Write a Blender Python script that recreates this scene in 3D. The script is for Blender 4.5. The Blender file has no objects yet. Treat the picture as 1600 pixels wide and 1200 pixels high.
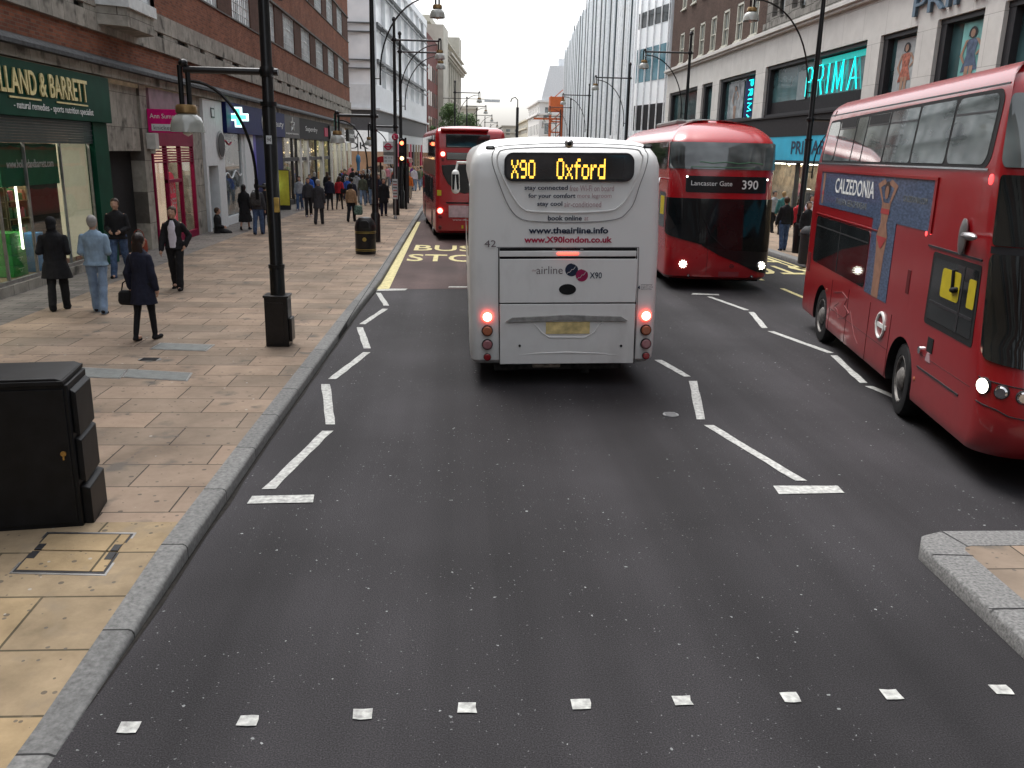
import bpy, bmesh, math, random
from math import sin, cos, pi, radians, atan2, sqrt, hypot
from mathutils import Vector, Matrix, noise
random.seed(7)
S = bpy.context.scene
COL = S.collection
V = Vector
# ------------------------------------------------------------ camera
F_, H_, ROLL = 1340.0, 3.15, radians(1.3)
CAM = V((0, 0, H_))
def unroll(x, y):
    dx, dy = x-800, y-600
    return dx*cos(ROLL)+dy*sin(ROLL), -dx*sin(ROLL)+dy*cos(ROLL)
_u, _v = unroll(715, 237)
PITCH = math.atan(-_v/F_); YAW = math.atan(-_u*cos(PITCH)/F_)
FWD = V((sin(YAW)*cos(PITCH), cos(YAW)*cos(PITCH), -sin(PITCH)))
RIGHT = V((cos(YAW), -sin(YAW), 0)); UP = RIGHT.cross(FWD)
def ray(x, y):
    u, v = unroll(x, y); return (FWD*F_+RIGHT*u-UP*v).normalized()
def gp(x, y, z=0.0):            # photo pixel -> point on the level z
    d = ray(x, y); return CAM+d*((z-H_)/d.z)
def onx(x, y, X):               # photo pixel -> point on a facade plane
    d = ray(x, y); return CAM+d*(X/d.x)
def ony(x, y, Y):
    d = ray(x, y); return CAM+d*(Y/d.y)
cd = bpy.data.cameras.new('camera'); cam = bpy.data.objects.new('camera', cd); COL.objects.link(cam)
cd.sensor_width = 36; cd.lens = F_/1600*36; cd.clip_start = .1; cd.clip_end = 3000
cx = RIGHT*cos(ROLL)+UP*sin(ROLL); cy = UP*cos(ROLL)-RIGHT*sin(ROLL); cz = -FWD
m = Matrix((cx, cy, cz)).transposed().to_4x4(); m.translation = CAM; cam.matrix_world = m
S.camera = cam
# ------------------------------------------------------------ light
SUN_EL, SUN_ROT = radians(62), radians(-30)
w = bpy.data.worlds.new('World'); S.world = w; w.use_nodes = True
nt = w.node_tree; nt.nodes.clear()
sk = nt.nodes.new('ShaderNodeTexSky'); sk.sky_type = 'NISHITA'; sk.sun_disc = False
sk.sun_elevation = SUN_EL; sk.sun_rotation = SUN_ROT; sk.air_density = 1.2; sk.dust_density = 4.0; sk.ozone_density = 1
hs = nt.nodes.new('ShaderNodeHueSaturation'); hs.inputs['Saturation'].default_value = .22; hs.inputs['Value'].default_value = 1.0
bg = nt.nodes.new('ShaderNodeBackground'); bg.inputs['Strength'].default_value = .15
wo = nt.nodes.new('ShaderNodeOutputWorld')
nt.links.new(sk.outputs[0], hs.inputs['Color']); nt.links.new(hs.outputs[0], bg.inputs[0]); nt.links.new(bg.outputs[0], wo.inputs[0])
sd = bpy.data.lights.new('sun', 'SUN'); sun = bpy.data.objects.new('sun', sd); COL.objects.link(sun)
sd.energy = .6; sd.angle = radians(30); sd.color = (1, .97, .93)
sun.rotation_euler = (radians(90)-SUN_EL, 0, radians(180)-SUN_ROT)
S.view_settings.view_transform = 'Standard'; S.view_settings.look = 'None'; S.view_settings.gamma = 1
S.view_settings.exposure = 1.2
try: S.cycles.max_bounces = 6; S.cycles.caustics_reflective = False; S.cycles.caustics_refractive = False
except Exception: pass
# ------------------------------------------------------------ materials
MATS = {}
def mat(name, col, rough=.6, metal=0., var=.12, scale=6., bump=0., bscale=60., coat=0., emit=None, es=1., detail=5, stretch=None, spec=.25, alt=None):
    if name in MATS: return MATS[name]
    m = bpy.data.materials.new(name); m.use_nodes = True; t = m.node_tree; b = t.nodes['Principled BSDF']; L = t.links.new
    b.inputs['Roughness'].default_value = rough; b.inputs['Metallic'].default_value = metal
    b.inputs['Specular IOR Level'].default_value = spec
    if coat: b.inputs['Coat Weight'].default_value = coat; b.inputs['Coat Roughness'].default_value = .06
    tc = t.nodes.new('ShaderNodeTexCoord'); src = tc.outputs['Object']
    if stretch:
        mp = t.nodes.new('ShaderNodeMapping'); mp.inputs['Scale'].default_value = stretch; L(src, mp.inputs[0]); src = mp.outputs[0]
    n = t.nodes.new('ShaderNodeTexNoise'); n.inputs['Scale'].default_value = scale; n.inputs['Detail'].default_value = detail; L(src, n.inputs['Vector'])
    cr = t.nodes.new('ShaderNodeValToRGB'); e = cr.color_ramp.elements
    c2 = alt or tuple(min(1, c*(1+var)) for c in col)
    c1 = tuple(c*(1-var) for c in col)
    e[0].position = .3; e[0].color = (*c1, 1); e[1].position = .7; e[1].color = (*c2, 1)
    L(n.outputs[0], cr.inputs[0]); L(cr.outputs[0], b.inputs['Base Color'])
    if bump:
        n2 = t.nodes.new('ShaderNodeTexNoise'); n2.inputs['Scale'].default_value = bscale; n2.inputs['Detail'].default_value = 4; L(src, n2.inputs['Vector'])
        bu = t.nodes.new('ShaderNodeBump'); bu.inputs['Strength'].default_value = bump; bu.inputs['Distance'].default_value = .02
        L(n2.outputs[0], bu.inputs['Height']); L(bu.outputs[0], b.inputs['Normal'])
    if emit: b.inputs['Emission Color'].default_value = (*emit, 1); b.inputs['Emission Strength'].default_value = es
    MATS[name] = m; return m
def nodes_of(name):
    m = bpy.data.materials.new(name); m.use_nodes = True; MATS[name] = m
    return m, m.node_tree, m.node_tree.nodes['Principled BSDF'], m.node_tree.links.new, m.node_tree.nodes.new
def ramp(N, stops):
    r = N('ShaderNodeValToRGB'); el = r.color_ramp.elements
    while len(el) < len(stops): el.new(.5)
    for e, (p, c) in zip(el, stops): e.position = p; e.color = (*c, 1) if len(c) == 3 else c
    return r
def brickmat(name, plane, c1, c2, mortar, bw, bh, ms=.01, rough=.9, offset=.5, var=.25, nscale=1.2, bump=.4, dirt=None, spec=.08, spots=None):
    m, t, b, L, N = nodes_of(name)
    tc = N('ShaderNodeTexCoord'); sep = N('ShaderNodeSeparateXYZ'); L(tc.outputs['Object'], sep.inputs[0]); cb = N('ShaderNodeCombineXYZ')
    for k, a in enumerate(plane): L(sep.outputs['XYZ'.index(a)], cb.inputs[k])
    br = N('ShaderNodeTexBrick'); L(cb.outputs[0], br.inputs['Vector']); br.offset = offset
    br.inputs['Scale'].default_value = 1; br.inputs['Brick Width'].default_value = bw; br.inputs['Row Height'].default_value = bh
    br.inputs['Mortar Size'].default_value = ms; br.inputs['Mortar Smooth'].default_value = .2; br.inputs['Bias'].default_value = 0
    br.inputs['Color1'].default_value = (*c1, 1); br.inputs['Color2'].default_value = (*c2, 1); br.inputs['Mortar'].default_value = (*mortar, 1)
    n = N('ShaderNodeTexNoise'); n.inputs['Scale'].default_value = nscale; n.inputs['Detail'].default_value = 8; n.inputs['Roughness'].default_value = .65; L(tc.outputs['Object'], n.inputs['Vector'])
    r = ramp(N, [(.3, (1-var,)*3), (.7, (1+var,)*3)]); L(n.outputs[0], r.inputs[0])
    mx = N('ShaderNodeMix'); mx.data_type = 'RGBA'; mx.blend_type = 'MULTIPLY'; mx.inputs[0].default_value = 1
    L(br.outputs['Color'], mx.inputs[6]); L(r.outputs[0], mx.inputs[7]); out = mx.outputs[2]
    if dirt:
        n2 = N('ShaderNodeTexNoise'); n2.inputs['Scale'].default_value = dirt[1]; n2.inputs['Detail'].default_value = 10; L(tc.outputs['Object'], n2.inputs['Vector'])
        r2 = ramp(N, [(dirt[2], (0, 0, 0)), (dirt[2]+.12, (1, 1, 1))]); L(n2.outputs[0], r2.inputs[0])
        m2 = N('ShaderNodeMix'); m2.data_type = 'RGBA'; L(r2.outputs[0], m2.inputs[0]); L(out, m2.inputs[6]); m2.inputs[7].default_value = (*dirt[0], 1); out = m2.outputs[2]
    if spots:
        for sc, lo, th, col in spots:
            vo = N('ShaderNodeTexVoronoi'); vo.inputs['Scale'].default_value = sc; vo.voronoi_dimensions = '2D'; L(cb.outputs[0], vo.inputs['Vector']); sx = N('ShaderNodeSeparateColor'); L(vo.outputs['Color'], sx.inputs[0])
            sz = N('ShaderNodeMath'); sz.operation = 'MULTIPLY'; L(sx.outputs[1], sz.inputs[0]); sz.inputs[1].default_value = th
            lt = N('ShaderNodeMath'); lt.operation = 'LESS_THAN'; L(vo.outputs['Distance'], lt.inputs[0]); L(sz.outputs[0], lt.inputs[1])
            gt = N('ShaderNodeMath'); gt.operation = 'GREATER_THAN'; L(sx.outputs[0], gt.inputs[0]); gt.inputs[1].default_value = lo
            mm = N('ShaderNodeMath'); mm.operation = 'MULTIPLY'; L(lt.outputs[0], mm.inputs[0]); L(gt.outputs[0], mm.inputs[1]); m9 = N('ShaderNodeMath'); m9.operation = 'MULTIPLY'; L(mm.outputs[0], m9.inputs[0]); m9.inputs[1].default_value = .75
            m3 = N('ShaderNodeMix'); m3.data_type = 'RGBA'; L(m9.outputs[0], m3.inputs[0]); L(out, m3.inputs[6]); m3.inputs[7].default_value = (*col, 1); out = m3.outputs[2]
    L(out, b.inputs['Base Color']); b.inputs['Roughness'].default_value = rough; b.inputs['Specular IOR Level'].default_value = spec
    if bump:
        bu = N('ShaderNodeBump'); bu.inputs['Strength'].default_value = bump; bu.inputs['Distance'].default_value = .008; bu.invert = True
        L(br.outputs['Fac'], bu.inputs['Height'])
        n3 = N('ShaderNodeTexNoise'); n3.inputs['Scale'].default_value = 45; n3.inputs['Detail'].default_value = 6; L(tc.outputs['Object'], n3.inputs['Vector'])
        b2 = N('ShaderNodeBump'); b2.inputs['Strength'].default_value = .25; b2.inputs['Distance'].default_value = .01; L(n3.outputs[0], b2.inputs['Height']); L(bu.outputs[0], b2.inputs['Normal'])
        L(b2.outputs[0], b.inputs['Normal'])
    return m
def asphalt(name, base, specks=True):
    m, t, b, L, N = nodes_of(name); tc = N('ShaderNodeTexCoord'); src = tc.outputs['Object']
    n = N('ShaderNodeTexNoise'); n.inputs['Scale'].default_value = .35; n.inputs['Detail'].default_value = 6; L(src, n.inputs['Vector'])
    r = ramp(N, [(.3, tuple(c*.68 for c in base)), (.72, tuple(c*1.5 for c in base))]); L(n.outputs[0], r.inputs[0])
    g = N('ShaderNodeTexNoise'); g.inputs['Scale'].default_value = 110; g.inputs['Detail'].default_value = 3; L(src, g.inputs['Vector'])
    rg = ramp(N, [(.32, (.45,)*3), (.52, (1,)*3), (.74, (1.9,)*3)]); L(g.outputs[0], rg.inputs[0])
    mx = N('ShaderNodeMix'); mx.data_type = 'RGBA'; mx.blend_type = 'MULTIPLY'; mx.inputs[0].default_value = 1; L(r.outputs[0], mx.inputs[6]); L(rg.outputs[0], mx.inputs[7]); out = mx.outputs[2]
    # long dark tyre wear streaks along the road
    mp = N('ShaderNodeMapping'); mp.inputs['Scale'].default_value = (1.1, .03, 1); L(src, mp.inputs[0])
    n4 = N('ShaderNodeTexNoise'); n4.inputs['Scale'].default_value = 1.; n4.inputs['Detail'].default_value = 5; L(mp.outputs[0], n4.inputs['Vector'])
    r4 = ramp(N, [(.35, (.72,)*3), (.65, (1.36,)*3)]); L(n4.outputs[0], r4.inputs[0])
    m4 = N('ShaderNodeMix'); m4.data_type = 'RGBA'; m4.blend_type = 'MULTIPLY'; m4.inputs[0].default_value = 1; L(out, m4.inputs[6]); L(r4.outputs[0], m4.inputs[7]); out = m4.outputs[2]
    if specks:
        wn = N('ShaderNodeTexNoise'); wn.inputs['Scale'].default_value = 40; L(src, wn.inputs['Vector'])
        for sc, th, lo, col in ((6.5, .065, .82, (.22, .23, .23)), (15., .08, .88, (.15, .16, .16)), (2.9, .030, .76, (.30, .31, .31)), (31., .16, .90, (.15, .15, .155))):
            wm = N('ShaderNodeVectorMath'); wm.operation = 'MULTIPLY_ADD'; L(wn.outputs['Color'], wm.inputs[0]); wm.inputs[1].default_value = (.03, .03, 0); L(src, wm.inputs[2])
            vo = N('ShaderNodeTexVoronoi'); vo.voronoi_dimensions = '2D'; vo.inputs['Scale'].default_value = sc; L(wm.outputs[0], vo.inputs['Vector'])
            sx = N('ShaderNodeSeparateColor'); L(vo.outputs['Color'], sx.inputs[0])
            sz = N('ShaderNodeMath'); sz.operation = 'MULTIPLY'; L(sx.outputs[1], sz.inputs[0]); sz.inputs[1].default_value = th
            lt = N('ShaderNodeMath'); lt.operation = 'LESS_THAN'; L(vo.outputs['Distance'], lt.inputs[0]); L(sz.outputs[0], lt.inputs[1])
            gt = N('ShaderNodeMath'); gt.operation = 'GREATER_THAN'; L(sx.outputs[0], gt.inputs[0]); gt.inputs[1].default_value = lo
            cl = N('ShaderNodeTexNoise'); cl.inputs['Scale'].default_value = .8; L(src, cl.inputs['Vector'])
            gc = N('ShaderNodeMath'); gc.operation = 'GREATER_THAN'; L(cl.outputs[0], gc.inputs[0]); gc.inputs[1].default_value = .45
            mm = N('ShaderNodeMath'); mm.operation = 'MULTIPLY'; L(lt.outputs[0], mm.inputs[0]); L(gt.outputs[0], mm.inputs[1])
            m2 = N('ShaderNodeMath'); m2.operation = 'MULTIPLY'; L(mm.outputs[0], m2.inputs[0]); L(gc.outputs[0], m2.inputs[1])
            m3 = N('ShaderNodeMix'); m3.data_type = 'RGBA'; L(m2.outputs[0], m3.inputs[0]); L(out, m3.inputs[6]); m3.inputs[7].default_value = (*col, 1); out = m3.outputs[2]
    L(out, b.inputs['Base Color']); b.inputs['Roughness'].default_value = .78; b.inputs['Specular IOR Level'].default_value = .22
    bu = N('ShaderNodeBump'); bu.inputs['Strength'].default_value = .5; bu.inputs['Distance'].default_value = .006; L(g.outputs[0], bu.inputs['Height']); L(bu.outputs[0], b.inputs['Normal'])
    return m
def glassmat(name, tint=(.9, .93, .92), mixf=.05):
    m = bpy.data.materials.new(name); m.use_nodes = True; t = m.node_tree; t.nodes.clear(); N = t.nodes.new; L = t.links.new
    tr = N('ShaderNodeBsdfTransparent'); tr.inputs[0].default_value = (*tint, 1); gl = N('ShaderNodeBsdfGlossy'); gl.inputs['Roughness'].default_value = .02
    fr = N('ShaderNodeLayerWeight'); fr.inputs[0].default_value = .5; pw = N('ShaderNodeMath'); pw.operation = 'POWER'; pw.inputs[1].default_value = 4.; L(fr.outputs['Facing'], pw.inputs[0])
    ad = N('ShaderNodeMath'); ad.operation = 'MULTIPLY_ADD'; ad.use_clamp = True; ad.inputs[1].default_value = .7; ad.inputs[2].default_value = mixf; L(pw.outputs[0], ad.inputs[0])
    mx = N('ShaderNodeMixShader'); L(ad.outputs[0], mx.inputs[0]); L(tr.outputs[0], mx.inputs[1]); L(gl.outputs[0], mx.inputs[2]); o = N('ShaderNodeOutputMaterial'); L(mx.outputs[0], o.inputs[0])
    MATS[name] = m; return m
def dirtypaint(name, col, dirt=(.24, .21, .18), lo=.5, rough=.35, coat=.3, amt=.5, stretch=(1, 1, .35)):
    m, t, b, L, N = nodes_of(name); tc = N('ShaderNodeTexCoord'); mp = N('ShaderNodeMapping'); mp.inputs['Scale'].default_value = stretch; L(tc.outputs['Object'], mp.inputs[0])
    n = N('ShaderNodeTexNoise'); n.inputs['Scale'].default_value = 2.2; n.inputs['Detail'].default_value = 9; n.inputs['Roughness'].default_value = .62; L(mp.outputs[0], n.inputs['Vector'])
    r = ramp(N, [(lo, (0, 0, 0)), (.95, (amt,)*3)]); L(n.outputs[0], r.inputs[0])
    # splashed grime collects low on the body
    sp = N('ShaderNodeSeparateXYZ'); L(tc.outputs['Object'], sp.inputs[0]); mr = N('ShaderNodeMapRange'); mr.inputs[1].default_value = 1.3; mr.inputs[2].default_value = .25; mr.inputs[3].default_value = 0; mr.inputs[4].default_value = 1; L(sp.outputs[2], mr.inputs[0])
    n2 = N('ShaderNodeTexNoise'); n2.inputs['Scale'].default_value = 5; n2.inputs['Detail'].default_value = 9; L(tc.outputs['Object'], n2.inputs['Vector'])
    mu = N('ShaderNodeMath'); mu.operation = 'MULTIPLY'; L(mr.outputs[0], mu.inputs[0]); L(n2.outputs[0], mu.inputs[1])
    mu2 = N('ShaderNodeMath'); mu2.operation = 'MULTIPLY'; L(mu.outputs[0], mu2.inputs[0]); mu2.inputs[1].default_value = amt*.9
    ad = N('ShaderNodeMath'); ad.operation = 'ADD'; ad.use_clamp = True; L(r.outputs[0], ad.inputs[0]); L(mu2.outputs[0], ad.inputs[1])
    mx = N('ShaderNodeMix'); mx.data_type = 'RGBA'; L(ad.outputs[0], mx.inputs[0]); mx.inputs[6].default_value = (*col, 1); mx.inputs[7].default_value = (*dirt, 1); L(mx.outputs[2], b.inputs['Base Color'])
    rr = N('ShaderNodeMapRange'); rr.inputs[3].default_value = rough; rr.inputs[4].default_value = .75; L(ad.outputs[0], rr.inputs[0]); L(rr.outputs[0], b.inputs['Roughness'])
    b.inputs['Coat Weight'].default_value = coat; b.inputs['Coat Roughness'].default_value = .08
    n5 = N('ShaderNodeTexNoise'); n5.inputs['Scale'].default_value = 1.6; L(tc.outputs['Object'], n5.inputs['Vector'])
    bu = N('ShaderNodeBump'); bu.inputs['Strength'].default_value = .12; bu.inputs['Distance'].default_value = .03; L(n5.outputs[0], bu.inputs['Height']); L(bu.outputs[0], b.inputs['Normal']); L(bu.outputs[0], b.inputs['Coat Normal'])
    return m
M_ASPH = asphalt('asphalt', (.026, .0245, .027)); M_BAY = asphalt('red_brown_asphalt', (.066, .044, .042))
GUM = ((5, .6, .12, (.09, .08, .07)), (9, .75, .14, (.11, .10, .09)), (4, .86, .07, (.4, .38, .34)))
M_SLAB = brickmat('paving_slabs', 'XY', (.30, .225, .170), (.205, .165, .130), (.06, .05, .042), 1.0, .58, .008, rough=.8, offset=.45, var=.30, nscale=1.1, dirt=((.13, .115, .10), 2.6, .60), spots=GUM)
M_YORK = brickmat('yellow_sandstone', 'XY', (.36, .265, .15), (.27, .21, .14), (.09, .075, .05), 1.15, .62, .010, rough=.8, var=.3, nscale=2.2, dirt=((.25, .20, .14), 3.2, .58), spots=GUM)
M_SETT = brickmat('grey_setts', 'XY', (.14, .13, .122), (.20, .18, .165), (.05, .048, .045), .5, .22, .008, rough=.8, var=.25)
M_KERB = brickmat('granite_kerb', 'YX', (.20, .20, .195), (.15, .15, .148), (.04, .04, .04), 1.15, 2.0, .009, rough=.75, var=.35, nscale=26, bump=.5)
M_BRICK = brickmat('red_brick', 'YZ', (.27, .10, .058), (.15, .058, .04), (.17, .12, .09), .23, .078, .010, var=.25, nscale=.7)
M_DBRICK = brickmat('dark_brown_brick', 'YZ', (.075, .050, .042), (.105, .068, .055), (.08, .065, .055), .23, .078, .009, var=.2, nscale=.6)
M_PIER = brickmat('pier_brick', 'YZ', (.115, .060, .046), (.085, .048, .038), (.09, .07, .055), .23, .078, .009, var=.2)
M_STONE = brickmat('weathered_stone', 'YZ', (.33, .31, .27), (.26, .245, .215), (.10, .09, .08), .62, .9, .008, var=.28, nscale=3, dirt=((.09, .085, .075), 1.8, .57))
M_STONEL = brickmat('pale_limestone', 'YZ', (.56, .55, .52), (.51, .50, .475), (.28, .27, .25), 1.9, 1.5, .008, var=.1, nscale=.9)
M_CARVE = brickmat('grey_rusticated_stone', 'YZ', (.25, .24, .22), (.19, .18, .165), (.07, .07, .06), .9, .4, .02, var=.3, nscale=2.5, dirt=((.08, .08, .07), 1.3, .55))
M_LEAD = mat('lead_flashing', (.045, .047, .05), .7, var=.5, scale=9, bump=.4, bscale=12)
M_WHITE = dirtypaint('white_coach_paint', (.80, .81, .795), amt=.36, rough=.28)
M_RED = dirtypaint('red_bus_paint', (.29, .005, .009), dirt=(.09, .04, .035), lo=.6, amt=.45, rough=.28, coat=.6)
M_REDL = dirtypaint('bright_red_bus_paint', (.38, .007, .012), dirt=(.10, .05, .045), lo=.62, amt=.35, rough=.25, coat=.6)
M_BLK = mat('black_rubber', (.012, .012, .013), .75, var=.3, scale=20)
M_BPAINT = mat('black_gloss_paint', (.007, .007, .008), .35, var=.3, scale=14, coat=.25, bump=.06, bscale=9)
M_CAB = mat('black_cabinet_paint', (.006, .0065, .008), .5, var=.5, scale=6, bump=.08, bscale=5)
M_TRIM = mat('dark_grey_plastic', (.03, .03, .033), .5)
M_GLASSD = mat('dark_window_glass', (.016, .019, .02), .03, spec=.9, var=.5, scale=1.2, bump=.06, bscale=.9)
M_GLASSM = mat('painted_skylight_glass', (.035, .045, .046), .03, spec=.9, var=.3, scale=1.5, bump=.05, bscale=.7, alt=(.19, .22, .22), detail=2, stretch=(1, .8, 1.6))  # pale patches in the colour imitate sky light coming through the glass
M_CHROME = mat('chrome', (.7, .7, .7), .12, 1, var=.05)
M_STEEL = mat('dull_steel', (.35, .35, .35), .4, .9, var=.2)
M_RIM = mat('dirty_wheel_steel', (.20, .19, .18), .55, .4, var=.4, scale=20)
M_LINE = mat('white_road_paint', (.36, .36, .35), .7, var=.25, scale=22, bump=.3, bscale=120, detail=12, alt=(.62, .63, .60))
M_YLINE = mat('faded_yellow_road_paint', (.56, .50, .25), .65, var=.3, scale=12, detail=8)
M_NAVYT = mat('navy_lettering', (.02, .03, .06), .5); M_REDT = mat('crimson_lettering', (.42, .02, .07), .5); M_GREYT = mat('grey_lettering', (.16, .13, .14), .5); M_PINKT = mat('dusty_pink_lettering', (.42, .28, .30), .5)
M_WT = mat('white_lettering', (.75, .76, .74), .5); M_GOLD = mat('gold_lettering', (.72, .62, .30), .35, .3, var=.2)
M_GREEN = mat('dark_green_shop_paint', (.005, .048, .028), .5, spec=.08, var=.2, scale=2)
M_LGREEN = mat('green_poster', (.012, .12, .055), .5)
M_CRIM = mat('crimson_shop_paint', (.19, .008, .04), .5, spec=.1); M_PINK = mat('magenta_sign', (.62, .012, .17), .5, spec=.1); M_LILAC = mat('dull_lilac_fascia', (.22, .13, .16), .5, var=.25, scale=3)
M_NAVY = mat('navy_sign', (.012, .02, .10), .5, spec=.1); M_CHAR = mat('charcoal_fascia', (.026, .025, .027), .6, spec=.1); M_VIO = mat('violet_blue_panel', (.05, .035, .42), .4)
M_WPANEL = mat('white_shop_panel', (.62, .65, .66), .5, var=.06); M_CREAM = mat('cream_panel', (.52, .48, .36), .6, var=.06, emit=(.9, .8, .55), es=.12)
M_LAMPW = mat('warm_window_light', (.8, .6, .3), .5, emit=(1, .72, .38), es=1.2)
M_SHOPI = mat('lit_shop_interior', (.13, .10, .075), .8, var=.8, scale=2.6, emit=(1, .72, .45), es=.03, detail=6)
M_TUBE = mat('fluorescent_tube', (1, 1, .9), .4, emit=(1, .93, .78), es=12)
M_SKIN = mat('skin', (.42, .25, .18), .55, var=.08, scale=20)
GLASS = glassmat('shop_glass')
LAMPG = glassmat('lantern_glass', (.75, .76, .72), .35)
# ------------------------------------------------------------ mesh builder
OSTK = []; OFFS = [None]                   # while a thing is built in world coordinates: world -> its own base
class MB:
    def __init__(s): s.v = []; s.f = []; s.m = []; s.X = OFFS[0]
    def add(s, vs, fs, mi=0):
        o = len(s.v); s.v += [(s.X @ V(p) if s.X else V(p)) for p in vs]
        for f in fs: s.f.append([o+i for i in f]); s.m.append(mi)
        return s
    def box(s, x0, x1, y0, y1, z0, z1, mi=0):
        if x0 > x1: x0, x1 = x1, x0
        if y0 > y1: y0, y1 = y1, y0
        if z0 > z1: z0, z1 = z1, z0
        return s.add([(x0, y0, z0), (x1, y0, z0), (x1, y1, z0), (x0, y1, z0), (x0, y0, z1), (x1, y0, z1), (x1, y1, z1), (x0, y1, z1)],
                     [(3, 2, 1, 0), (4, 5, 6, 7), (0, 1, 5, 4), (1, 2, 6, 5), (2, 3, 7, 6), (3, 0, 4, 7)], mi)
    def rings(s, R, mi=0, cap0=True, cap1=True, close=True):
        n = len(R[0]); vs = [p for r in R for p in r]; fs = []
        for k in range(len(R)-1):
            for i in range(n if close else n-1):
                j = (i+1) % n; fs.append((k*n+i, k*n+j, (k+1)*n+j, (k+1)*n+i))
        if cap0: fs.append(tuple(reversed(range(n))))
        if cap1: fs.append(tuple(range((len(R)-1)*n, len(R)*n)))
        return s.add(vs, fs, mi)
    def cyl(s, p, q, r, r2=None, n=14, mi=0, caps=True):
        p, q = V(p), V(q); d = (q-p).normalized(); a = d.orthogonal().normalized(); b = d.cross(a); r2 = r if r2 is None else r2
        A = [(cos(2*pi*i/n), sin(2*pi*i/n)) for i in range(n)]
        return s.rings([[p+a*(c*r)+b*(e*r) for c, e in A], [q+a*(c*r2)+b*(e*r2) for c, e in A]], mi, caps, caps)
    def tube(s, P, r, n=8, mi=0, closed=False):
        P = [V(p) for p in P]; R = []; a = None
        for i, p in enumerate(P):
            d = (P[min(i+1, len(P)-1)]-P[max(i-1, 0)])
            if closed: d = P[(i+1) % len(P)]-P[i-1]
            d.normalize()
            a = d.orthogonal().normalized() if a is None else (a-d*a.dot(d)).normalized()
            b = d.cross(a); rr = r[i] if isinstance(r, (list, tuple)) else r
            R.append([p+a*(cos(2*pi*k/n)*rr)+b*(sin(2*pi*k/n)*rr) for k in range(n)])
        if closed: R.append(R[0])
        return s.rings(R, mi, not closed, not closed)
    def caps(s, p, q, r, r2=None, n=12, mi=0, flat=1.):       # closed capsule, tapered
        p, q = V(p), V(q); r2 = r if r2 is None else r2; d = q-p
        d = d.normalized() if d.length > 1e-6 else V((0, 0, 1)); a = d.cross(V((1, 0, .01))); a = a.normalized() if a.length > .1 else d.orthogonal().normalized(); b = d.cross(a); R = []
        for k in range(0, 5):
            t = -pi/2+k*pi/8+.02; R.append([p+d*(r*sin(t))+a*(cos(2*pi*i/n)*r*cos(t)*flat)+b*(sin(2*pi*i/n)*r*cos(t)) for i in range(n)])
        for k in range(0, 5):
            t = k*pi/8-.02*(k == 4); R.append([q+d*(r2*sin(t))+a*(cos(2*pi*i/n)*r2*cos(t)*flat)+b*(sin(2*pi*i/n)*r2*cos(t)) for i in range(n)])
        return s.rings(R, mi)
    def lathe(s, prof, c=(0, 0, 0), n=24, mi=0, axis='z', cap=True):
        c = V(c); R = []
        for r, h in prof:
            R.append([c+(V((r*cos(2*pi*i/n), r*sin(2*pi*i/n), h)) if axis == 'z' else V((h, r*cos(2*pi*i/n), r*sin(2*pi*i/n))) if axis == 'x' else V((r*cos(2*pi*i/n), h, r*sin(2*pi*i/n)))) for i in range(n)])
        return s.rings(R, mi, cap, cap)
    def ell(s, c, rx, ry, rz, n=14, mi=0):
        c = V(c); R = []
        for k in range(1, 9):
            t = -pi/2+k*pi/9; R.append([c+V((rx*cos(t)*cos(2*pi*i/n), ry*cos(t)*sin(2*pi*i/n), rz*sin(t))) for i in range(n)])
        return s.rings(R, mi)
    def prism(s, poly, fn, d0, d1, mi=0):                     # poly in 2D, fn(a, b, d) -> point
        return s.rings([[fn(a, b, d0) for a, b in poly], [fn(a, b, d1) for a, b in poly]], mi)
    def mesh(s, name='mesh', mats=(), smooth=True, ang=35):
        me = bpy.data.meshes.new(name); me.from_pydata([tuple(p) for p in s.v], [], s.f)
        for q in mats: me.materials.append(q)
        me.polygons.foreach_set('material_index', s.m)
        bm = bmesh.new(); bm.from_mesh(me); bmesh.ops.recalc_face_normals(bm, faces=bm.faces); bm.to_mesh(me); bm.free()
        me.polygons.foreach_set('use_smooth', [smooth]*len(me.polygons))
        if smooth: me.set_sharp_from_angle(angle=radians(ang))
        me.update(); return me
    def build(s, name, mats, parent=None, bevel=0, smooth=True, ang=35):
        if not isinstance(mats, (list, tuple)): mats = [mats]
        o = bpy.data.objects.new(name, s.mesh(name, mats, smooth, ang)); COL.objects.link(o); o.parent = parent
        if bevel:
            bv = o.modifiers.new('bevel', 'BEVEL'); bv.width = bevel; bv.segments = 2; bv.limit_method = 'ANGLE'; bv.angle_limit = radians(40)
        return o
def tag(o, label=None, cat=None, group=None, kind=None):
    if label: o['label'] = label
    if cat: o['category'] = cat
    if group: o['group'] = group
    if kind: o['kind'] = kind
    return o
def empty(name, loc=(0, 0, 0), rz=0., label=None, cat=None, group=None):
    o = bpy.data.objects.new(name, None); COL.objects.link(o); o.location = loc; o.rotation_euler = (0, 0, rz); o.empty_display_size = .2
    return tag(o, label, cat, group)
def base(name, loc, label, cat, group=None):        # Empty at the base; following meshes are given in world coordinates
    OSTK.append(OFFS[0]); OFFS[0] = Matrix.Translation(-V(loc)); return empty(name, loc, 0, label, cat, group)
def done(): OFFS[0] = OSTK.pop()
def copy_tree(o, parent=None):
    c = o.copy(); COL.objects.link(c); c.parent = parent
    for ch in [q for q in bpy.data.objects if q.parent == o]: copy_tree(ch, c)
    return c
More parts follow.
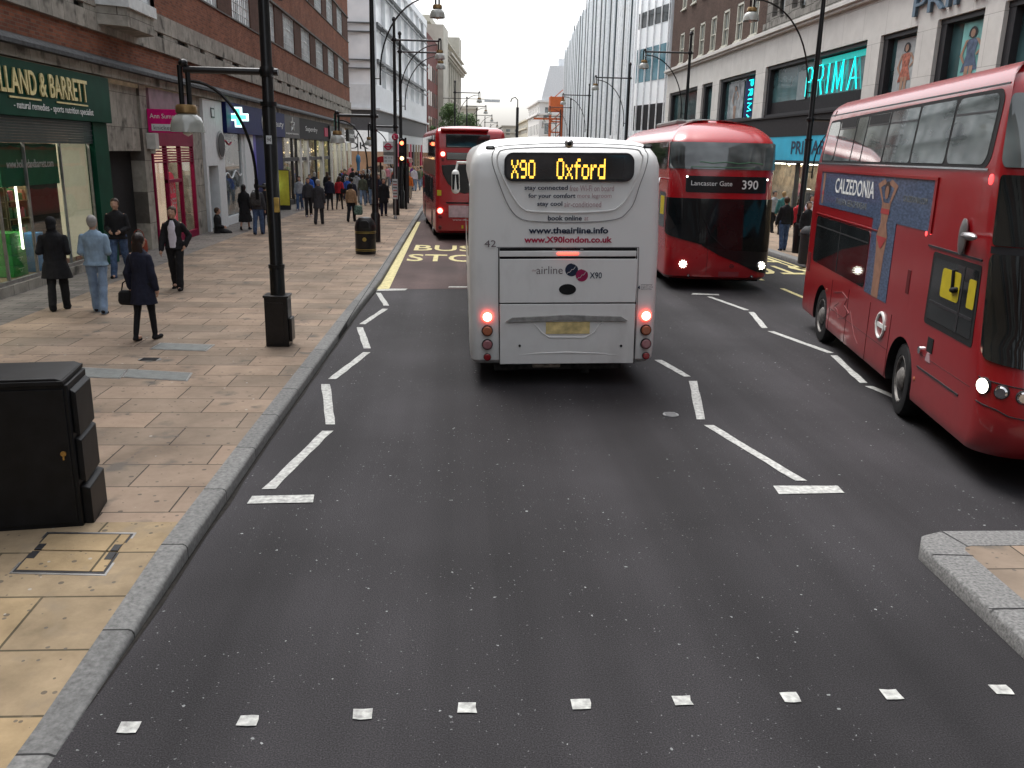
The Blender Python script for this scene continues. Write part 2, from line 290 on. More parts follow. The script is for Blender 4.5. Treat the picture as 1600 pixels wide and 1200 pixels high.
# lettering: a font curve turned into mesh, fitted to a box; O = left bottom corner, ex / ey its directions
def text(s, name, material, O, ex, ey, wd=None, ht=.2, parent=None, bold=0., thick=.004, shear=0., maxw=None, center=False, mono=None):
    cu = bpy.data.curves.new('lettering', 'FONT'); cu.body = s; cu.size = 1; cu.offset = bold; cu.shear = shear; cu.resolution_u = 3; cu.extrude = .001
    o = bpy.data.objects.new('tmp', cu); COL.objects.link(o); bpy.context.view_layer.update()
    me = bpy.data.meshes.new_from_object(o.evaluated_get(bpy.context.evaluated_depsgraph_get())); bpy.data.objects.remove(o); bpy.data.curves.remove(cu)
    xs = [v.co.x for v in me.vertices]; ys = [v.co.y for v in me.vertices]
    if not xs: return None
    x0, x1, y0, y1 = min(xs), max(xs), min(ys), max(ys); sy = ht/(y1-y0); sx = (wd/(x1-x0)) if wd else sy
    if maxw and (x1-x0)*sx > maxw: sx = maxw/(x1-x0)
    ex, ey = V(ex).normalized(), V(ey).normalized(); ez = ex.cross(ey); O = V(O)
    if center: O = O-ex*((x1-x0)*sx/2)
    for v in me.vertices:
        a, b, d = (v.co.x-x0)*sx, (v.co.y-y0)*sy, thick if v.co.z > 0 else 0; v.co = O+ex*a+ey*b+ez*d
        if OFFS[0]: v.co = OFFS[0] @ v.co
    me.materials.append(material); o = bpy.data.objects.new(name, me); COL.objects.link(o); o.parent = parent; me.update(); return o
def sheet(name, pts, z, material, label=None):
    b = MB(); b.add([(p[0], p[1], z) for p in pts], [tuple(range(len(pts)))]); o = b.build(name, material, smooth=False); return tag(o, kind='structure')
def arc(c, r, a0, a1, n, u, v):
    c, u, v = V(c), V(u), V(v); return [c+u*(r*cos(a0+(a1-a0)*i/n))+v*(r*sin(a0+(a1-a0)*i/n)) for i in range(n+1)]
# ============================================================ GROUND
sheet('road', [(-700, -60), (700, -60), (700, 1800), (-700, 1800)], 0, M_ASPH)
def lerp(x, T):
    for (a, p), (b, q) in zip(T, T[1:]):
        if x <= b: return p+(q-p)*max(0, (x-a))/(b-a)
    return T[-1][1]
KT = [(-20, -2.14), (4, -2.12), (9, -2.09), (17, -1.97), (21, -1.84), (62, -1.84), (80, -.7), (100, .5), (170, 6), (320, 19)]
def kx(y): return lerp(y, KT)
def pz(y): return lerp(y, [(-20, .012), (4.25, .012), (6.3, .12), (400, .12)])
YS = [-6, 2, 4.25, 4.8, 5.4, 6.3, 7, 9, 12, 17, 21, 30, 40, 60, 80, 100, 120, 170, 240, 320]
def strip(name, fa, fb, mt, dz=0., ys=YS):
    b = MB(); vs = []; fs = []
    for i, y in enumerate(ys):
        vs += [(fa(y), y, pz(y)+dz), (fb(y), y, pz(y)+dz)]
        if i: fs.append((2*i-2, 2*i-1, 2*i+1, 2*i))
    b.add(vs, fs); return tag(b.build(name, mt, smooth=False), kind='structure')
strip('pavement', lambda y: -40, lambda y: kx(y)-.19, M_SLAB)
strip('pavement_setts', lambda y: -9.4, lambda y: -7.75, M_SETT, .004, [y for y in YS if 6 < y < 82]+[])
strip('pavement_patch', lambda y: -6, lambda y: kx(y)-.2, M_YORK, .004, [3.2, 4.25, 4.8, 5.4, 6.3, 6.75])
b = MB(); R = []
for y in YS:
    x, z = kx(y), pz(y); R.append([V((x, y, -.05)), V((x, y, max(0, z-.03))), V((x-.012, y, max(.001, z-.008))), V((x-.035, y, z+.003)), V((x-.2, y, z+.003)), V((x-.2, y, -.05))])
b.rings(R); tag(b.build('kerb', M_KERB, smooth=True, ang=60), kind='structure')
# far pavement and kerb
b = MB(); b.add([(10.88, -6, .12), (60, -6, .12), (60, 100, .12), (10.88, 100, .12), (68, 330, .12), (29, 330, .12)], [(0, 1, 2, 3), (3, 2, 4, 5)]); tag(b.build('pavement', M_SLAB, smooth=False), kind='structure')
b = MB(); R = []
for y, x in ((-6, 10.6), (100, 10.6), (330, 28.6)):
    R.append([V((x, y, -.05)), V((x, y, .09)), V((x+.015, y, .115)), V((x+.04, y, .124)), V((x+.3, y, .124)), V((x+.3, y, -.05))])
b.rings(R); tag(b.build('kerb', M_KERB, smooth=True, ang=60), kind='structure')
# island with chamfered corner at the right
P = [(3.68, 3.0), (3.80, 6.22), (3.92, 6.42), (4.12, 6.50), (9.5, 6.50), (9.5, 3.0)]
q = [(3.98, 3.0), (4.12, 6.12), (4.16, 6.18), (4.22, 6.20), (9.5, 6.20), (9.5, 3.0)]
b = MB(); n = 5
b.rings([[V((x, y, -.05)) for x, y in P[:n]], [V((x, y, .10)) for x, y in P[:n]], [V((x+.02, y-.015, .122)) for x, y in P[:n]], [V((x, y, .124)) for x, y in q[:n]], [V((x, y, -.05)) for x, y in q[:n]]], cap0=False, cap1=False, close=False)
tag(b.build('island_kerb', mat('plain_granite', (.17, .17, .168), .8, var=.4, scale=40, bump=.4), smooth=True, ang=50), kind='structure')
b = MB(); b.add([(x, y, .120) for x, y in q], [tuple(range(6))]); tag(b.build('island_paving', M_SLAB, smooth=False), kind='structure')
b = MB()
for (x0, y0), (x1, y1) in (((3.79, 6.05), (4.13, 6.02)), ((3.75, 5.2), (4.06, 5.2)), ((4.12, 6.5), (4.18, 6.19)), ((3.71, 4.3), (4.04, 4.3))):
    d = V((x1-x0, y1-y0, 0)).normalized(); k = V((-d.y, d.x, 0))*.006
    b.add([V((x0, y0, .1265))+k, V((x0, y0, .1265))-k, V((x1, y1, .1265))-k, V((x1, y1, .1265))+k], [(0, 1, 2, 3)])
tag(b.build('island_kerb_joints', M_TRIM, smooth=False), kind='structure')
# red-brown bus bay
sheet('bus_stop_bay', [(kx(20), 20.1), (1.1, 20.4), (1.1, 41), (kx(40), 41)], .004, M_BAY)
# markings
def mark(name, pts, z=.008, m=M_LINE):
    b = MB(); b.add([(p[0], p[1], z) for p in pts], [tuple(range(len(pts)))]); return tag(b.build(name, m, smooth=False), kind='structure')
def seg(px0, px1, wd=.115, m=M_LINE, name='zigzag_line'):
    a, c = gp(*px0), gp(*px1); d = (c-a).normalized(); k = min(.5, wd/2/max(.25, abs(d.y))); N = 7; rng = random.Random(int(px0[0]))
    L = [a+(c-a)*(i/N) for i in range(N+1)]; j = lambda: rng.uniform(-.008, .008)
    mark(name, [(p.x-k+j(), p.y) for p in L]+[(p.x+k+j(), p.y) for p in reversed(L)], m=m)
for a, c in (((420, 765), (512, 674)), ((516, 664), (509, 601)), ((519, 593), (573, 551)), ((574, 545), (562, 512)), ((566, 507), (602, 483)), ((604, 478), (591, 458)),
             ((1028, 563), (1074, 589)), ((1083, 596), (1095, 656)), ((1107, 665), (1251, 752)), ((1108, 464), (1167, 485)), ((1174, 488), (1195, 513)), ((1204, 518), (1298, 552)), ((1303, 556), (1349, 599)), ((1358, 604), (1400, 622))):
    seg(a, c)
for quad in (((386, 788), (394, 776), (491, 774), (489, 786)), ((1208, 760), (1217, 773), (1319, 771), (1309, 760)), ((1080, 460.5), (1083, 458.5), (1123, 460), (1124, 462)),
             ((588, 455), (592, 451.5), (637, 451.5), (633, 454)), ((700, 449.5), (702, 448), (740, 448), (740, 449.5))):
    mark('bar_line', [gp(*p) for p in quad])
for i, (x, y) in enumerate([(201, 1138), (388, 1127), (566, 1117), (730, 1107), (908, 1101), (1066, 1096), (1235, 1091), (1393, 1086), (1565, 1079)]):
    c = gp(x, y); r = random.Random(i); e = lambda: r.uniform(-.006, .006)
    mark('crossing_dash', [(c.x+sx*.055+e(), c.y+sy*.048+e()) for sx, sy in ((-1, -1), (0, -1), (1, -1), (1, 0), (1, 1), (.1, 1), (-1, 1))])
mark('yellow_line', [gp(588, 453), gp(608, 452), gp(657, 347), gp(650, 347)], .010, M_YLINE)
def roadtext(s, O, ex, wd, ln, m=M_YLINE):
    o = text(s, 'road_lettering', m, (O[0], O[1], .0075), (ex, 0, 0), (0, ex, 0), wd, ln, thick=.003, bold=.012); tag(o, kind='structure')
roadtext('BUS', (-1.42, 28.3), 1, 2.0, 1.7); roadtext('STOP', (-1.5, 25.5), 1, 2.75, 1.75)
roadtext('BUS', (10.2, 28.4), -1, 2.0, 1.9); roadtext('STOP', (10.4, 25.6), -1, 2.7, 1.9)
for dx in (0, .22): mark('double_yellow_line', [(10.38-dx, 20), (10.30-dx, 20), (10.30-dx, 60), (10.38-dx, 60)], .010, M_YLINE)
mark('yellow_line', [(8.1, 19.5), (8.22, 19.5), (8.22, 21), (8.1, 21)], .010, M_YLINE); mark('yellow_line', [(8.1, 22.4), (8.22, 22.4), (8.22, 24), (8.1, 24)], .010, M_YLINE)
mark('yellow_line', [(8.1, 25.4), (8.22, 25.4), (8.22, 27), (8.1, 27)], .010, M_YLINE)
# gully joint between kerb and road
b = MB(); vs = []; fs = []; ys = [4.4+i*.6 for i in range(60)]
for i, y in enumerate(ys):
    j = .03*noise.noise(V((y*1.7, 0, 3))); vs += [(kx(y)+.002, y, .005), (kx(y)+(.035+j)*min(1, (y-4.38)*.8)+.003, y, .005)]
    if i: fs.append((2*i-2, 2*i-1, 2*i+1, 2*i))
b.add(vs, fs); tag(b.build('gutter_grime', mat('gutter_grime', (.018, .016, .014), .9, var=.5, scale=12), smooth=False), kind='structure')
# covers let into the paving and the road
def plate(name, label, cat, pts, z, m, frame=.03, group=None):
    t = base(name, (pts[0][0], pts[0][1], z), label, cat, group); b = MB(); c = V((sum(p[0] for p in pts)/4, sum(p[1] for p in pts)/4, 0))
    b.prism([(p[0], p[1]) for p in pts], lambda a, c_, d: V((a, c_, d)), z-.02, z+.004); b.build('frame', M_STEEL if m is not M_YORK else M_TRIM, t)
    b = MB(); b.prism([(c.x+(p[0]-c.x)*(1-frame*2), c.y+(p[1]-c.y)*(1-frame*3)) for p in pts], lambda a, c_, d: V((a, c_, d)), z-.01, z+.007); b.build('lid', m, t); done(); return t
M_COVER = mat('grey_concrete_cover', (.17, .18, .175), .75, var=.15, scale=8, bump=.2)
plate('inspection_cover', 'grey slab cover in the pavement to the right of the small iron lid', 'cover', [gp(*p, .12)[:2] for p in ((190, 590), (293, 596), (301, 583), (200, 577))], .122, M_COVER)
plate('inspection_cover', 'pale grey slab cover just behind the black cabinet', 'cover', [gp(*p, .12)[:2] for p in ((100, 589), (188, 592), (200, 578), (120, 574))], .122, M_COVER)
plate('inspection_cover', 'grey slab cover left of the lamp post foot', 'cover', [gp(*p, .12)[:2] for p in ((233, 546), (322, 549), (336, 539), (250, 536))], .122, M_COVER)
C4 = [gp(*p, .1) for p in ((14, 897), (165, 900), (214, 837), (74, 836))]
t = base('inspection_cover', (C4[0].x, C4[0].y, .1), 'double sandstone filled access cover in front of the black cabinet', 'cover')
def q4(u, v): a_ = C4[0].lerp(C4[1], u); b_ = C4[3].lerp(C4[2], u); p_ = a_.lerp(b_, v); return (p_.x, p_.y, pz(p_.y))
def quadp(nm, u0, u1, v0, v1, dz, m): b = MB(); P = [V(q4(u, v)) for u, v in ((u0, v0), (u1, v0), (u1, v1), (u0, v1))]; b.rings([[p_+V((0, 0, dz-.012)) for p_ in P], [p_+V((0, 0, dz)) for p_ in P]]); return b.build(nm, m, t, smooth=False)
quadp('frame', 0, 1, 0, 1, .0075, M_STEEL); quadp('frame_inner', .025, .975, .035, .965, .0095, M_TRIM)
for v0, v1 in ((.07, .48), (.52, .93)):
    quadp('lid', .05, .95, v0, v1, .0125, M_YORK)
    for u in (.05, .87): quadp('lifting_key', u, u+.08, v0+(.25 if v0 < .3 else .0), v0+(.41 if v0 < .3 else .14), .0145, M_TRIM)
done()
def drain(name, label, P0, r, z, m, gx=1.5):
    t = base(name, (P0.x, P0.y, z), label, 'cover'); b = MB(); b.prism([(P0.x+gx*r*cos(k*pi/8), P0.y+r*sin(k*pi/8)) for k in range(16)], lambda a, c, d: V((a, c, d)), z-.01, z+.005); b.build('frame', M_STEEL, t)
    b = MB()
    for k in range(-3, 4): b.box(P0.x-gx*r*.7, P0.x+gx*r*.7, P0.y+k*r*.24-r*.05, P0.y+k*r*.24+r*.05, z+.005, z+.010)
    b.build('grating', m, t); done()
drain('drain_cover', 'small dark iron drain cover on the beige pavement', gp(234, 562, .12), .11, .122, M_TRIM)
drain('drain_cover', 'small round steel manhole lid in the road right of the white coach', gp(1048, 648), .10, .002, M_STEEL, 1.0)
# ============================================================ LEFT BRICK BUILDING
XF = -9.1
def zone(b, X0, X1, Y0, Y1, z0, z1, mi=0): b.box(X0, X1, Y0, Y1, z0, z1, mi)
bl = base('brick_building', (XF, 45, 0), 'long red brick building with shops along the left pavement', 'building')
b = MB(); YE = 76.8; Y0 = -75
for z0, z1 in ((5.3, 5.87), (6.95, 8.1), (10.08, 11.65), (13.62, 15.2), (17.1, 19)): zone(b, -16, XF, Y0, YE, z0, z1)
b.build('wall', M_BRICK, bl, smooth=False)
WY = [38.0+5.37*k for k in range(-20, 7)]; WW = 3.25
b = MB()
for z0, z1 in ((8.16, 9.98), (11.72, 13.54), (15.28, 17.1)):
    y = Y0
    for yy in WY: zone(b, -16, XF-.03, y, yy, z0, z1); y = yy+WW
    zone(b, -16, XF-.03, y, YE-.003, z0, z1)
    zone(b, -16, -9.9, Y0, YE-.05, z0, z1, 0)
b.build('window_piers', M_PIER, bl, smooth=False)
b = MB()
for z0, z1 in ((5.87, 6.3), (6.44, 6.95)): zone(b, -16, XF+.10, Y0, YE+.002, z0, z1)
zone(b, -15.9, XF-.05, Y0, YE-.01, 6.3, 6.44, 1)
y = Y0; r = random.Random(3)
while y < YE-1:
    zone(b, XF-.06, XF+.07, y, y+1.4, 6.302, 6.438); y += 1.4+(.55 if r.random() < .7 else 1.1)
b.build('stone_band', [M_STONE, M_BLK], bl, smooth=False)
b = MB()
for z in (8.1, 9.98, 11.66, 13.55, 15.21, 17.1): zone(b, -12, XF+.05, Y0, YE+.01, z, z+.06+.035*(z in (9.98, 13.55)))
b.build('sill_course', mat('dark_stone_sill', (.10, .09, .08), .8, var=.3), bl, smooth=False)
b = MB(); b.prism([(XF, 5.02), (XF+.42, 5.02), (XF+.42, 5.10), (XF+.3, 5.2), (XF, 5.3)], lambda a, z, y: V((a, y, z)), Y0, YE+.05); b.build('lead_ledge', M_LEAD, bl, smooth=False)
b = MB(); zone(b, -16, XF+.22, Y0, YE+.03, 4.8, 5.02); b.build('stone_cornice', M_STONE, bl, smooth=False)
# steel windows
def steel_window(y, z, w, h, X=-9.22, parent=None):
    f = MB(); t = .045
    for a in (0, w/3, 2*w/3, w-t): f.box(X-.04, X+.03, y+a, y+a+t*(1.4 if a in (w/3, 2*w/3) else 1), z, z+h)
    f.box(X-.035, X+.028, y, y+w, z, z+t); f.box(X-.035, X+.028, y, y+w, z+h-t, z+h)
    for k in range(1, 9):
        if k % 3: f.box(X-.01, X+.02, y+k*w/9, y+k*w/9+.022, z, z+h)
    for k in range(1, 5): f.box(X-.012, X+.018, y, y+w, z+k*h/5, z+k*h/5+.022)
    f.box(X-.03, X+.033, y+w/3+.05, y+2*w/3, z+h*.62, z+h*.62+.05)
    fo = f.build('window', mat('white_window_paint', (.55, .57, .56), .5, var=.15), parent, smooth=False)
    p = MB(); p.box(X-.03, X-.012, y+.01, y+w-.01, z+.01, z+h-.01); p.build('pane', M_WINP, fo, smooth=False); return fo
M_WINP = mat('blinds_painted_sky_pane', (.62, .67, .68), .06, spec=.9, var=.55, scale=1.1, detail=4, bump=.05, bscale=1.)  # pale colour stands for white blinds and painted-in sky reflection
w0 = None
for z in (8.17, 11.73, 15.29):
    for y in WY:
        if w0 is None: w0 = steel_window(y, z, WW, 1.8, parent=bl); wy, wz = y, z
        else:
            c = copy_tree(w0, bl); c.location = (0, y-wy, z-wz)
# oriel window
b = MB(); yo, yp = 23.6, 26.5
b.prism([(XF, yo), (XF+.7, yo+.45), (XF+.7, yp-.45), (XF, yp)], lambda a, y, z: V((a, y, z)), 6.05, 6.5); b.build('oriel_corbel', M_STONE, bl, smooth=False)
f = MB(); f.prism([(XF, yo-.05), (XF+.78, yo+.4), (XF+.78, yp-.4), (XF, yp+.05)], lambda a, y, z: V((a, y, z)), 6.5, 6.78)
P4 = [(XF, yo), (XF+.7, yo+.45), (XF+.7, yp-.45), (XF, yp)]
for (a, c) in zip(P4, P4[1:]):
    for k in range(0, 3): f.box(a[0]+(c[0]-a[0])*k/2-.04, a[0]+(c[0]-a[0])*k/2+.04, a[1]+(c[1]-a[1])*k/2-.04, a[1]+(c[1]-a[1])*k/2+.04, 6.78, 8.8)
o = f.build('oriel_window', MATS['white_window_paint'], bl, smooth=False)
b = MB(); b.prism([(XF, yo+.05), (XF+.66, yo+.5), (XF+.66, yp-.5), (XF, yp-.05)], lambda a, y, z: V((a, y, z)), 6.75, 8.78); b.build('pane', M_WINP, o, smooth=False)
# ground floor: back wall, piers
b = MB(); zone(b, -16, -11.9, Y0, YE-.02, .0, 4.8); zone(b, -11.8, XF-.02, Y0, 8, 3.14, 4.8); zone(b, -11.95, XF, Y0, YE-.01, 4.7, 4.8)
b.build('inner_wall', M_SHOPI, bl, smooth=False)
b = MB()
for y0, y1, z0 in ((23.62, 24.1, 2.97), (26.4, 26.95, .1), (31.1, 32.3, .1), (34.9, 35.05, .1)): b = MB(); zone(b, -11.9 if y0 > 30 else XF-.6, XF+.02, y0, y1, z0 if z0 > 1 else .1, 4.8); b.build('stone_pier', M_STONE, bl, smooth=False)
b = MB(); zone(b, -10.2, XF-.06, 24.1, 26.4, 2.97, 4.8); b.build('stone_pier', M_STONE, bl, smooth=False)
b = MB(); zone(b, -11.8, XF-.38, 23.58, 26.42, .1, 2.96); b.build('doorway_shade_block', M_BLK, bl, smooth=False)  # solid black block stands in for the shade inside the doorway
b = MB(); zone(b, XF-.1, XF+.06, 16.9, 22.7, .1, .32); zone(b, XF-.1, XF+.05, 22.9, 23.55, .1, .12); b.build('stall_riser', M_STONE, bl, smooth=False)
# health shop
def sign(name, y0, y1, z0, z1, m, X=XF, d=.2, parent=None): b = MB(); b.box(X-.1, X+d, y0, y1, z0, z1); return b.build(name, m, parent or bl, bevel=.01, smooth=False)
EX, EZ = V((0, 1, 0)), V((0, 0, 1))                  # lettering on the left facades reads away from the camera
so = sign('shop_sign', 8, 23.72, 3.66, 4.76, M_GREEN)
text('HOLLAND & BARRETT', 'lettering', M_GOLD, (XF+.21, 17.42, 4.09), EX, EZ, 4.85, .50, so, bold=.012, thick=.03)
b = MB(); b.box(XF+.205, XF+.225, 18.5, 19.85, 4.0, 4.035); b.box(XF+.205, XF+.225, 20.6, 22.25, 4.0, 4.035); b.build('gold_rule', M_GOLD, so)
text('- natural remedies - sports nutrition specialist', 'lettering', M_WT, (XF+.21, 18.65, 3.76), EX, EZ, 3.9, .19, so, bold=.004)
bs = MB(); bs.box(XF+.25, XF+1.0, 16.35, 16.43, 3.45, 4.4); bo = bs.build('projecting_sign', M_GREEN, bl, bevel=.01)
text('to\ner', 'lettering', M_WT, (XF+.68, 16.34, 3.6), (1, 0, 0), EZ, .3, .6, bo)
b = MB()
for k in range(9): b.box(XF-.05+.0*k, XF+.06+.012*(k % 2), 8, 22.75, 3.14+k*.058, 3.14+k*.058+.05)
b.build('shutter', mat('shutter_slats', (.035, .06, .06), .4, .5), bl, smooth=False)
b = MB(); b.box(XF-.15, XF+.1, 22.72, 23.6, .1, 3.66); b.build('pilaster', M_GREEN, bl, bevel=.01)
f = MB()
for y in (-70, -60, -50, -40, -30, -20, -10, -5, 0, 4, 8., 12.7, 18.05, 19.3, 21.0, 22.62): f.box(XF-.06, XF+.0, y, y+.03, .32, 3.14)
f.box(XF-.055, XF+.005, -74, 22.72, .32, .40); wo_ = f.build('shop_window', M_STEEL, bl, smooth=False)
b = MB(); b.box(XF-.04, XF-.03, -74, 22.72, .34, 3.14); b.build('pane', GLASS, wo_, smooth=False)
b = MB(); b.box(XF-.12, XF-.07, 18.35, 20.95, 2.25, 3.12); po = b.build('window_poster', M_LGREEN, bl, smooth=False)
text('www.hollandandbarrett.com', 'lettering', M_WT, (XF-.06, 18.6, 2.62), EX, EZ, 2.1, .17, po)
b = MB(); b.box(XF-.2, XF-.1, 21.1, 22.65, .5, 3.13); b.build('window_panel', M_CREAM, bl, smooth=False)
b = MB(); b.box(XF-1.6, XF-.1, 8, 22.7, .1, .33); b.build('window_floor', mat('cork_floor', (.22, .17, .10), .8, var=.4, scale=30), bl, smooth=False)
b = MB(); b.cyl((XF-.3, 19.35, .9), (XF-.3, 19.35, 2.3), .025); b.build('light_strip', mat('dim_tube', (1, 1, .9), .4, emit=(1, .97, .82), es=1.6), bl)
b = MB()
for y in range(9, 23, 2): b.box(XF-1.3, XF-.9, y, y+1.5, 4.3, 4.34)
for y in (27.3, 29.4, 47.5, 50, 53, 56, 59, 62, 65, 68, 71, 74): b.box(XF-1.4, XF-.8, y, y+1.2, 4.3, 4.34)
b.build('ceiling_lights', M_TUBE, bl, smooth=False)
# goods inside the window
GC = [mat('goods_%s' % n, c, .5, var=.35, scale=25, detail=3) for n, c in (('amber', (.35, .2, .05)), ('gold', (.45, .32, .1)), ('brown', (.16, .08, .03)), ('cream', (.5, .45, .33)), ('pink', (.45, .12, .17)), ('green', (.06, .25, .10)), ('salmon', (.5, .22, .15)), ('teal', (.08, .28, .25)))]
def shelf_unit(y0, y1, zs, label, cols, X=XF-1.0, seed=1, dep=.4):
    t = base('display_shelf', (X, (y0+y1)/2, .33), label, 'shelf'); b = MB(); r = random.Random(seed)
    for z in zs: b.box(X-dep, X+.02, y0, y1, z-.025, z)
    for y in (y0, y1): b.box(X-dep, X+.03, y-.02, y+.02, .33, zs[-1]+.35)
    b.build('frame', mat('shelf_wood', (.3, .24, .14), .6), t)
    b = MB()
    for z in zs:
        y = y0+.04
        while y < y1-.12:
            w_ = r.uniform(.08, .2); h = r.uniform(.14, .26); b.box(X-dep+.05, X-.02-r.uniform(0, .05), y, min(y+w_, y1-.03), z+.001, z+h, r.randrange(len(cols))); y += w_+.015
    b.build('packets', [GC[c] for c in cols], t, bevel=.006); done()
shelf_unit(16.9, 18.7, (.9, 1.35, 1.8, 2.25), 'shelf of mixed packets at the left end of the green shop window', (3, 0, 2, 6), seed=2)
shelf_unit(18.8, 20.2, (1.15, 1.5, 1.85, 2.15), 'wooden shelf of golden packets behind the green shop window', (0, 1, 2), seed=5)
shelf_unit(20.3, 21.3, (.6, 1.0, 1.45, 1.85), 'shelf of pink and green packs by the cream panel', (4, 5, 6, 7), seed=8)
def crate(x, y, z, w_, d, h, m, label, group=None, logo=None):
    t = base('box', (x, y, z), label, 'box', group); b = MB(); b.box(x-d, x, y, y+w_, z, z+h); b.build('carton', m, t, bevel=.01)
    if logo:
        b = MB(); b.tube(arc((x+.004, y+w_/2, z+h*.62), h*.22, pi, 2*pi, 8, (0, 1, 0), (0, 0, 1)), .008, 5); b.box(x+.001, x+.005, y+w_*.3, y+w_*.7, z+h*.66, z+h*.74); b.build('print', logo, t)
    done()
for k, nm in enumerate(('bottom', 'second', 'third', 'topmost')):
    crate(XF-.35, 18.95, .335+k*.235, .62, .5, .23, mat('green_carton', (.03, .26, .04), .5, var=.15), 'green carton, %s of the stack in the shop window' % nm, 'green cartons stacked in the shop window', mat('pale_print', (.4, .6, .35), .5))
crate(XF-.3, 19.85, .335, .5, .3, .85, mat('sky_blue_carton', (.02, .22, .48), .5, var=.15), 'bright blue display box beside the green cartons')
for k in range(4): crate(XF-.3, 21.2+.36*k, .335, .33, .3, .32, GC[3 if k % 2 else 6], ('salmon', 'cream', 'coral', 'pale cream')[k]+' product carton, '+('first', 'second', 'third', 'last')[k]+' of the row by the blue box', 'product cartons in the window')
crate(XF-.35, 17.2, .335, .8, .4, .5, mat('cardboard', (.3, .2, .12), .8), 'plain brown cardboard box at the left of the green cartons')
# crimson lingerie shop
b = MB(); b.box(XF-.1, XF+.08, 27.0, 31.08, 4.12, 4.76); b.build('shop_fascia', M_LILAC, bl, smooth=False)
b = MB(); b.box(XF-.1, XF+.08, 27.0, 31.08, 3.12, 4.12); b.build('lower_fascia', M_CRIM, bl, smooth=False)
b = MB(); b.box(XF+.05, XF+1.18, 26.8, 26.92, 3.50, 4.16); so = b.build('projecting_sign', M_PINK, bl, bevel=.01, smooth=False)
text('Ann Summers', 'lettering', M_WT, (XF+.13, 26.79, 3.90), (1, 0, 0), EZ, .96, .13, so)
b = MB(); b.box(XF+.16, XF+1.1, 26.785, 26.8, 3.55, 3.74); b.build('white_panel', M_WPANEL, so); text('knickerbox', 'lettering', M_GREYT, (XF+.22, 26.78, 3.58), (1, 0, 0), EZ, .8, .12, so)
b = MB()
for k in range(6): b.box(XF-.05, XF+.05, 27.05, 31.05, 2.62+k*.08, 2.66+k*.08)
for y in (27.0, 28.2, 29.6, 31.0): b.box(XF-.06, XF+.06, y, y+.1, 0.1, 3.12)
b.box(XF-.06, XF+.055, 27.0, 31.1, .1, .35); b.box(XF-.05, XF+.057, 28.2, 29.6, 2.0, 2.1); wo_ = b.build('shop_window', M_CRIM, bl, smooth=False)
b = MB(); b.box(XF-.02, XF-.01, 27.05, 31.05, .3, 2.62); b.build('pane', GLASS, wo_, smooth=False)
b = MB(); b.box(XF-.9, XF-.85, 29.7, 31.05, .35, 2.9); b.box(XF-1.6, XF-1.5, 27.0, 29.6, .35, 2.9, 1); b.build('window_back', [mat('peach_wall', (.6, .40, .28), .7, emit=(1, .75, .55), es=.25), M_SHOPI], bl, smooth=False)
b = MB(); P = [(28.5, .55), (29.35, .55), (29.35, 1.9)]+[(28.93+.42*cos(a*pi/8), 1.9+.42*sin(a*pi/8)) for a in range(1, 8)]+[(28.5, 1.9)]
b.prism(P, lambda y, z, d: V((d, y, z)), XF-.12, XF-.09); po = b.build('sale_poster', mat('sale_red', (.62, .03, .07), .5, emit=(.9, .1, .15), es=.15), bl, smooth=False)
text('20%\nOFF', 'lettering', M_WT, (XF-.085, 28.56, 1.15), EX, EZ, .72, .85, po, bold=.01)
b = MB(); b.ell((XF-.3, 27.55, 1.6), .1, .14, .18); b.ell((XF-.3, 27.55, 1.25), .12, .2, .25); b.build('hanging_garment', M_PINK, bl)
b = MB(); b.box(XF+.02, XF+.3, 26.62, 26.92, 3.02, 3.48); b.cyl((XF+.15, 26.77, 2.9), (XF+.15, 26.77, 3.02), .07); b.build('alarm_box', mat('offwhite_plastic', (.5, .5, .47), .5), bl, bevel=.02)
# white unit with oval
b = MB(); b.box(XF-.3, XF+.12, 32.35, 32.6, .1, 4.78); b.box(XF-.3, XF+.12, 33.9, 34.88, .1, 4.78); b.box(XF-.3, XF+.118, 32.6, 33.9, 2.45, 4.78); b.build('white_shopfront', M_WPANEL, bl, bevel=.01)
b = MB(); b.lathe([(.0, .0), (.46, 0), (.52, .02), (.52, .04), (.46, .05), (.0, .05)], (XF+.12, 34.35, 3.2), 28, axis='x'); b.build('oval_frame', M_STEEL, bl); b = MB(); b.lathe([(.0, .0), (.44, .0), (.44, .02), (0, .02)], (XF+.165, 34.35, 3.2), 28, axis='x'); b.build('oval_mirror', M_TRIM, bl)
b = MB(); b.box(XF-1, XF-.4, 32.6, 33.9, .1, 2.45); b.build('recess', mat('pale_recess', (.34, .36, .38), .6), bl, smooth=False)
b = MB(); b.box(XF+.13, XF+.145, 33.3, 33.75, 4.15, 4.5); b.box(XF+.146, XF+.15, 33.36, 33.69, 4.2, 4.45, 1); b.build('small_plaque', [M_TRIM, M_WPANEL], bl)
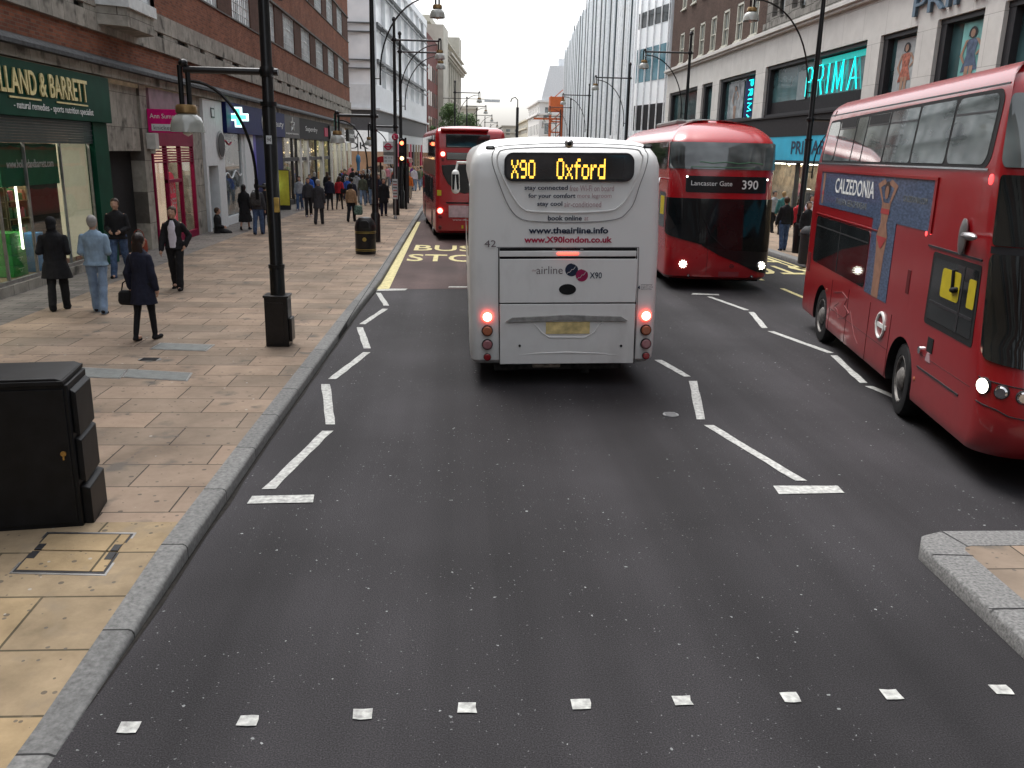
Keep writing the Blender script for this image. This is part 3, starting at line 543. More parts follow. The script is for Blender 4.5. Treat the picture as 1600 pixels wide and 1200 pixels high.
# chemist
so = sign('shop_sign', 35.05, 46.6, 3.66, 4.82, M_NAVY, d=.24)
M_CROSS = mat('green_cross_light', (.1, .6, .4), .4, emit=(.10, .62, .42), es=1.0); M_CROSSW = mat('white_cross_light', (.7, .9, .9), .4, emit=(.7, .95, .95), es=1.0)
def cross(y, z, r, t, X, d, m, par, nm):
    b = MB(); b.prism([(y-t, z-r), (y+t, z-r), (y+t, z-t), (y+r, z-t), (y+r, z+t), (y+t, z+t), (y+t, z+r), (y-t, z+r), (y-t, z+t), (y-r, z+t), (y-r, z-t), (y-t, z-t)], lambda a, c, e: V((e, a, c)), X, X+d); return b.build(nm, m, par, smooth=False)
def cross2(x, z, r, t, y, d, m, par, nm): b = MB(); b.prism([(x-t, z-r), (x+t, z-r), (x+t, z-t), (x+r, z-t), (x+r, z+t), (x+t, z+t), (x+t, z+r), (x-t, z+r), (x-t, z+t), (x-r, z+t), (x-r, z-t), (x-t, z-t)], lambda a, c, e: V((a, e, c)), y, y+d); return b.build(nm, m, par, smooth=False)
pc = ony(372, 183, 35.8); b = MB(); b.box(XF, pc.x, 35.84, 35.88, pc.z-.03, pc.z+.03); b.build('bracket', M_TRIM, so)
cross2(pc.x, pc.z, .38, .14, 35.8, .12, M_CROSSW, so, 'cross'); cross2(pc.x, pc.z, .31, .08, 35.78, .02, M_CROSS, so, 'green_cross')
b = MB(); b.tube(arc((XF+.26, 41.7, 4.25), .42, 0, 2*pi, 28, (0, 1.25, 0), (0, 0, 1))[:-1], .018, 6, closed=True); b.tube([(XF+.26, 41.4, 4.0), (XF+.26, 41.7, 4.5), (XF+.26, 41.75, 4.2), (XF+.26, 42, 4.3)], .03, 6); b.build('emblem', M_WT, so)
text('beauty', 'lettering', M_WT, (XF+.25, 43.2, 4.05), EX, EZ, 3.0, .38, so)
b = MB()
for y0, y1 in ((35.06, 35.2), (38.0, 38.35)): b.box(XF-.1, XF+.04, y0, y1, .1, 3.66)
b.box(XF-.1, XF+.03, 35.06, 38.3, .1, .45); wo_ = b.build('shop_window', M_WPANEL, bl, smooth=False)
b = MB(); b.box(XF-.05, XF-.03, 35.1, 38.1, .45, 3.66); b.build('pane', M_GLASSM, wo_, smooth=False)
b = MB(); b.tube([(XF-.02, 35.3+.1*k, 2.0+.12*sin(k*.45)+.004*k) for k in range(28)], .03, 6); b.tube([(XF-.02, 35.3+.1*k, 3.3+.08*sin(k*.5)) for k in range(14)], .03, 6, 1); b.build('window_ribbon', [M_WPANEL, M_REDT], bl)
b = MB(); b.box(XF-.1, XF+.1, 38.35, 39.9, .1, 3.66); b.build('white_pilaster', M_WPANEL, bl, bevel=.01)
b = MB(); b.box(XF-.1, XF+.06, 39.9, 40.6, .1, 3.66); b.build('violet_strip', M_VIO, bl)
b = MB(); b.box(XF-.1, XF+.05, 40.6, 46.6, .1, 3.66); po = b.build('navy_panel', M_NAVY, bl)
for k, sx in enumerate(('now open for', 'all your', 'health & beauty')): text(sx, 'lettering', M_WT, (XF+.055, 42.5+.3*k, 2.05-.27*k), EX, EZ, 2.6-.5*(k == 1), .13, po)
b = MB(); b.tube([(XF+.07, 45.4, .9), (XF+.07, 43.9, 1.35), (XF+.07, 45.4, 1.85)], .05, 6); b.build('arrow_mark', M_CROSSW, po)
# fashion shops
b = MB(); b.box(XF-.1, XF+.2, 46.62, 51.1, 3.66, 4.84); so = b.build('shop_sign', mat('black_fascia', (.018, .018, .019), .4), bl)
st = [( .36*(1 if k % 2 == 0 else .42)*sin(k*pi/5), .36*(1 if k % 2 == 0 else .42)*cos(k*pi/5)) for k in range(10)]
b = MB(); b.tube([(XF+.215, 48.9+a*1.7, 4.36+c) for a, c in st], .035, 5, closed=True); b.build('star_emblem', M_WT, so)
text('superstore', 'lettering', M_WT, (XF+.21, 47.0, 3.82), EX, EZ, 3.6, .12, so, bold=.01)
so = sign('shop_sign', 51.12, 63.8, 3.66, 4.84, M_CHAR, d=.2)
text('Superdry', 'lettering', M_WT, (XF+.21, 53.0, 4.05), EX, EZ, 4.4, .36, so)
b = MB(); b.box(XF+.2, XF+.24, 60.3, 61.8, 3.95, 4.5); b.build('red_badge', M_REDT, so)
b = MB(); b.box(XF+.22, XF+.30, 62.3, 68.8, 3.8, 4.7); so2 = b.build('shop_sign', MATS['black_fascia'], bl); text('next', 'lettering', M_WT, (XF+.31, 62.9, 4.0), EX, EZ, 5., .42, so2, bold=.03)
so = sign('shop_sign', 69.2, 72, 3.66, 4.84, M_STONEL, d=.1)
b = MB(); b.box(XF+.1, XF+.35, 72.5, 76.6, 3.75, 4.7); so2 = b.build('shop_sign', MATS['black_fascia'], bl); text('next', 'lettering', M_WT, (XF+.36, 73.0, 4.05), EX, EZ, 3.2, .38, so2, bold=.02)
f = MB()
for y in (46.7, 49.6, 50.9, 54.9, 57.8, 61, 63.7): f.box(XF-.1, XF+.04, y, y+.16, .1, 3.66, 1)
for y in (51.5, 54.0, 60.0, 64.2, 66.8, 69.2, 72.2, 75.6): f.box(XF-.12, XF+.10, y, y+.55, .1, 3.66, 0)
f.box(XF-.1, XF+.03, 46.7, 64, 2.45, 2.65, 1); f.box(XF-.1, XF+.02, 46.7, 76, .1, .4, 1); wo_ = f.build('shop_window', [M_STONEL, M_TRIM], bl, smooth=False)
b = MB(); b.box(XF-.05, XF-.03, 46.7, 76.5, .3, 3.7); b.build('pane', GLASS, wo_, smooth=False)
b = MB(); b.box(XF-1.2, XF-1.0, 64.5, 69.5, .4, 3.7); b.box(XF-1.2, XF-1.0, 70, 72.2, .4, 3.7, 0); b.box(XF-.9, XF-.8, 64.9, 66.4, 1.9, 2.1, 1); b.build('window_back', [mat('yellow_lit_wall', (.30, .25, .12), .7, emit=(1, .85, .4), es=.12), M_LAMPW], bl, smooth=False)
b = MB(); r = random.Random(4)
for k in range(22): y = r.uniform(47, 76); b.ell((XF-.9, y, r.uniform(2.8, 3.5)), .05, .05, .05, 8)
b.build('spotlights', M_LAMPW, bl)
done()
t = base('brick_building', (0, -95, 0), 'brown brick block across the street behind the viewer', 'building'); b = MB(); b.box(-30, 30, -110, -95, 0, 20); b.build('wall', M_DBRICK, t, smooth=False)
for k in range(14):
    for z in (5, 9, 13): b = MB(); b.box(-27+4*k, -25.5+4*k, -95.1, -94.96, z, z+2.2); b.build('window', M_WINP, t, smooth=False)
done()
# ============================================================ GLASS-FRONTED STORE BEYOND THE BRICK BUILDING
SD = V((sin(radians(4.4)), cos(radians(4.4)), 0)); SN = V((SD.y, -SD.x, 0))     # street direction beyond the bend, outward normal of the left side
N0 = V((-7.66, 85, 0))
def fr(P0, D, Nn): return lambda s, z, d: P0+D*s+V((0, 0, z))+Nn*d
def fbox(b, f, s0, s1, z0, z1, d0, d1, mi=0):
    b.add([f(s0, z0, d0), f(s1, z0, d0), f(s1, z0, d1), f(s0, z0, d1), f(s0, z1, d0), f(s1, z1, d0), f(s1, z1, d1), f(s0, z1, d1)], [(3, 2, 1, 0), (4, 5, 6, 7), (0, 1, 5, 4), (1, 2, 6, 5), (2, 3, 7, 6), (3, 0, 4, 7)], mi)
nl = base('glazed_store', (-14, 105, 0), 'white and glass store with stacked balconies beyond the brick building on the left', 'building')
fA = fr(N0, SD, SN); fE = fr(V((-21, 85, 0)), V((1, 0, 0)), V((0, -1, 0)))     # street front, end front facing the camera
LE = 21-7.66; LF = 42.6
M_CLAD = mat('white_cladding', (.74, .76, .77), .5, var=.06, scale=2); M_GBAND = mat('mid_grey_fascia', (.11, .112, .12), .5, var=.1)
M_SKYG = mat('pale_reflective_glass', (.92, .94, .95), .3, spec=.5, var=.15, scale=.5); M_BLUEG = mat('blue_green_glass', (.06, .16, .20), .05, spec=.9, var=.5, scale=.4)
b = MB()
for f, l in ((fA, LF), (fE, LE)):
    fbox(b, f, 0, l, 6.95, 9.02, -1.0, .02); fbox(b, f, 0, l, 6.75, 6.95, -1, .35); 
fbox(b, fA, LF-4, LF, 9, 20.4, -3, .0); fbox(b, fA, 0, LF, 19.6, 20.4, -4, .1); fbox(b, fE, 0, LE, 22, 23, -1, .1)
fbox(b, fA, LF-.4, LF, 0, 20.4, -12, .02)
b.build('cladding', M_CLAD, nl, smooth=False)
b = MB()
for f, l in ((fA, LF), (fE, LE)): fbox(b, f, 0, l, 4.9, 6.75, -.8, -.05)
b.build('fascia', M_GBAND, nl, smooth=False)
b = MB(); fbox(b, fA, 0.05, LF-4, 9.02, 19.6, -12, -.25); fbox(b, fE, 2, LE-.1, 9.02, 22, -1, -.25); b.build('glazing', M_SKYG, nl, smooth=False)
b = MB(); fbox(b, fE, LE-4.1, LE-2.9, 9.02, 22, -.6, -.20); b.build('stair_glazing', M_BLUEG, nl, smooth=False)
M_RAIL = mat('grey_balcony_steel', (.13, .14, .145), .45, .4, var=.2)
for z in (9.02, 12.2, 15.6):
    b = MB()
    for dz, th, dd in ((1.3, .16, .55), (1.75, .10, .75), (2.05, .22, .3)): fbox(b, fA, .2, LF-3.6, z+dz, z+dz+th, -.24, dd) if dz > 2 else fbox(b, fA, .2, LF-3.6, z+dz, z+dz+th, dd-.12, dd)
    for dz in (1.35, 2.1): fbox(b, fE, 2, LE, z+dz, z+dz+.10, -.1, .12)
    b.build('balcony', M_RAIL, nl, smooth=False)
for k in range(8):
    b = MB(); s_ = .0+k*(LF-4)/7; fbox(b, fA, s_, s_+.22, 9.02, 19.6, -.25, .12); b.build('column', M_CLAD, nl, smooth=False)
b = MB(); fbox(b, fE, LE-.25, LE, 9.02, 22, -.25, .12); fbox(b, fE, LE-2.9, LE-2.75, 9.02, 22, -.25, .1); b.build('column', M_CLAD, nl, smooth=False)
b = MB(); fbox(b, fE, 0, LE, 3.0, 4.9, -.8, .05); fbox(b, fA, 0, 7, 3.0, 4.9, -.8, .05); so = b.build('shop_sign', mat('white_backlit_sign', (.7, .72, .72), .5, emit=(1, 1, 1), es=.12), nl, smooth=False)
text('NEW', 'lettering', M_TRIM, (-11.6, 84.9, 4.05), (1, 0, 0), EZ, 2.3, .62, so); text('LOOK', 'lettering', M_TRIM, (-12.3, 84.9, 3.2), (1, 0, 0), EZ, 3.9, .62, so)
b = MB(); fbox(b, fE, 0, LE, .12, 3.0, -.8, -.2); fbox(b, fA, 0, LF, .12, 3.0, -.8, -.3); fbox(b, fA, 7, LF, 3.0, 4.9, -.8, -.1, 1); b.build('shop_windows', [mat('brown_lit_window', (.16, .09, .06), .5, var=.6, scale=.8, emit=(.8, .5, .3), es=.08), M_WPANEL], nl, smooth=False)
r = random.Random(9)
for k in range(12):
    s_ = 8+k*2.8; b = MB(); fbox(b, fA, s_, s_+1.4, 1.2, 3.9, -.28, -.05); b.build('window_display', (M_LAMPW, M_SHOPI, M_REDT, M_TRIM)[k % 4] if k % 4 else M_SHOPI, nl, smooth=False)
done()
# brown slab building
P1 = N0+SD*LF; fB = fr(P1, SD, SN); t = base('terracotta_building', P1+SN*-4, 'narrow brown terracotta building after the glazed store on the left', 'building')
b = MB(); fbox(b, fB, 0, 14.7, 0, 19.0, -12, .1); b.build('wall', mat('brown_terracotta', (.13, .035, .028), .7, var=.35, scale=.5, stretch=(1, 1, .2)), t, smooth=False)
b = MB()
for k in range(5):
    for z in (6, 9.5, 13): b = MB(); fbox(b, fB, 1.2+k*2.7, 2.6+k*2.7, z, z+2, .1, .14); b.build('window', M_GLASSD, t, smooth=False)
done()
# classical stone building with cornice
P2 = N0+SD*(LF+14.7); fC = fr(P2, SD, SN); t = base('stone_building', P2+SN*-6, 'cream classical stone building with a deep cornice behind the street tree', 'building')
M_CREAMS = mat('cream_stone', (.47, .45, .39), .8, var=.15, scale=.6)
b = MB(); fbox(b, fC, 0, 8, 0, 22, -14, 1.0); fbox(b, fC, 8, 46, 0, 20.5, -14, 0.2); fbox(b, fC, 8, 46, 23.5, 24.5, -13, -2); fbox(b, fC, 10, 44, 20.5, 23.5, -13, -2.4); b.build('wall', M_CREAMS, t, smooth=False)
b = MB()
for z, d, h in ((18.6, 1.6, .35), (18.2, 1.2, .4), (12.0, .6, .3), (20.4, 1.0, .2)): fbox(b, fC, 8, 46.1, z, z+h, 0, d)
for k in range(38): fbox(b, fC, 8.3+k, 8.7+k, 17.85, 18.2, .2, 1.0)
b.build('cornice', M_CREAMS, t, smooth=False)
for k in range(9):
    for z, h in ((13.2, 3.6), (7.2, 3.6)):
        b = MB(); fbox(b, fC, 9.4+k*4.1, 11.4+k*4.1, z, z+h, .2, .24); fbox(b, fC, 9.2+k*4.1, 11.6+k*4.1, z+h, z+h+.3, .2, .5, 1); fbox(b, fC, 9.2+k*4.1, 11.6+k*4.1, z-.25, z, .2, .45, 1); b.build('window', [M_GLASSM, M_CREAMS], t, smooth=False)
    b = MB(); fbox(b, fC, 8.2+k*4.1, 9.0+k*4.1, 6.5, 17.8, .2, .7); b.build('pilaster', M_CREAMS, t, smooth=False)
b = MB(); fbox(b, fC, 40, 46, 20.5, 25, -4, .4); b.build('tower_block', M_CREAMS, t, smooth=False)
done()
# far corner building closing the left side
t = base('stone_building', (8, 300, 0), 'far pale stone block where the left side of the street ends', 'building'); b = MB(); b.box(-10, 5.5, 262, 300, 0, 16); b.box(-10, 5.9, 261.6, 300, 15.2, 15.8); b.build('wall', M_CREAMS, t, smooth=False)
b = MB()
for k in range(5):
    for z in (4, 8, 12): b = MB(); b.box(-8+2.7*k, -6.6+2.7*k, 261.9, 262, z, z+2); b.build('window', M_GLASSM, t, smooth=False)
done()
# ============================================================ RIGHT SIDE
XR = 16.0; ER = V((0, -1, 0))                # lettering on the right facades reads towards the camera
def RB(b, y0, y1, z0, z1, d0=-1.5, d1=0, mi=0): b.box(XR-d1, XR-d0, y0, y1, z0, z1, mi)   # d = metres proud of the facade
dp = base('department_store', (XR, 45, 0), 'pale stone department store with cyan lettering on the right', 'building')
YF = 68.6; YN = -75
b = MB(); RB(b, YN, YF, 7.75, 9.15); RB(b, YN, YF, 9.15, 9.28, -1.5, .18); RB(b, YN, YF+.05, 9.28, 9.42, -1.5, .30); RB(b, YN, YF+.05, 9.42, 9.5, -1.5, .2)
b.build('stone_band', M_STONEL, dp, smooth=False)
def Y(px, py): return onx(px, py, XR).y
PIL = [(YF-1.1, YF), (Y(1095, 170), Y(1088, 170)), (Y(1121, 170), Y(1111, 170)), (Y(1196, 120), Y(1181, 120)), (Y(1372, 100), Y(1352, 100)), (Y(1463, 60), Y(1433, 60)), (Y(1570, 20), Y(1540, 20)), (20.5, 23)]+[(-60+12*k, -57+12*k) for k in range(6)]
for y0, y1 in PIL:
    b = MB(); RB(b, y0, y1, .1 if y0 > 60 else 5.15, 7.75, -1.5, .02); b.build('pier', M_STONEL, dp, smooth=False)
b = MB(); RB(b, YN, YF-.1, 4.2, 5.15, -1.5, .15); RB(b, YN, YF-.1, 5.12, 5.2, -1.5, .22); b.build('dark_fascia', M_CHAR, dp, smooth=False)
b = MB(); RB(b, YN, 52, 3.1, 4.2, -1.5, .12); RB(b, YN, 66, 3.0, 3.1, -1.5, .25, 1); so = b.build('cyan_sign_band', [mat('cyan_sign', (.02, .20, .30), .4, var=.3, scale=.8, emit=(.05, .45, .65), es=.12), M_TRIM], dp, smooth=False)
text('PRIMARK', 'lettering', M_NAVYT, (XR-.14, 41.5, 3.38), ER, EZ, 4.8, .6, so, bold=.02); text('PRIMARK', 'lettering', M_NAVYT, (XR-.14, 33, 3.38), ER, EZ, 4.8, .6, so, bold=.02)
M_CYAN = mat('cyan_neon', (.05, .6, .6), .4, emit=(.0, .75, .72), es=1.1)
f = MB(); ys = sorted([p for q_ in PIL for p in q_])
for (a0, a1), (c0_, c1_) in zip(sorted(PIL), sorted(PIL)[1:]):
    RB(f, a1, a1+.16, 5.2, 7.75, -.5, -.12); RB(f, c0_-.35, c0_, 5.2, 7.75, -.5, -.12); RB(f, a1, c0_, 7.58, 7.75, -.5, -.10); RB(f, a1, c0_, 5.2, 5.36, -.5, -.10)
fo = f.build('window_frame', M_TRIM, dp, smooth=False)
b = MB(); RB(b, YN, YF-1, 5.2, 7.75, -.5, -.35); b.build('pane', mat('teal_tinted_pane', (.045, .095, .10), .06, spec=.8, var=.75, scale=.55, detail=2), fo, smooth=False)
b = MB()
for px0, px1 in ((1237, 1251), (1262, 1268)): RB(b, Y(px1, 130), Y(px0, 130), 5.9, 7.2, -.34, -.30)
RB(b, Y(1350, 90), Y(1275, 90), 7.25, 7.5, -.34, -.30, 1); RB(b, Y(1350, 150), Y(1195, 150), 5.37, 5.95, -.34, -.32, 2); b.build('window_panels', [mat('pale_blind', (.20, .24, .25), .5), mat('teal_light', (.03, .35, .33), .4, emit=(0, .5, .45), es=.25), M_CHAR], fo, smooth=False)
STK = {'P': [[(0, 0), (0, 1), (.35, 1), (.48, .88), (.48, .62), (.35, .5), (0, .5)]], 'R': [[(0, 0), (0, 1), (.35, 1), (.48, .88), (.48, .62), (.35, .5), (0, .5)], [(.25, .5), (.5, 0)]], 'I': [[(0, 0), (0, 1)]], 'M': [[(0, 0), (.05, 1), (.35, .1), (.65, 1), (.7, 0)]], 'A': [[(0, 0), (.33, 1), (.66, 0)], [(.12, .36), (.54, .36)]], 'K': [[(0, 0), (0, 1)], [(.5, 1), (0, .45), (.5, 0)]]}
def neon(s_, y, z, h, gap, O_, rr_=.028, vertical=False):
    b = MB()
    for ch in s_:
        for pl in STK[ch]: b.tube([V((XR+O_, y-a_*h*1.0, z+c_*h)) if not vertical else V((XR+O_, y-c_*h, z-a_*h)) for a_, c_ in pl], rr_, 6)
        w_ = max(p[0] for q_ in STK[ch] for p in q_)*h+gap
        if vertical: z -= w_
        else: y -= w_
    b.build('neon_lettering', M_CYAN, dp)
neon('PRIMA', Y(1253, 120), 6.0, 1.25, .60, .25)
text('PRIMARK', 'stone_lettering', mat('blue_grey_letters', (.10, .15, .20), .5), (XR-.02, Y(1430, 30), 8.05), ER, EZ, 7.6, .72, dp, thick=.12)
neon('PRIMARK', Y(1162, 150), 7.35, .62, .2, .27, .03, True)
# posters of standing figures in the windows (flat prints)
def poster(y0, y1, z0, z1, bgm, cm, sm, nm, d=-.30):
    b = MB(); RB(b, y0, y1, z0, z1, d-.02, d); po = b.build('poster', bgm, dp, smooth=False); b = MB(); w_ = y1-y0; c = (y0+y1)/2; h = z1-z0
    def blob(pts, mi): b.add([(XR-d-.01-.004*mi, c+a*h*1.45, z0+q*h) for a, q in pts], [tuple(range(len(pts)))], mi)
    blob([(-.06, .0), (-.01, .0), (-.005, .36), (-.07, .36)], 1); blob([(.03, .0), (.08, .0), (.08, .36), (.01, .36)], 1)
    blob([(-.15, .30), (.16, .28), (.08, .52), (.10, .70), (.06, .75), (-.06, .75), (-.10, .70), (-.07, .52)], 0)
    blob([(.10, .70), (.06, .75), (.12, .74), (.20, .52), (.12, .40), (.10, .42), (.15, .53)], 1); blob([(-.10, .70), (-.06, .75), (-.12, .74), (-.22, .60), (-.10, .50), (-.09, .53), (-.17, .60)], 1)
    blob([(.075*cos(k*pi/6), .84+.085*sin(k*pi/6)) for k in range(12)]+[(.08, .78)], 2); blob([(.04*cos(k*pi/6), .835+.06*sin(k*pi/6)) for k in range(12)], 1) if False else b.add([(XR-d-.025, c+.06*h*cos(k*pi/6), z0+h*(.83+.06*sin(k*pi/6))) for k in range(12)], [tuple(range(12))], 1)
    b.build('printed_figure', [cm, sm, M_TRIM], po, smooth=False)
PB = mat('striped_blind_print', (.33, .35, .35), .5); PT = mat('teal_print', (.16, .38, .36), .5, var=.5, scale=1.2); PD = mat('denim_print', (.08, .11, .17), .5, var=.4, scale=6); PS = mat('skin_print', (.32, .2, .14), .5); PG = mat('grey_print', (.25, .27, .28), .5, var=.6, scale=2)
poster(Y(1430, 60)+.2, Y(1374, 90)-.7, 5.4, 7.5, PB, mat('coral_dress_print', (.35, .12, .08), .5, var=.5, scale=9), PS, 'a'); poster(Y(1538, 20)+.3, Y(1465, 60)-1.0, 5.4, 7.5, PT, PD, PS, 'b')
poster(Y(1157, 150)+.4, Y(1122, 150)-1.2, 5.4, 7.4, PG, PG, PS, 'c'); poster(Y(1180, 150)+.4, Y(1157, 150)+.2, 5.4, 7.5, M_NAVY, M_NAVY, M_NAVY, 'd', -.33)
# upper floors
b = MB(); YB = Y(1195, 40)
for z0, z1 in ((9.5, 9.62), (11.75, 13.3), (15.4, 17.2), (19.2, 21.5)): RB(b, YB, YF-.05, z0, z1, -3, -.15)
wins = [(Y(a+9, 70), Y(a, 70)) for a in (1058, 1072, 1089, 1106)]+[(Y(1137, 70), Y(1125, 70)), (Y(1160, 50), Y(1146, 50)), (Y(1181, 40), Y(1167, 40))]
wc = [(a+c)/2 for a, c in wins]; sp = (wc[0]-wc[-1])/6; wc = [wc[0]-k*sp for k in range(7)]
for z0, z1 in ((9.62, 11.75), (13.3, 15.4), (17.2, 19.2)):
    y = YB
    for c in sorted(wc): RB(b, y, c-.62, z0, z1, -3, -.15); y = c+.62
    RB(b, y, YF-.05, z0, z1, -3, -.15)
b.build('brick_wall', M_DBRICK, dp, smooth=False)
ws = None
for z in (9.65, 13.32, 17.22):
    for c in wc:
        if ws is None:
            f = MB(); y0, y1 = c-.62, c+.62
            for a in (y0, y1-.12): RB(f, a, a+.12, z, z+2.08, -.35, -.16)
            RB(f, y0, y1, z, z+.1, -.35, -.10); RB(f, y0, y1, z+1.98, z+2.1, -.35, -.16); RB(f, y0, y1, z+1.0, z+1.06, -.33, -.2); RB(f, c-.02, c+.02, z, z+2, -.33, -.22)
            RB(f, y0, y1, z-.06, z, -.4, -.02)
            ws = f.build('sash_window', mat('cream_sash_paint', (.50, .49, .42), .5), dp, smooth=False); b = MB(); RB(b, y0, y1, z, z+2, -.36, -.28); b.build('pane', mat('dim_pane', (.17, .19, .19), .07, spec=.8, var=.6, scale=.9), ws, smooth=False); o0 = (c, z)
        else: q_ = copy_tree(ws, dp); q_.location = (0, c-o0[0], z-o0[1])
b = MB(); RB(b, YN, YB, 9.5, 9.9, -3, .1); RB(b, YN, YB, 12.3, 22, -3, -.1)
y = YN; cyn = 0
while y < YB: RB(b, y, min(y+1.0, YB), 9.9, 12.3, -3, -.06); RB(b, y+1.0, min(y+1.35, YB), 9.9, 12.3, -3, -.25); RB(b, y+2.2, min(y+2.5, YB), 9.9, 12.3, -3, -.25); y += 2.7
b.build('stone_upper_wall', M_CARVE, dp, smooth=False)
b = MB(); y = YN
while y < YB-2: RB(b, y+1.35, y+2.2, 10.1, 12.2, -3, -.35); RB(b, y+1.15, y+2.4, 9.9, 10.1, -3, .05, 1); y += 2.7
b.build('narrow_windows', [M_GLASSD, M_CARVE], dp, smooth=False)
b = MB(); RB(b, YN, YF-.2, .12, 3.0, -3, -2.5); RB(b, YN, YF, 2.95, 3.05, -3, -.1, 1); RB(b, YN, YF-.1, .12, 3.05, -2.48, -2.45); b.build('shop_back', [M_SHOPI, M_CHAR], dp, smooth=False)
f = MB()
for k in range(14): RB(f, 16+k*3.6, 16.12+k*3.6, .12, 3.05, -.3, -.1)
RB(f, YN, YF-1, .12, .35, -.3, -.08); fo = f.build('shop_window', M_TRIM, dp, smooth=False)
b = MB(); RB(b, YN, YF-1, .3, 3.05, -.2, -.18); b.build('pane', GLASS, fo, smooth=False)
b = MB()
for k in range(10): RB(b, 17+k*4.3, 19.5+k*4.3, 2.9, 2.93, -1.8, -1.2)
b.build('ceiling_lights', M_TUBE, dp, smooth=False)
b = MB(); r = random.Random(12)
for k in range(30): y = r.uniform(24, 60); b.ell((XR+r.uniform(.6, 2.2), y, 2.85), .06, .06, .06, 8)
b.build('spotlights', M_LAMPW, dp)
done()
def garment_rail(y, label, cols, sd_):
    t = base('clothes_rail', (XR+1.1, y, .12), label, 'clothes rail'); b = MB(); b.tube([(XR+1.1, y-.9, .12), (XR+1.1, y-.9, 1.75), (XR+1.1, y+.9, 1.75), (XR+1.1, y+.9, .12)], .02, 6); b.build('rail', M_CHROME, t)
    r = random.Random(sd_); b = MB()
    for k in range(16):
        yy = y-.8+k*.105; h = r.uniform(.7, 1.1); b.box(XR+.85, XR+1.35, yy, yy+.07, 1.68-h, 1.68, r.randrange(len(cols)))
    b.build('garments', cols, t, bevel=.02); done()
HG = [mat('hanging_%s' % n, c, .8, var=.3) for n, c in (('cream', (.5, .42, .3)), ('black', (.03, .03, .035)), ('yellow', (.6, .42, .03)), ('teal', (.05, .2, .22)), ('coral', (.5, .14, .1)), ('grey', (.2, .2, .21)))]
garment_rail(31.0, 'rail of bright yellow clothes inside the store window on the right', [HG[2], HG[2], HG[0]], 1)
garment_rail(34.5, 'rail of mixed dark and coral clothes in the store window', [HG[1], HG[4], HG[5]], 2)
garment_rail(38.5, 'rail of teal and cream clothes in the store window', [HG[3], HG[0], HG[5]], 3)
garment_rail(42.5, 'rail of grey and black clothes far in the store window', [HG[1], HG[5]], 4)
# glass fin building
t = base('fin_glass_building', (18, 100, 0), 'tall pale glass building with close vertical fins on the right', 'building')
PL = [V((16.1, 69.2, 0)), V((14.9, 75, 0)), V((14.75, 90, 0)), V((15.0, 104, 0)), V((15.7, 118.5, 0)), V((19.2, 164, 0))]
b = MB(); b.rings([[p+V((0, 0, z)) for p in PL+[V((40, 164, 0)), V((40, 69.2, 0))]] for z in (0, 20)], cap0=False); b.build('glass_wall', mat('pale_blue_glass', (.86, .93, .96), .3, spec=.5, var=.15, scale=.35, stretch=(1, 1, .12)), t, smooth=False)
M_FIN = mat('white_glass_fin', (.86, .88, .89), .25, var=.1); M_FIND = mat('dark_fin', (.06, .08, .09), .4)
tot = [0]
for p, q_ in zip(PL, PL[1:]): tot.append(tot[-1]+(q_-p).length)
def onpl(s):
    for k in range(len(PL)-1):
        if s <= tot[k+1] or k == len(PL)-2: d = (PL[k+1]-PL[k]).normalized(); return PL[k]+d*(s-tot[k]), V((-d.y, d.x, 0))
r = random.Random(5); s_ = 7.; k = 0
while s_ < tot[-1] and k < 95:
    p, n = onpl(s_); b = MB(); w_ = .07 if k % 3 else .12; dd = .13
    u_ = V((-n.y, n.x, 0)); z0 = 4.2+r.choice((0, 0, .4, .8)); z1 = 20+r.choice((.0, .4, .9, .2))
    b.rings([[p+V((0, 0, z)), p+u_*w_+V((0, 0, z)), p+u_*w_+n*dd+V((0, 0, z)), p+n*dd+V((0, 0, z))] for z in (z0, z1)]); b.build('fin', (M_FIN, M_FIN, M_FIND, M_FIN, M_FIN, M_RAIL, M_FIN)[k % 7], t, smooth=False)
    s_ += r.uniform(.75, 1.25)*(1+.2*(s_ > 40)); k += 1
b = MB()
for k in range(5):
    p, n = onpl(.2+k*1.35); u_ = V((-n.y, n.x, 0)); b.rings([[p+V((0, 0, z)), p+u_*.08+V((0, 0, z)), p+u_*.08+n*.12+V((0, 0, z)), p+n*.12+V((0, 0, z))] for z in (0, 21)])
b.build('corner_mullions', M_FIN, t, smooth=False)
for k, (z0, z1) in enumerate(((5.2, 7.2), (9.0, 11.6), (13.2, 14.4), (16.2, 18))):
    b = MB(); p, n = onpl(.1); q2, n2 = onpl(6.2); b.rings([[p+n*.03+V((0, 0, z)), q2+n*.03+V((0, 0, z)), q2+n*.05+V((0, 0, z)), p+n*.05+V((0, 0, z))] for z in (z0, z1)]); b.build('corner_band', (M_CHAR, M_BLUEG, M_GLASSD, mat('turquoise_glass', (.15, .5, .55), .08, spec=.9))[k], t, smooth=False)
b = MB(); p, n = onpl(.1); q2, n2 = onpl(95); b.rings([[p+n*.04+V((0, 0, z)), onpl(6)[0]+n*.04+V((0, 0, z)), q2+n2*.05+V((0, 0, z)), q2+V((0, 0, z)), onpl(6)[0]+V((0, 0, z)), p+V((0, 0, z))] for z in (0, 4.2)]); b.build('ground_floor_glass', M_GLASSD, t, smooth=False)
done()
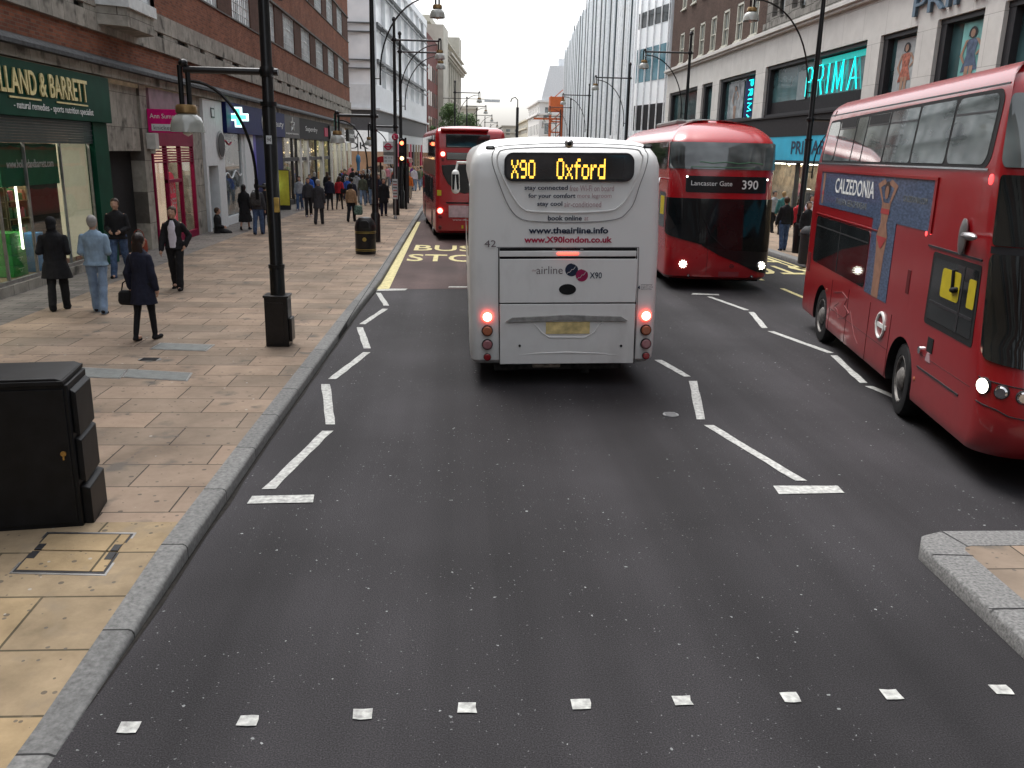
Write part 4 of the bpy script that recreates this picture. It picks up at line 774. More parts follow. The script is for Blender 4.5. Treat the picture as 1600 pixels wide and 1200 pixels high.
# far right white buildings
def far_block(name, label, px0, px1, ptop, Y0_, dep, m, mansard=0, rows=4, win=True):
    a, c = ony(px0, 200, Y0_), ony(px1, 200, Y0_); zt = ony(px0, ptop, Y0_).z; t = base(name, (a.x, Y0_, 0), label, 'building')
    w_ = c.x-a.x; b = MB(); b.box(a.x, c.x, Y0_, Y0_+dep, 0, zt)
    for f_ in (.0, .18): b.box(a.x-.5, c.x+.01, Y0_-.5, Y0_+dep, zt*(1-f_)-.35, zt*(1-f_)+.05)
    b.build('wall', m, t, smooth=False)
    if mansard: b = MB(); b.prism([(a.x+.3, zt+.05), (a.x+w_*.25, zt+mansard), (c.x, zt+mansard), (c.x, zt+.05)], lambda q1, z, d: V((q1, d, z)), Y0_, Y0_+dep); b.box(a.x+w_*.5, a.x+w_*.65, Y0_+2, Y0_+4, zt+mansard, zt+mansard+1.6); b.build('roof', mat('pale_slate_roof', (.68, .70, .72), .6), t, smooth=False)
    if win:
        for i in range(rows):
            for j in range(max(2, int(w_/3.4))):
                b = MB(); y = a.x+1.2+j*3.2; z = zt-3.4-i*3.4
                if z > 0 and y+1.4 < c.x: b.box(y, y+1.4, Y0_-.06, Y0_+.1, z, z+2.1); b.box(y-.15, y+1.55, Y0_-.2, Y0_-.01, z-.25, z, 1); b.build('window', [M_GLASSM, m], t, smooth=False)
    for i in range(rows):
        for j in range(int(dep/4)):
            z = zt-3.4-i*3.4
            if z > 0: b = MB(); b.box(a.x-.05, a.x+.1, Y0_+1.5+j*4, Y0_+3.1+j*4, z, z+2.1); b.build('window', M_GLASSM, t, smooth=False)
    done()
M_PALE = mat('pale_portland_stone', (.74, .73, .71), .8, var=.06)
far_block('white_building', 'white stone building with sloping roof beside the glass fins, far right', 842, 900, 157, 190, 30, M_PALE, mansard=7)
far_block('white_building', 'smaller cream building left of the white one with the sloping roof', 824, 846, 186, 235, 40, mat('pale_cream_stone', (.58, .54, .44), .8, var=.08))
far_block('white_building', 'most distant pale building with stepped roofs where the street ends', 786, 826, 196, 330, 40, M_CREAMS, rows=3)
far_block('white_building', 'distant reddish building over the roof of the white coach', 758, 790, 201, 360, 40, mat('faint_red_brick', (.42, .25, .2), .8), rows=2)
t = base('orange_hoist', (ony(869, 160, 160).x, 160, 0), 'orange scaffold hoist in front of the white building far right', 'hoist'); b = MB(); p = ony(869, 160, 160)
for dx in (-1, 1):
    for dy in (-1, 1): b.box(p.x+dx-.12, p.x+dx+.12, 160+dy-.12, 160+dy+.12, 0, 13)
for k in range(7): b.box(p.x-1.1, p.x+1.1, 158.95, 161.05, 1.4+k*1.8, 1.6+k*1.8); b.tube([(p.x-1, 158.9, 1.5+k*1.8), (p.x+1, 158.9, 3.3+k*1.8)], .08, 5)
b.box(p.x-4, p.x+1, 158.9, 159.1, 9, 9.3); b.build('mast', mat('faded_orange', (.55, .13, .04), .6), t, smooth=False); b = MB(); b.box(p.x-1.2, p.x+1.2, 158.6, 161.2, 10.5, 12.9); b.build('cage', MATS['faded_orange'], t, smooth=False); done()
# ============================================================ STREET FURNITURE
def lantern(b_, c, s=1., brass=False):
    pass
def lamp_post(x, y, z, label, side=1, low=True, low_z=4.22, high_z=7.95, arm=2.25, plinth=True, pole_top=8.75, both=None):
    """tall post: high arm over the road (side = +1 right, -1 left), lower arm the other way over the pavement"""
    t = base('street_lamp', (x, y, z), label, 'street lamp', 'black street lamps along both kerbs')
    Lc = lambda r, h: V((x+r, y, z+h))
    b = MB(); b.lathe([(.115, 0), (.115, 1.2), (.10, 1.25), (.10, 3.6), (.085, 3.65), (.08, 6), (.06, pole_top), (.0, pole_top+.05)], (x, y, z), 16)
    for h in (1.22, 3.62): b.lathe([(.0, 0), (.125, 0), (.125, .06), (0, .06)], (x, y, z+h), 16)
    b.lathe([(.0, 0), (.08, .0), (.1, .08), (.06, .17), (0, .2)], (x, y, z+pole_top), 12)
    b.build('pole', M_BPAINT, t)
    b = MB()
    if plinth:
        b.box(x-.19, x+.17, y-.16, y+.16, z, z+.78); b.box(x-.205, x+.185, y-.175, y+.175, z+.775, z+.81); b.box(x+.17, x+.215, y-.13, y+.13, z+.08, z+.45)
        b.build('base_box', M_BPAINT, t, bevel=.012)
        b = MB(); b.box(x-.16, x+.1, y-.168, y-.158, z+.06, z+.7); b.cyl((x-.1, y-.17, z+.4), (x-.1, y-.165, z+.4), .012, mi=0); b.build('access_door', M_BPAINT, t, bevel=.004)
    else: b.lathe([(.16, 0), (.16, .9), (.12, .98)], (x, y, z), 16); b.build('base_sleeve', M_BPAINT, t)
    def arm_(sg, zz, ln, nm, big):
        b = MB(); b.tube([Lc(-sg*.16, zz), Lc(sg*ln, zz)], .042 if big else .05, 8); b.lathe([(0, -.07), (.1, -.07), (.12, 0), (.1, .07), (0, .07)], Lc(0, zz), 12)
        R = ln*.92
        P = [Lc(sg*(ln-.06-(ln-.3)*(1-cos(a))), zz-.14-(R*1.05)*(1-sin(pi/2-a))*1.0) for a in [k*pi/2/12 for k in range(13)]]
        P = [Lc(sg*(.22+(ln-.34)*cos(a)), zz-.16-(ln*1.0)*(1-sin(a))) for a in [pi/2*(1-k/12) for k in range(13)]]
        P = [Lc(sg*(ln-.1-(ln-.34)*sin(pi/2*k/12)), zz-.16-(ln*1.15)*(1-cos(pi/2*k/12))) for k in range(13)]
        b.tube(P, .026 if big else .024, 6); e = P[-1]; b.tube([e, e-V((0, 0, .3))], .03, 6); b.tube([e-V((0, 0, .1)), e-V((sg*.25, 0, .1))], .02, 5)
        b.build(nm, M_BPAINT, t)
        c = Lc(sg*ln, zz); b = MB(); d = .52 if not big else .42
        for q_ in (-.055, .055): b.cyl(c+V((q_, 0, .06)), c+V((q_, 0, -d)), .038 if not big else .03, n=8)
        b.ell(c+V((0, 0, .09)), .07, .07, .06, 10)
        st = b.build('lantern', M_BPAINT, t)
        b = MB(); b.lathe([(.0, .03), (.13, .03), (.15, 0), (.155, -.08), (.13, -.10), (0, -.1)], c+V((0, 0, -d)), 20); b.build('cap', mat('aged_brass', (.22, .14, .06), .4, .6, var=.35), st)
        b = MB(); b.lathe([(.13, -.10), (.20, -.15), (.235, -.24), (.245, -.36), (.235, -.36), (.225, -.24), (.19, -.16), (.12, -.11)], c+V((0, 0, -d)), 24, cap=False); b.build('glass_bowl', M_BOWL, st)
        b = MB(); b.lathe([(0, -.2), (.06, -.2), (.08, -.3), (.07, -.38), (0, -.42)], c+V((0, 0, -d)), 14); b.build('bulb', mat('frosted_bulb', (.6, .6, .55), .3), st)
    arm_(side, high_z, arm, 'high_arm', True)
    if low: arm_(-side, low_z-z, 1.2, 'low_arm', False)
    done(); return t
M_BOWL = mat('milky_lantern_glass', (.34, .35, .32), .12, spec=.9, var=.12, scale=5)
ll = [(-2.80, 13.55, 'black street lamp with big square base box on the near left pavement'), (-2.77, 29.8, 'black street lamp beside the domed litter bin'),
      (-2.95, 42.6, 'black street lamp just behind the bus stop flag'), (-3.0, 47.5, 'black street lamp with the traffic light on its post'), (-.25, 78, 'thin distant street lamp in front of the street tree'), (1.0, 100, 'distant street lamp above the red bus, nearest after the tree'), (2.6, 124, 'distant street lamp above the red bus, second after the tree'), (4.6, 152, 'distant street lamp above the red bus, third after the tree'), (7, 190, 'most distant street lamp on the left side')]
for i, (x, y, s) in enumerate(ll): lamp_post(x, y, .12, s, 1, low=i < 3, plinth=i == 0, arm=2.1)
rl = [(11.37, 28.3, 'black street lamp in front of the store between the two red buses'), (11.35, 44.2, 'street lamp on the right rising behind the roof of the red bus showing 390'), (11.3, 59.3, 'street lamp on the right in front of the glass fins, nearer one'), (11.3, 77.3, 'street lamp on the right in front of the glass fins, second one'), (12.3, 98, 'far street lamp on the right side, third before the glass fins'), (14, 122, 'tiny far street lamp on the right near the orange hoist'), (16.5, 150, 'most distant street lamp on the right')]
for i, (x, y, s) in enumerate(rl): lamp_post(x, y, .12, s, -1, low=i == 0, plinth=False, arm=2.25, low_z=4.4)
p0 = gp(436, 300, 3); # number plate and strap on the near lamp
b = MB(); b.X = None
def at_child(par, b, nm, m, bevel=0): b2 = b; return b2.build(nm, m, par, bevel)
nlp = [o for o in bpy.data.objects if o.name == 'street_lamp'][0]
b = MB(); b.box(-.04, .04, -.1, -.092, 3.08, 3.2); o = b.build('number_plate', M_WPANEL, nlp); text('94', 'lettering', M_TRIM, (-.03, -.101, 3.11), (1, 0, 0), EZ, .06, .06, o, thick=.002)
b = MB(); b.box(.03, .11, -.125, -.09, 2.08, 2.30); b.build('yellow_notice', mat('amber_notice', (.45, .3, .08), .5, var=.4), nlp, bevel=.01)
# tall mast in the distance
p = ony(808, 200, 140); t = base('tall_mast', (p.x, 140, 0), 'tall dark curved mast rising alone from the middle of the street far away', 'mast'); b = MB(); zt = ony(808, 152, 140).z
b.tube([(p.x, 140, 0), (p.x, 140, zt-1.5)], .22, 8); b.build('pole', M_BPAINT, t); b = MB(); b.tube([(p.x, 140, zt-1.6), (p.x, 140, zt-.4), (p.x-.4, 140, zt), (p.x-.9, 140, zt-.2), (p.x-1.1, 140, zt-.7)], .08, 6); b.build('hook', M_BPAINT, t); done()
t = base('overhead_banner', (2, 120, 8), 'small pale banner hung across the street far away', 'banner'); b = MB(); a, c = ony(757, 155, 120), ony(781, 160, 120); b.box(a.x, c.x, 119.95, 120.05, c.z, a.z); b.build('cloth', M_WPANEL, t); b = MB(); b.tube([(-2, 120, a.z), (a.x, 120, a.z)], .04, 5); b.build('wire', M_BPAINT, t); done()
# cabinet
g0 = gp(131, 826, .10); cb = empty('telecom_cabinet', (g0.x, g0.y, .10), radians(9), 'large black metal equipment cabinet standing at the left edge', 'cabinet'); W_, D_, HC = 1.35, .56, 1.28
b = MB(); b.box(-W_, 0, 0, D_, 0, HC-.06); b.build('body', M_CAB, cb, bevel=.008)
b = MB(); b.box(-W_-.02, -.02, -.03, D_+.02, HC-.057, HC-.02); b.prism([(-W_, HC-.02), (-W_+.05, HC), (-.08, HC), (-.03, HC-.02)], lambda a, z, d: V((a, d, z)), -.02, D_+.01); b.build('lid', M_CAB, cb, bevel=.006)
for z0, z1, d in ((.78, 1.17, .04), (.38, .77, .045), (.0, .36, .07)):
    b = MB(); b.prism([(0, z0+.03), (d, z0), (d, z1-.03), (0, z1)], lambda a, z, q_: V((a, q_, z)), .05, D_-.03); b.build('louvre_panel', M_CAB, cb, bevel=.006)
for xa, xb in ((-W_+.02, -.69), (-.67, -.03)):
    b = MB(); b.box(xa, xb, -.012, .01, .06, HC-.09); d_ = b.build('door', M_CAB, cb, bevel=.004)
    b = MB(); b.cyl((xb-.05, -.025, .66), (xb-.05, -.01, .66), .022, n=12); b.box(xb-.056, xb-.044, -.03, -.02, .61, .65); b.build('lock', mat('brass_lock', (.4, .25, .08), .35, .8), d_)
# litter bin
gb = gp(570, 398, .12); bn = base('litter_bin', (gb.x, gb.y+.3, .12), 'black domed litter bin with gold bands by the left kerb', 'litter bin'); c = (gb.x, gb.y+.3, .12)
b = MB(); b.lathe([(.30, 0), (.31, .05), (.31, .70), (.31, .72)], c, 28); b.build('body', M_BPAINT, bn)
b = MB(); b.lathe([(.315, .70), (.32, .74), (.315, .82), (.27, .97), (.18, 1.07), (.0, 1.10)], c, 28); o = b.build('dome', M_BPAINT, bn)
b = MB(); b.lathe([(.13, .0), (.17, .0), (.17, .03), (.13, .03)], (0, 0, 0), 20); b.X = None
b.v = [V((c[0], c[1], c[2])) - (V((gb.x, gb.y+.3, .12))) + Matrix.Rotation(radians(62), 4, 'X') @ p for p in b.v] if False else b.v
b = MB(); b.prism([(-.15, .78), (.15, .78), (.14, .93), (.08, 1.0), (-.08, 1.0), (-.14, .93)], lambda a, z, d: V((c[0]+a, c[1]-.30+d, c[2]+z)), -.02, .12); b.build('opening', M_BLK, bn, bevel=.01)
b = MB()
for h in (.10, .14, .62, .66): b = MB(); b.lathe([(.312, h), (.318, h+.004), (.318, h+.012), (.312, h+.016)], c, 28, cap=False); b.build('gold_band', mat('gold_paint', (.4, .3, .08), .4, .5), bn)
b = MB(); b = MB(); b.lathe([(0, 0), (.06, 0), (.06, .01), (0, .01)], (c[0], c[1]-.318, c[2]+.45), 16, axis='y'); b.build('crest', MATS['gold_paint'], bn); done()
# bus stop
bs = base('bus_stop', (-2.81, 40, .12), 'grey bus stop pole with a red roundel flag and timetable box', 'bus stop sign')
b = MB(); b.cyl((-2.81, 40, .12), (-2.81, 40, 3.95), .04); b.lathe([(.09, 0), (.07, .12), (.04, .15)], (-2.81, 40, .12), 12); b.build('pole', M_STEEL, bs)
b = MB(); b.box(-3.32, -2.86, 39.96, 40.0, 3.08, 3.52); fl = b.build('flag', M_WPANEL, bs); b = MB(); b.tube(arc((-3.09, 39.945, 3.3), .125, 0, 2*pi, 24, (1, 0, 0), EZ)[:-1], .028, 6, closed=True); b.box(-3.29, -2.89, 39.92, 39.955, 3.27, 3.33); b.build('roundel', M_REDT, fl)
b = MB(); b.box(-3.31, -2.87, 39.96, 40.0, 2.93, 3.07); b.box(-3.30, -2.87, 39.961, 39.999, 2.55, 2.92, 1); ro = b.build('route_panel', [M_COVER, M_WPANEL], bs)
text('390  73  98', 'lettering', M_TRIM, (-3.27, 39.95, 2.78), (1, 0, 0), EZ, .36, .07, ro); text('159  113', 'lettering', M_TRIM, (-3.27, 39.95, 2.64), (1, 0, 0), EZ, .3, .07, ro)
b = MB(); b.box(-2.92, -2.7, 39.93, 39.97, 1.02, 1.9); ro = b.build('timetable', M_WPANEL, bs); b = MB()
for k in range(6): b.box(-2.9, -2.72, 39.92, 39.931, 1.1+k*.13, 1.17+k*.13, k % 2)
b.build('printed_columns', [mat('faint_pink_print', (.5, .2, .2), .6), M_COVER], ro); b = MB(); b.ell((-2.78, 39.95, 3.72), .15, .06, .15, 16); lo = b.build('stop_letter_disc', M_REDT, bs); text('L', 'lettering', M_WT, (-2.83, 39.885, 3.65), (1, 0, 0), EZ, .09, .15, lo); done()
# traffic light
tl = base('traffic_light', (-2.72, 46.9, .12), 'traffic light showing red, next to the bus stop', 'traffic light'); b = MB(); b.cyl((-2.72, 46.9, .12), (-2.72, 46.9, 3.8), .055); b.build('pole', M_BPAINT, tl)
b = MB(); b.box(-3.06, -2.76, 46.75, 47.0, 2.55, 3.75)
hd = b.build('head', M_BPAINT, tl, bevel=.02)
for z, m, nm in ((3.52, mat('red_signal', (.8, .1, .05), .4, emit=(1, .12, .05), es=3.5), 'red_light'), (3.12, M_TRIM, 'amber_light'), (2.75, mat('amber_signal', (.8, .5, .2), .4, emit=(1, .6, .25), es=2), 'lower_light')):
    b = MB(); b.lathe([(0, -.02), (.10, -.02), (.10, 0), (0, 0)], (-2.91, 46.745, z), 16, axis='y'); b.build(nm, m, hd)
    b = MB(); b.tube([(-2.91+.12*cos(a), 46.65, z+.12*sin(a)) for a in [k*pi/8 for k in range(9)]], .012, 5); b.build('visor', M_BPAINT, hd)
done()
# bus shelter
sh = base('bus_shelter', (-3.4, 50, .12), 'bus shelter with a red curved roof behind the bus stop', 'bus shelter'); b = MB()
b.prism([(-4.6, 2.5), (-4.55, 2.72), (-4.1, 2.82), (-3.1, 2.82), (-2.65, 2.72), (-2.6, 2.5)], lambda a, z, d: V((a, d, z)), 48.2, 52.4); b.build('roof', M_REDL, sh, smooth=False)
for x in (-4.5, -2.9):
    for y in (48.4, 52.2): b = MB(); b.box(x-.05, x+.05, y-.05, y+.05, .12, 2.5); b.build('post', M_TRIM, sh)
b = MB(); b.box(-4.52, -4.48, 48.4, 52.2, .4, 2.3); b.build('back_glass', GLASS, sh); b = MB(); b.box(-3.5, -2.7, 48.35, 48.45, .4, 2.3); b.build('advert_panel', M_TRIM, sh, bevel=.03); b = MB(); b.box(-4.4, -4.1, 48.7, 51.9, .55, .6); b.build('bench', M_REDT, sh); done()
# yellow board, blue hanging lantern
p = gp(438, 330, .12); t = base('advert_board', (p.x, p.y+1, .12), 'tall yellow and black notice board behind the near lamp post', 'notice board'); w_ = .86; X0 = ony(425, 300, p.y+1).x; X1 = ony(453, 300, p.y+1).x
b = MB(); b.box(X0, X1, p.y+1, p.y+1.15, .12, 2.1); b.build('frame', M_TRIM, t, bevel=.02); b = MB(); b.box(X0+.03, X1-.03, p.y+.97, p.y+1, .35, 2.05); b.build('yellow_face', mat('lime_yellow', (.55, .48, .05), .5), t); done()
p = ony(560, 262, 56); t = base('blue_lamp', (p.x, 56, .12), 'slim blue lamp on a thin post before the white shop sign', 'lamp'); b = MB(); b.cyl((p.x, 56, .12), (p.x, 56, 3.9), .03, n=8); b.build('post', M_BPAINT, t); b = MB(); b.lathe([(.0, 1.75), (.09, 1.75), (.10, 2.2), (.15, 2.3), (.13, 2.6), (.05, 2.7), (0, 2.75)], (p.x, 56, .12), 14); b.build('lantern', mat('pale_blue_paint', (.07, .22, .42), .4), t); done()
# right hand litter bin
p = gp(1262, 412, .12); t = base('litter_bin', (p.x, p.y, .12), 'dark round-topped litter bin on the right pavement beside the lamp post', 'litter bin'); b = MB(); b.lathe([(.3, 0), (.3, .9)], (p.x, p.y, .12), 20); b.build('body', M_TRIM, t); b = MB(); b.lathe([(.31, .9), (.29, 1.0), (.2, 1.1), (0, 1.13)], (p.x, p.y, .12), 20); b.build('dome', M_TRIM, t); done()
# street trees
M_LEAF = mat('plane_leaves', (.045, .10, .030), .55, var=.5, scale=.7, alt=(.10, .17, .045)); M_BARK = mat('plane_bark', (.10, .08, .06), .9, var=.4, bump=.4)
def tree(x, y, h, r0, label, seed, n=5200):
    t = base('street_tree', (x, y, 0), label, 'tree', 'street trees on the left'); r = random.Random(seed); b = MB(); b.tube([(x, y, 0), (x+.1, y, h*.3), (x, y+.1, h*.55)], [.28, .2, .12], 8)
    lobes = [(V((x, y, h*.62)), r0*.7)]
    for k in range(13): a = r.uniform(0, 2*pi); e = V((x+cos(a)*r0*r.uniform(.35, .8), y+sin(a)*r0*r.uniform(.35, .8), h*r.uniform(.42, .88))); lobes.append((e, r0*r.uniform(.25, .42))); b.tube([(x, y, h*.35), (V((x, y, h*.5))+e)/2, e], [.1, .06, .03], 5)
    b.build('trunk', M_BARK, t); b = MB()
    for k in range(n):
        c, rr = lobes[r.randrange(len(lobes))]; d = V((r.gauss(0, 1), r.gauss(0, 1), r.gauss(0, 1))).normalized(); p = c+d*rr*(r.random()**.35)*(1+.3*noise.noise(d*2+c)); s_ = r.uniform(.09, .17)
        u = V((r.gauss(0, 1), r.gauss(0, 1), r.gauss(0, .6))).normalized(); v = u.orthogonal().normalized(); b.add([p-u*s_, p+v*s_*.6, p+u*s_, p-v*s_*.6], [(0, 1, 2, 3)])
    b.build('crown', M_LEAF, t, smooth=False); done()
tree(-.55, 112, 9.8, 2.9, 'leafy green street tree above the red bus on the left', 1); tree(2.0, 126, 8.2, 2.4, 'smaller green tree to the right of the big street tree', 2, 3000); tree(-2.5, 108, 6.4, 1.3, 'low green tree top at the left of the big street tree', 3, 2500)
# ============================================================ BUSES
class Shell:
    """body surface: u = metres round the outline from the front centre (+ = driver's side), z = height"""
    def __init__(s, L, hw, rf, rr, bow, prof, zs, crown=.06, rbow=.03):
        s.L, s.hw, s.prof, s.zs, s.crown = L, hw, prof, zs, crown; P = []
        xe = hw-rf; ye = L-bow*(xe/hw)**2
        for k in range(9): x = xe*k/8; P.append((x, L-bow*(x/hw)**2))
        for k in range(1, 9): a = pi/2*k/8; P.append((xe+rf*sin(a), ye-rf*1.0*(1-cos(a))))
        s.ytop = ye-rf; n = 26
        for k in range(1, n): P.append((hw, s.ytop+(rr+rbow-s.ytop)*k/n))
        for k in range(0, 9): a = pi/2*k/8; P.append((hw-rr*(1-cos(a)), rr+rbow-rr*sin(a)))
        for k in range(1, 7): x = (hw-rr)*(1-k/6); P.append((x, rbow*(x/(hw-rr))**2))
        s.P = [V((a, b)) for a, b in P]; s.U = [0]
        for a, b in zip(s.P, s.P[1:]): s.U.append(s.U[-1]+(b-a).length)
        s.UT = s.U[-1]; s.NN = []
        for i in range(len(s.P)):
            a = s.P[max(0, i-1)]; b = s.P[min(len(s.P)-1, i+1)]; t = (b-a).normalized(); s.NN.append(V((-t.y, t.x)))
        s.NN[0] = V((0, 1)); s.NN[-1] = V((0, -1)); s.U0 = s.U[16]
    def uy(s, y): return s.U0+(s.ytop-y)
    def ux(s, x):                                     # u on the front face for a given x
        sg = 1 if x >= 0 else -1; x = abs(x)
        for i in range(16):
            if s.P[i+1].x >= x: return sg*(s.U[i]+(s.U[i+1]-s.U[i])*(x-s.P[i].x)/max(1e-6, s.P[i+1].x-s.P[i].x))
        return sg*s.U0
    def at(s, u, z, off=0.):
        sg = 1 if u >= 0 else -1; q = min(abs(u), s.UT); i = 0
        while i < len(s.U)-2 and s.U[i+1] < q: i += 1
        t = (q-s.U[i])/max(1e-9, s.U[i+1]-s.U[i]); p = s.P[i].lerp(s.P[i+1], t); n = s.NN[i].lerp(s.NN[i+1], t).normalized()
        ins, fs, rs = s.prof(z); wf = max(0, min(1, (p.y-(s.L-1.1))/1.0)); wf = wf*wf*(3-2*wf); wr = max(0, min(1, (.9-p.y)/.8)); wr = wr*wr*(3-2*wr)
        yc = s.L/2; return V((sg*(p.x*(1-ins/s.hw)+n.x*off), yc+(p.y-yc)*(1-ins/yc)+n.y*off+fs*wf+rs*wr, z))
    def shell(s, mi=0):
        us = sorted(set([-q for q in s.U[1:-1]]+s.U[:]))     # -UT == +UT
        b = MB(); R = [[s.at(u, z) for u in us] for z in s.zs]; top = R[-1]; zt = s.zs[-1]
        for k, dz in ((.8, .45), (.5, .8), (.2, .98)): R.append([V((p.x*k, (p.y-s.L/2)*(1-(1-k)*.06)+s.L/2, zt+s.crown*dz)) for p in top])
        b.rings(R, mi); return b
    def patch(s, b, u0, u1, z0, z1, off=.006, du=.16, nz=5, r=0., mi=0, thick=.0):
        z0f = z0 if callable(z0) else (lambda u: z0); z1f = z1 if callable(z1) else (lambda u: z1)
        n = max(2, int(abs(u1-u0)/du)); us = [u0+(u1-u0)*i/n for i in range(n+1)]
        if r: us = sorted(set(us+[u0+r*(1-cos(a*pi/12)) for a in range(7)]+[u1-r*(1-cos(a*pi/12)) for a in range(7)]))
        vs = []; m = len(us)
        for u in us:
            a, c = z0f(u), z1f(u)
            if r:
                d = min(u-min(u0, u1), max(u0, u1)-u)
                if d < r: e = r-sqrt(max(0, r*r-(r-d)**2)); a += e; c -= e
            for k in range(nz+1): vs.append(s.at(u, a+(c-a)*k/nz, off))
        fs = [(i*(nz+1)+k, (i+1)*(nz+1)+k, (i+1)*(nz+1)+k+1, i*(nz+1)+k+1) for i in range(m-1) for k in range(nz)]
        o = len(vs); rim = [i*(nz+1) for i in range(m)]+[(m-1)*(nz+1)+k for k in range(1, nz+1)]+[i*(nz+1)+nz for i in range(m-2, -1, -1)]+[k for k in range(nz-1, 0, -1)]
        for i in rim:
            p = V(vs[i]); u = us[i//(nz+1)]; q = s.at(u, p.z, -.004); vs.append(q)
        for i in range(len(rim)): j = (i+1) % len(rim); fs.append((rim[i], rim[j], o+j, o+i))
        return b.add(vs, fs, mi)
def interp(T):
    def f(z):
        for a, c in zip(T, T[1:]):
            if z <= c[0]: t = max(0, (z-a[0])/(c[0]-a[0])); return [a[k]+(c[k]-a[k])*t for k in (1, 2, 3)]
        return T[-1][1:]
    return f
def cut_arches(me_b, mats, arches, hw, name, parent, r=.56):
    body = me_b.build(name, mats, None)
    cut = MB()
    for y in arches: cut.cyl((-hw-.3, y, .48), (-hw+.42, y, .48), r, n=32, mi=1); cut.cyl((hw-.42, y, .48), (hw+.3, y, .48), r, n=32, mi=1)
    co = cut.build('cutter', mats, None); md = body.modifiers.new('b', 'BOOLEAN'); md.object = co; md.operation = 'DIFFERENCE'; md.solver = 'EXACT'
    bpy.context.view_layer.update(); me = bpy.data.meshes.new_from_object(body.evaluated_get(bpy.context.evaluated_depsgraph_get()))
    if len(me.polygons) > 50: body.modifiers.clear(); body.data = me; me.polygons.foreach_set('use_smooth', [True]*len(me.polygons)); me.set_sharp_from_angle(angle=radians(32))
    else: body.modifiers.clear()
    bpy.data.objects.remove(co); body.parent = parent; return body
def wheel(par, x, y, sg, steer=0., r=.47):
    w_ = empty('wheel', (x, y, r), steer); w_.parent = par; b = MB()
    b.lathe([(.0, -.26), (r-.1, -.26), (r-.02, -.23), (r, -.18), (r, -.06), (r-.02, -.01), (r-.06, .0), (.31, .0), (.30, -.03), (0, -.03)], (0, 0, 0), 36, axis='x')
    b.v = [V((p.x*sg, p.y, p.z)) for p in b.v]; b.build('tyre', M_BLK, w_)
    b = MB(); b.lathe([(.30, -.03), (.295, -.0), (.28, -.005), (.25, -.09), (.16, -.10), (.15, -.02), (.10, .02), (.0, .03)], (0, 0, 0), 30, axis='x', cap=False); b.v = [V((p.x*sg, p.y, p.z)) for p in b.v]
    for k in range(10):
        a = k*pi/5; b.cyl((sg*-.1, .205*cos(a), .205*sin(a)), (sg*-.06, .205*cos(a), .205*sin(a)), .018, n=6); b.cyl((sg*-.088, .235*cos(a+.3), .235*sin(a+.3)), (sg*-.084, .235*cos(a+.3), .235*sin(a+.3)), .022, n=8, mi=1)
    b.build('rim', [M_RIM, M_BLK], w_)
def lampdisc(par, nm, p, n, r, m, ringm=None, rim=.012):
    p, n = V(p), V(n).normalized(); b = MB(); b.cyl(p-n*.01, p+n*.018, r+rim, r+rim*.6, 20); b.cyl(p+n*.018, p+n*.03, r, r*.75, 20, 1); return b.build(nm, [ringm or M_TRIM, m], par)
M_STOPL = mat('lit_brake_lamp', (.9, .2, .15), .3, emit=(1, .08, .05), es=1.4); M_STOPC = mat('brake_lamp_core', (1, .8, .7), .3, emit=(1, .66, .5), es=2.0)
M_AMBER = mat('amber_lens', (.42, .14, .07), .2, coat=.6); M_REV = mat('clear_pinkish_lens', (.32, .14, .15), .2, coat=.6); M_REDLN = mat('dark_red_lens', (.25, .01, .015), .2, coat=.6)
M_HEAD = mat('lit_headlamp', (1, .95, .8), .2, emit=(1, .93, .78), es=4); M_LENS = mat('headlamp_reflector', (.6, .6, .6), .08, 1)
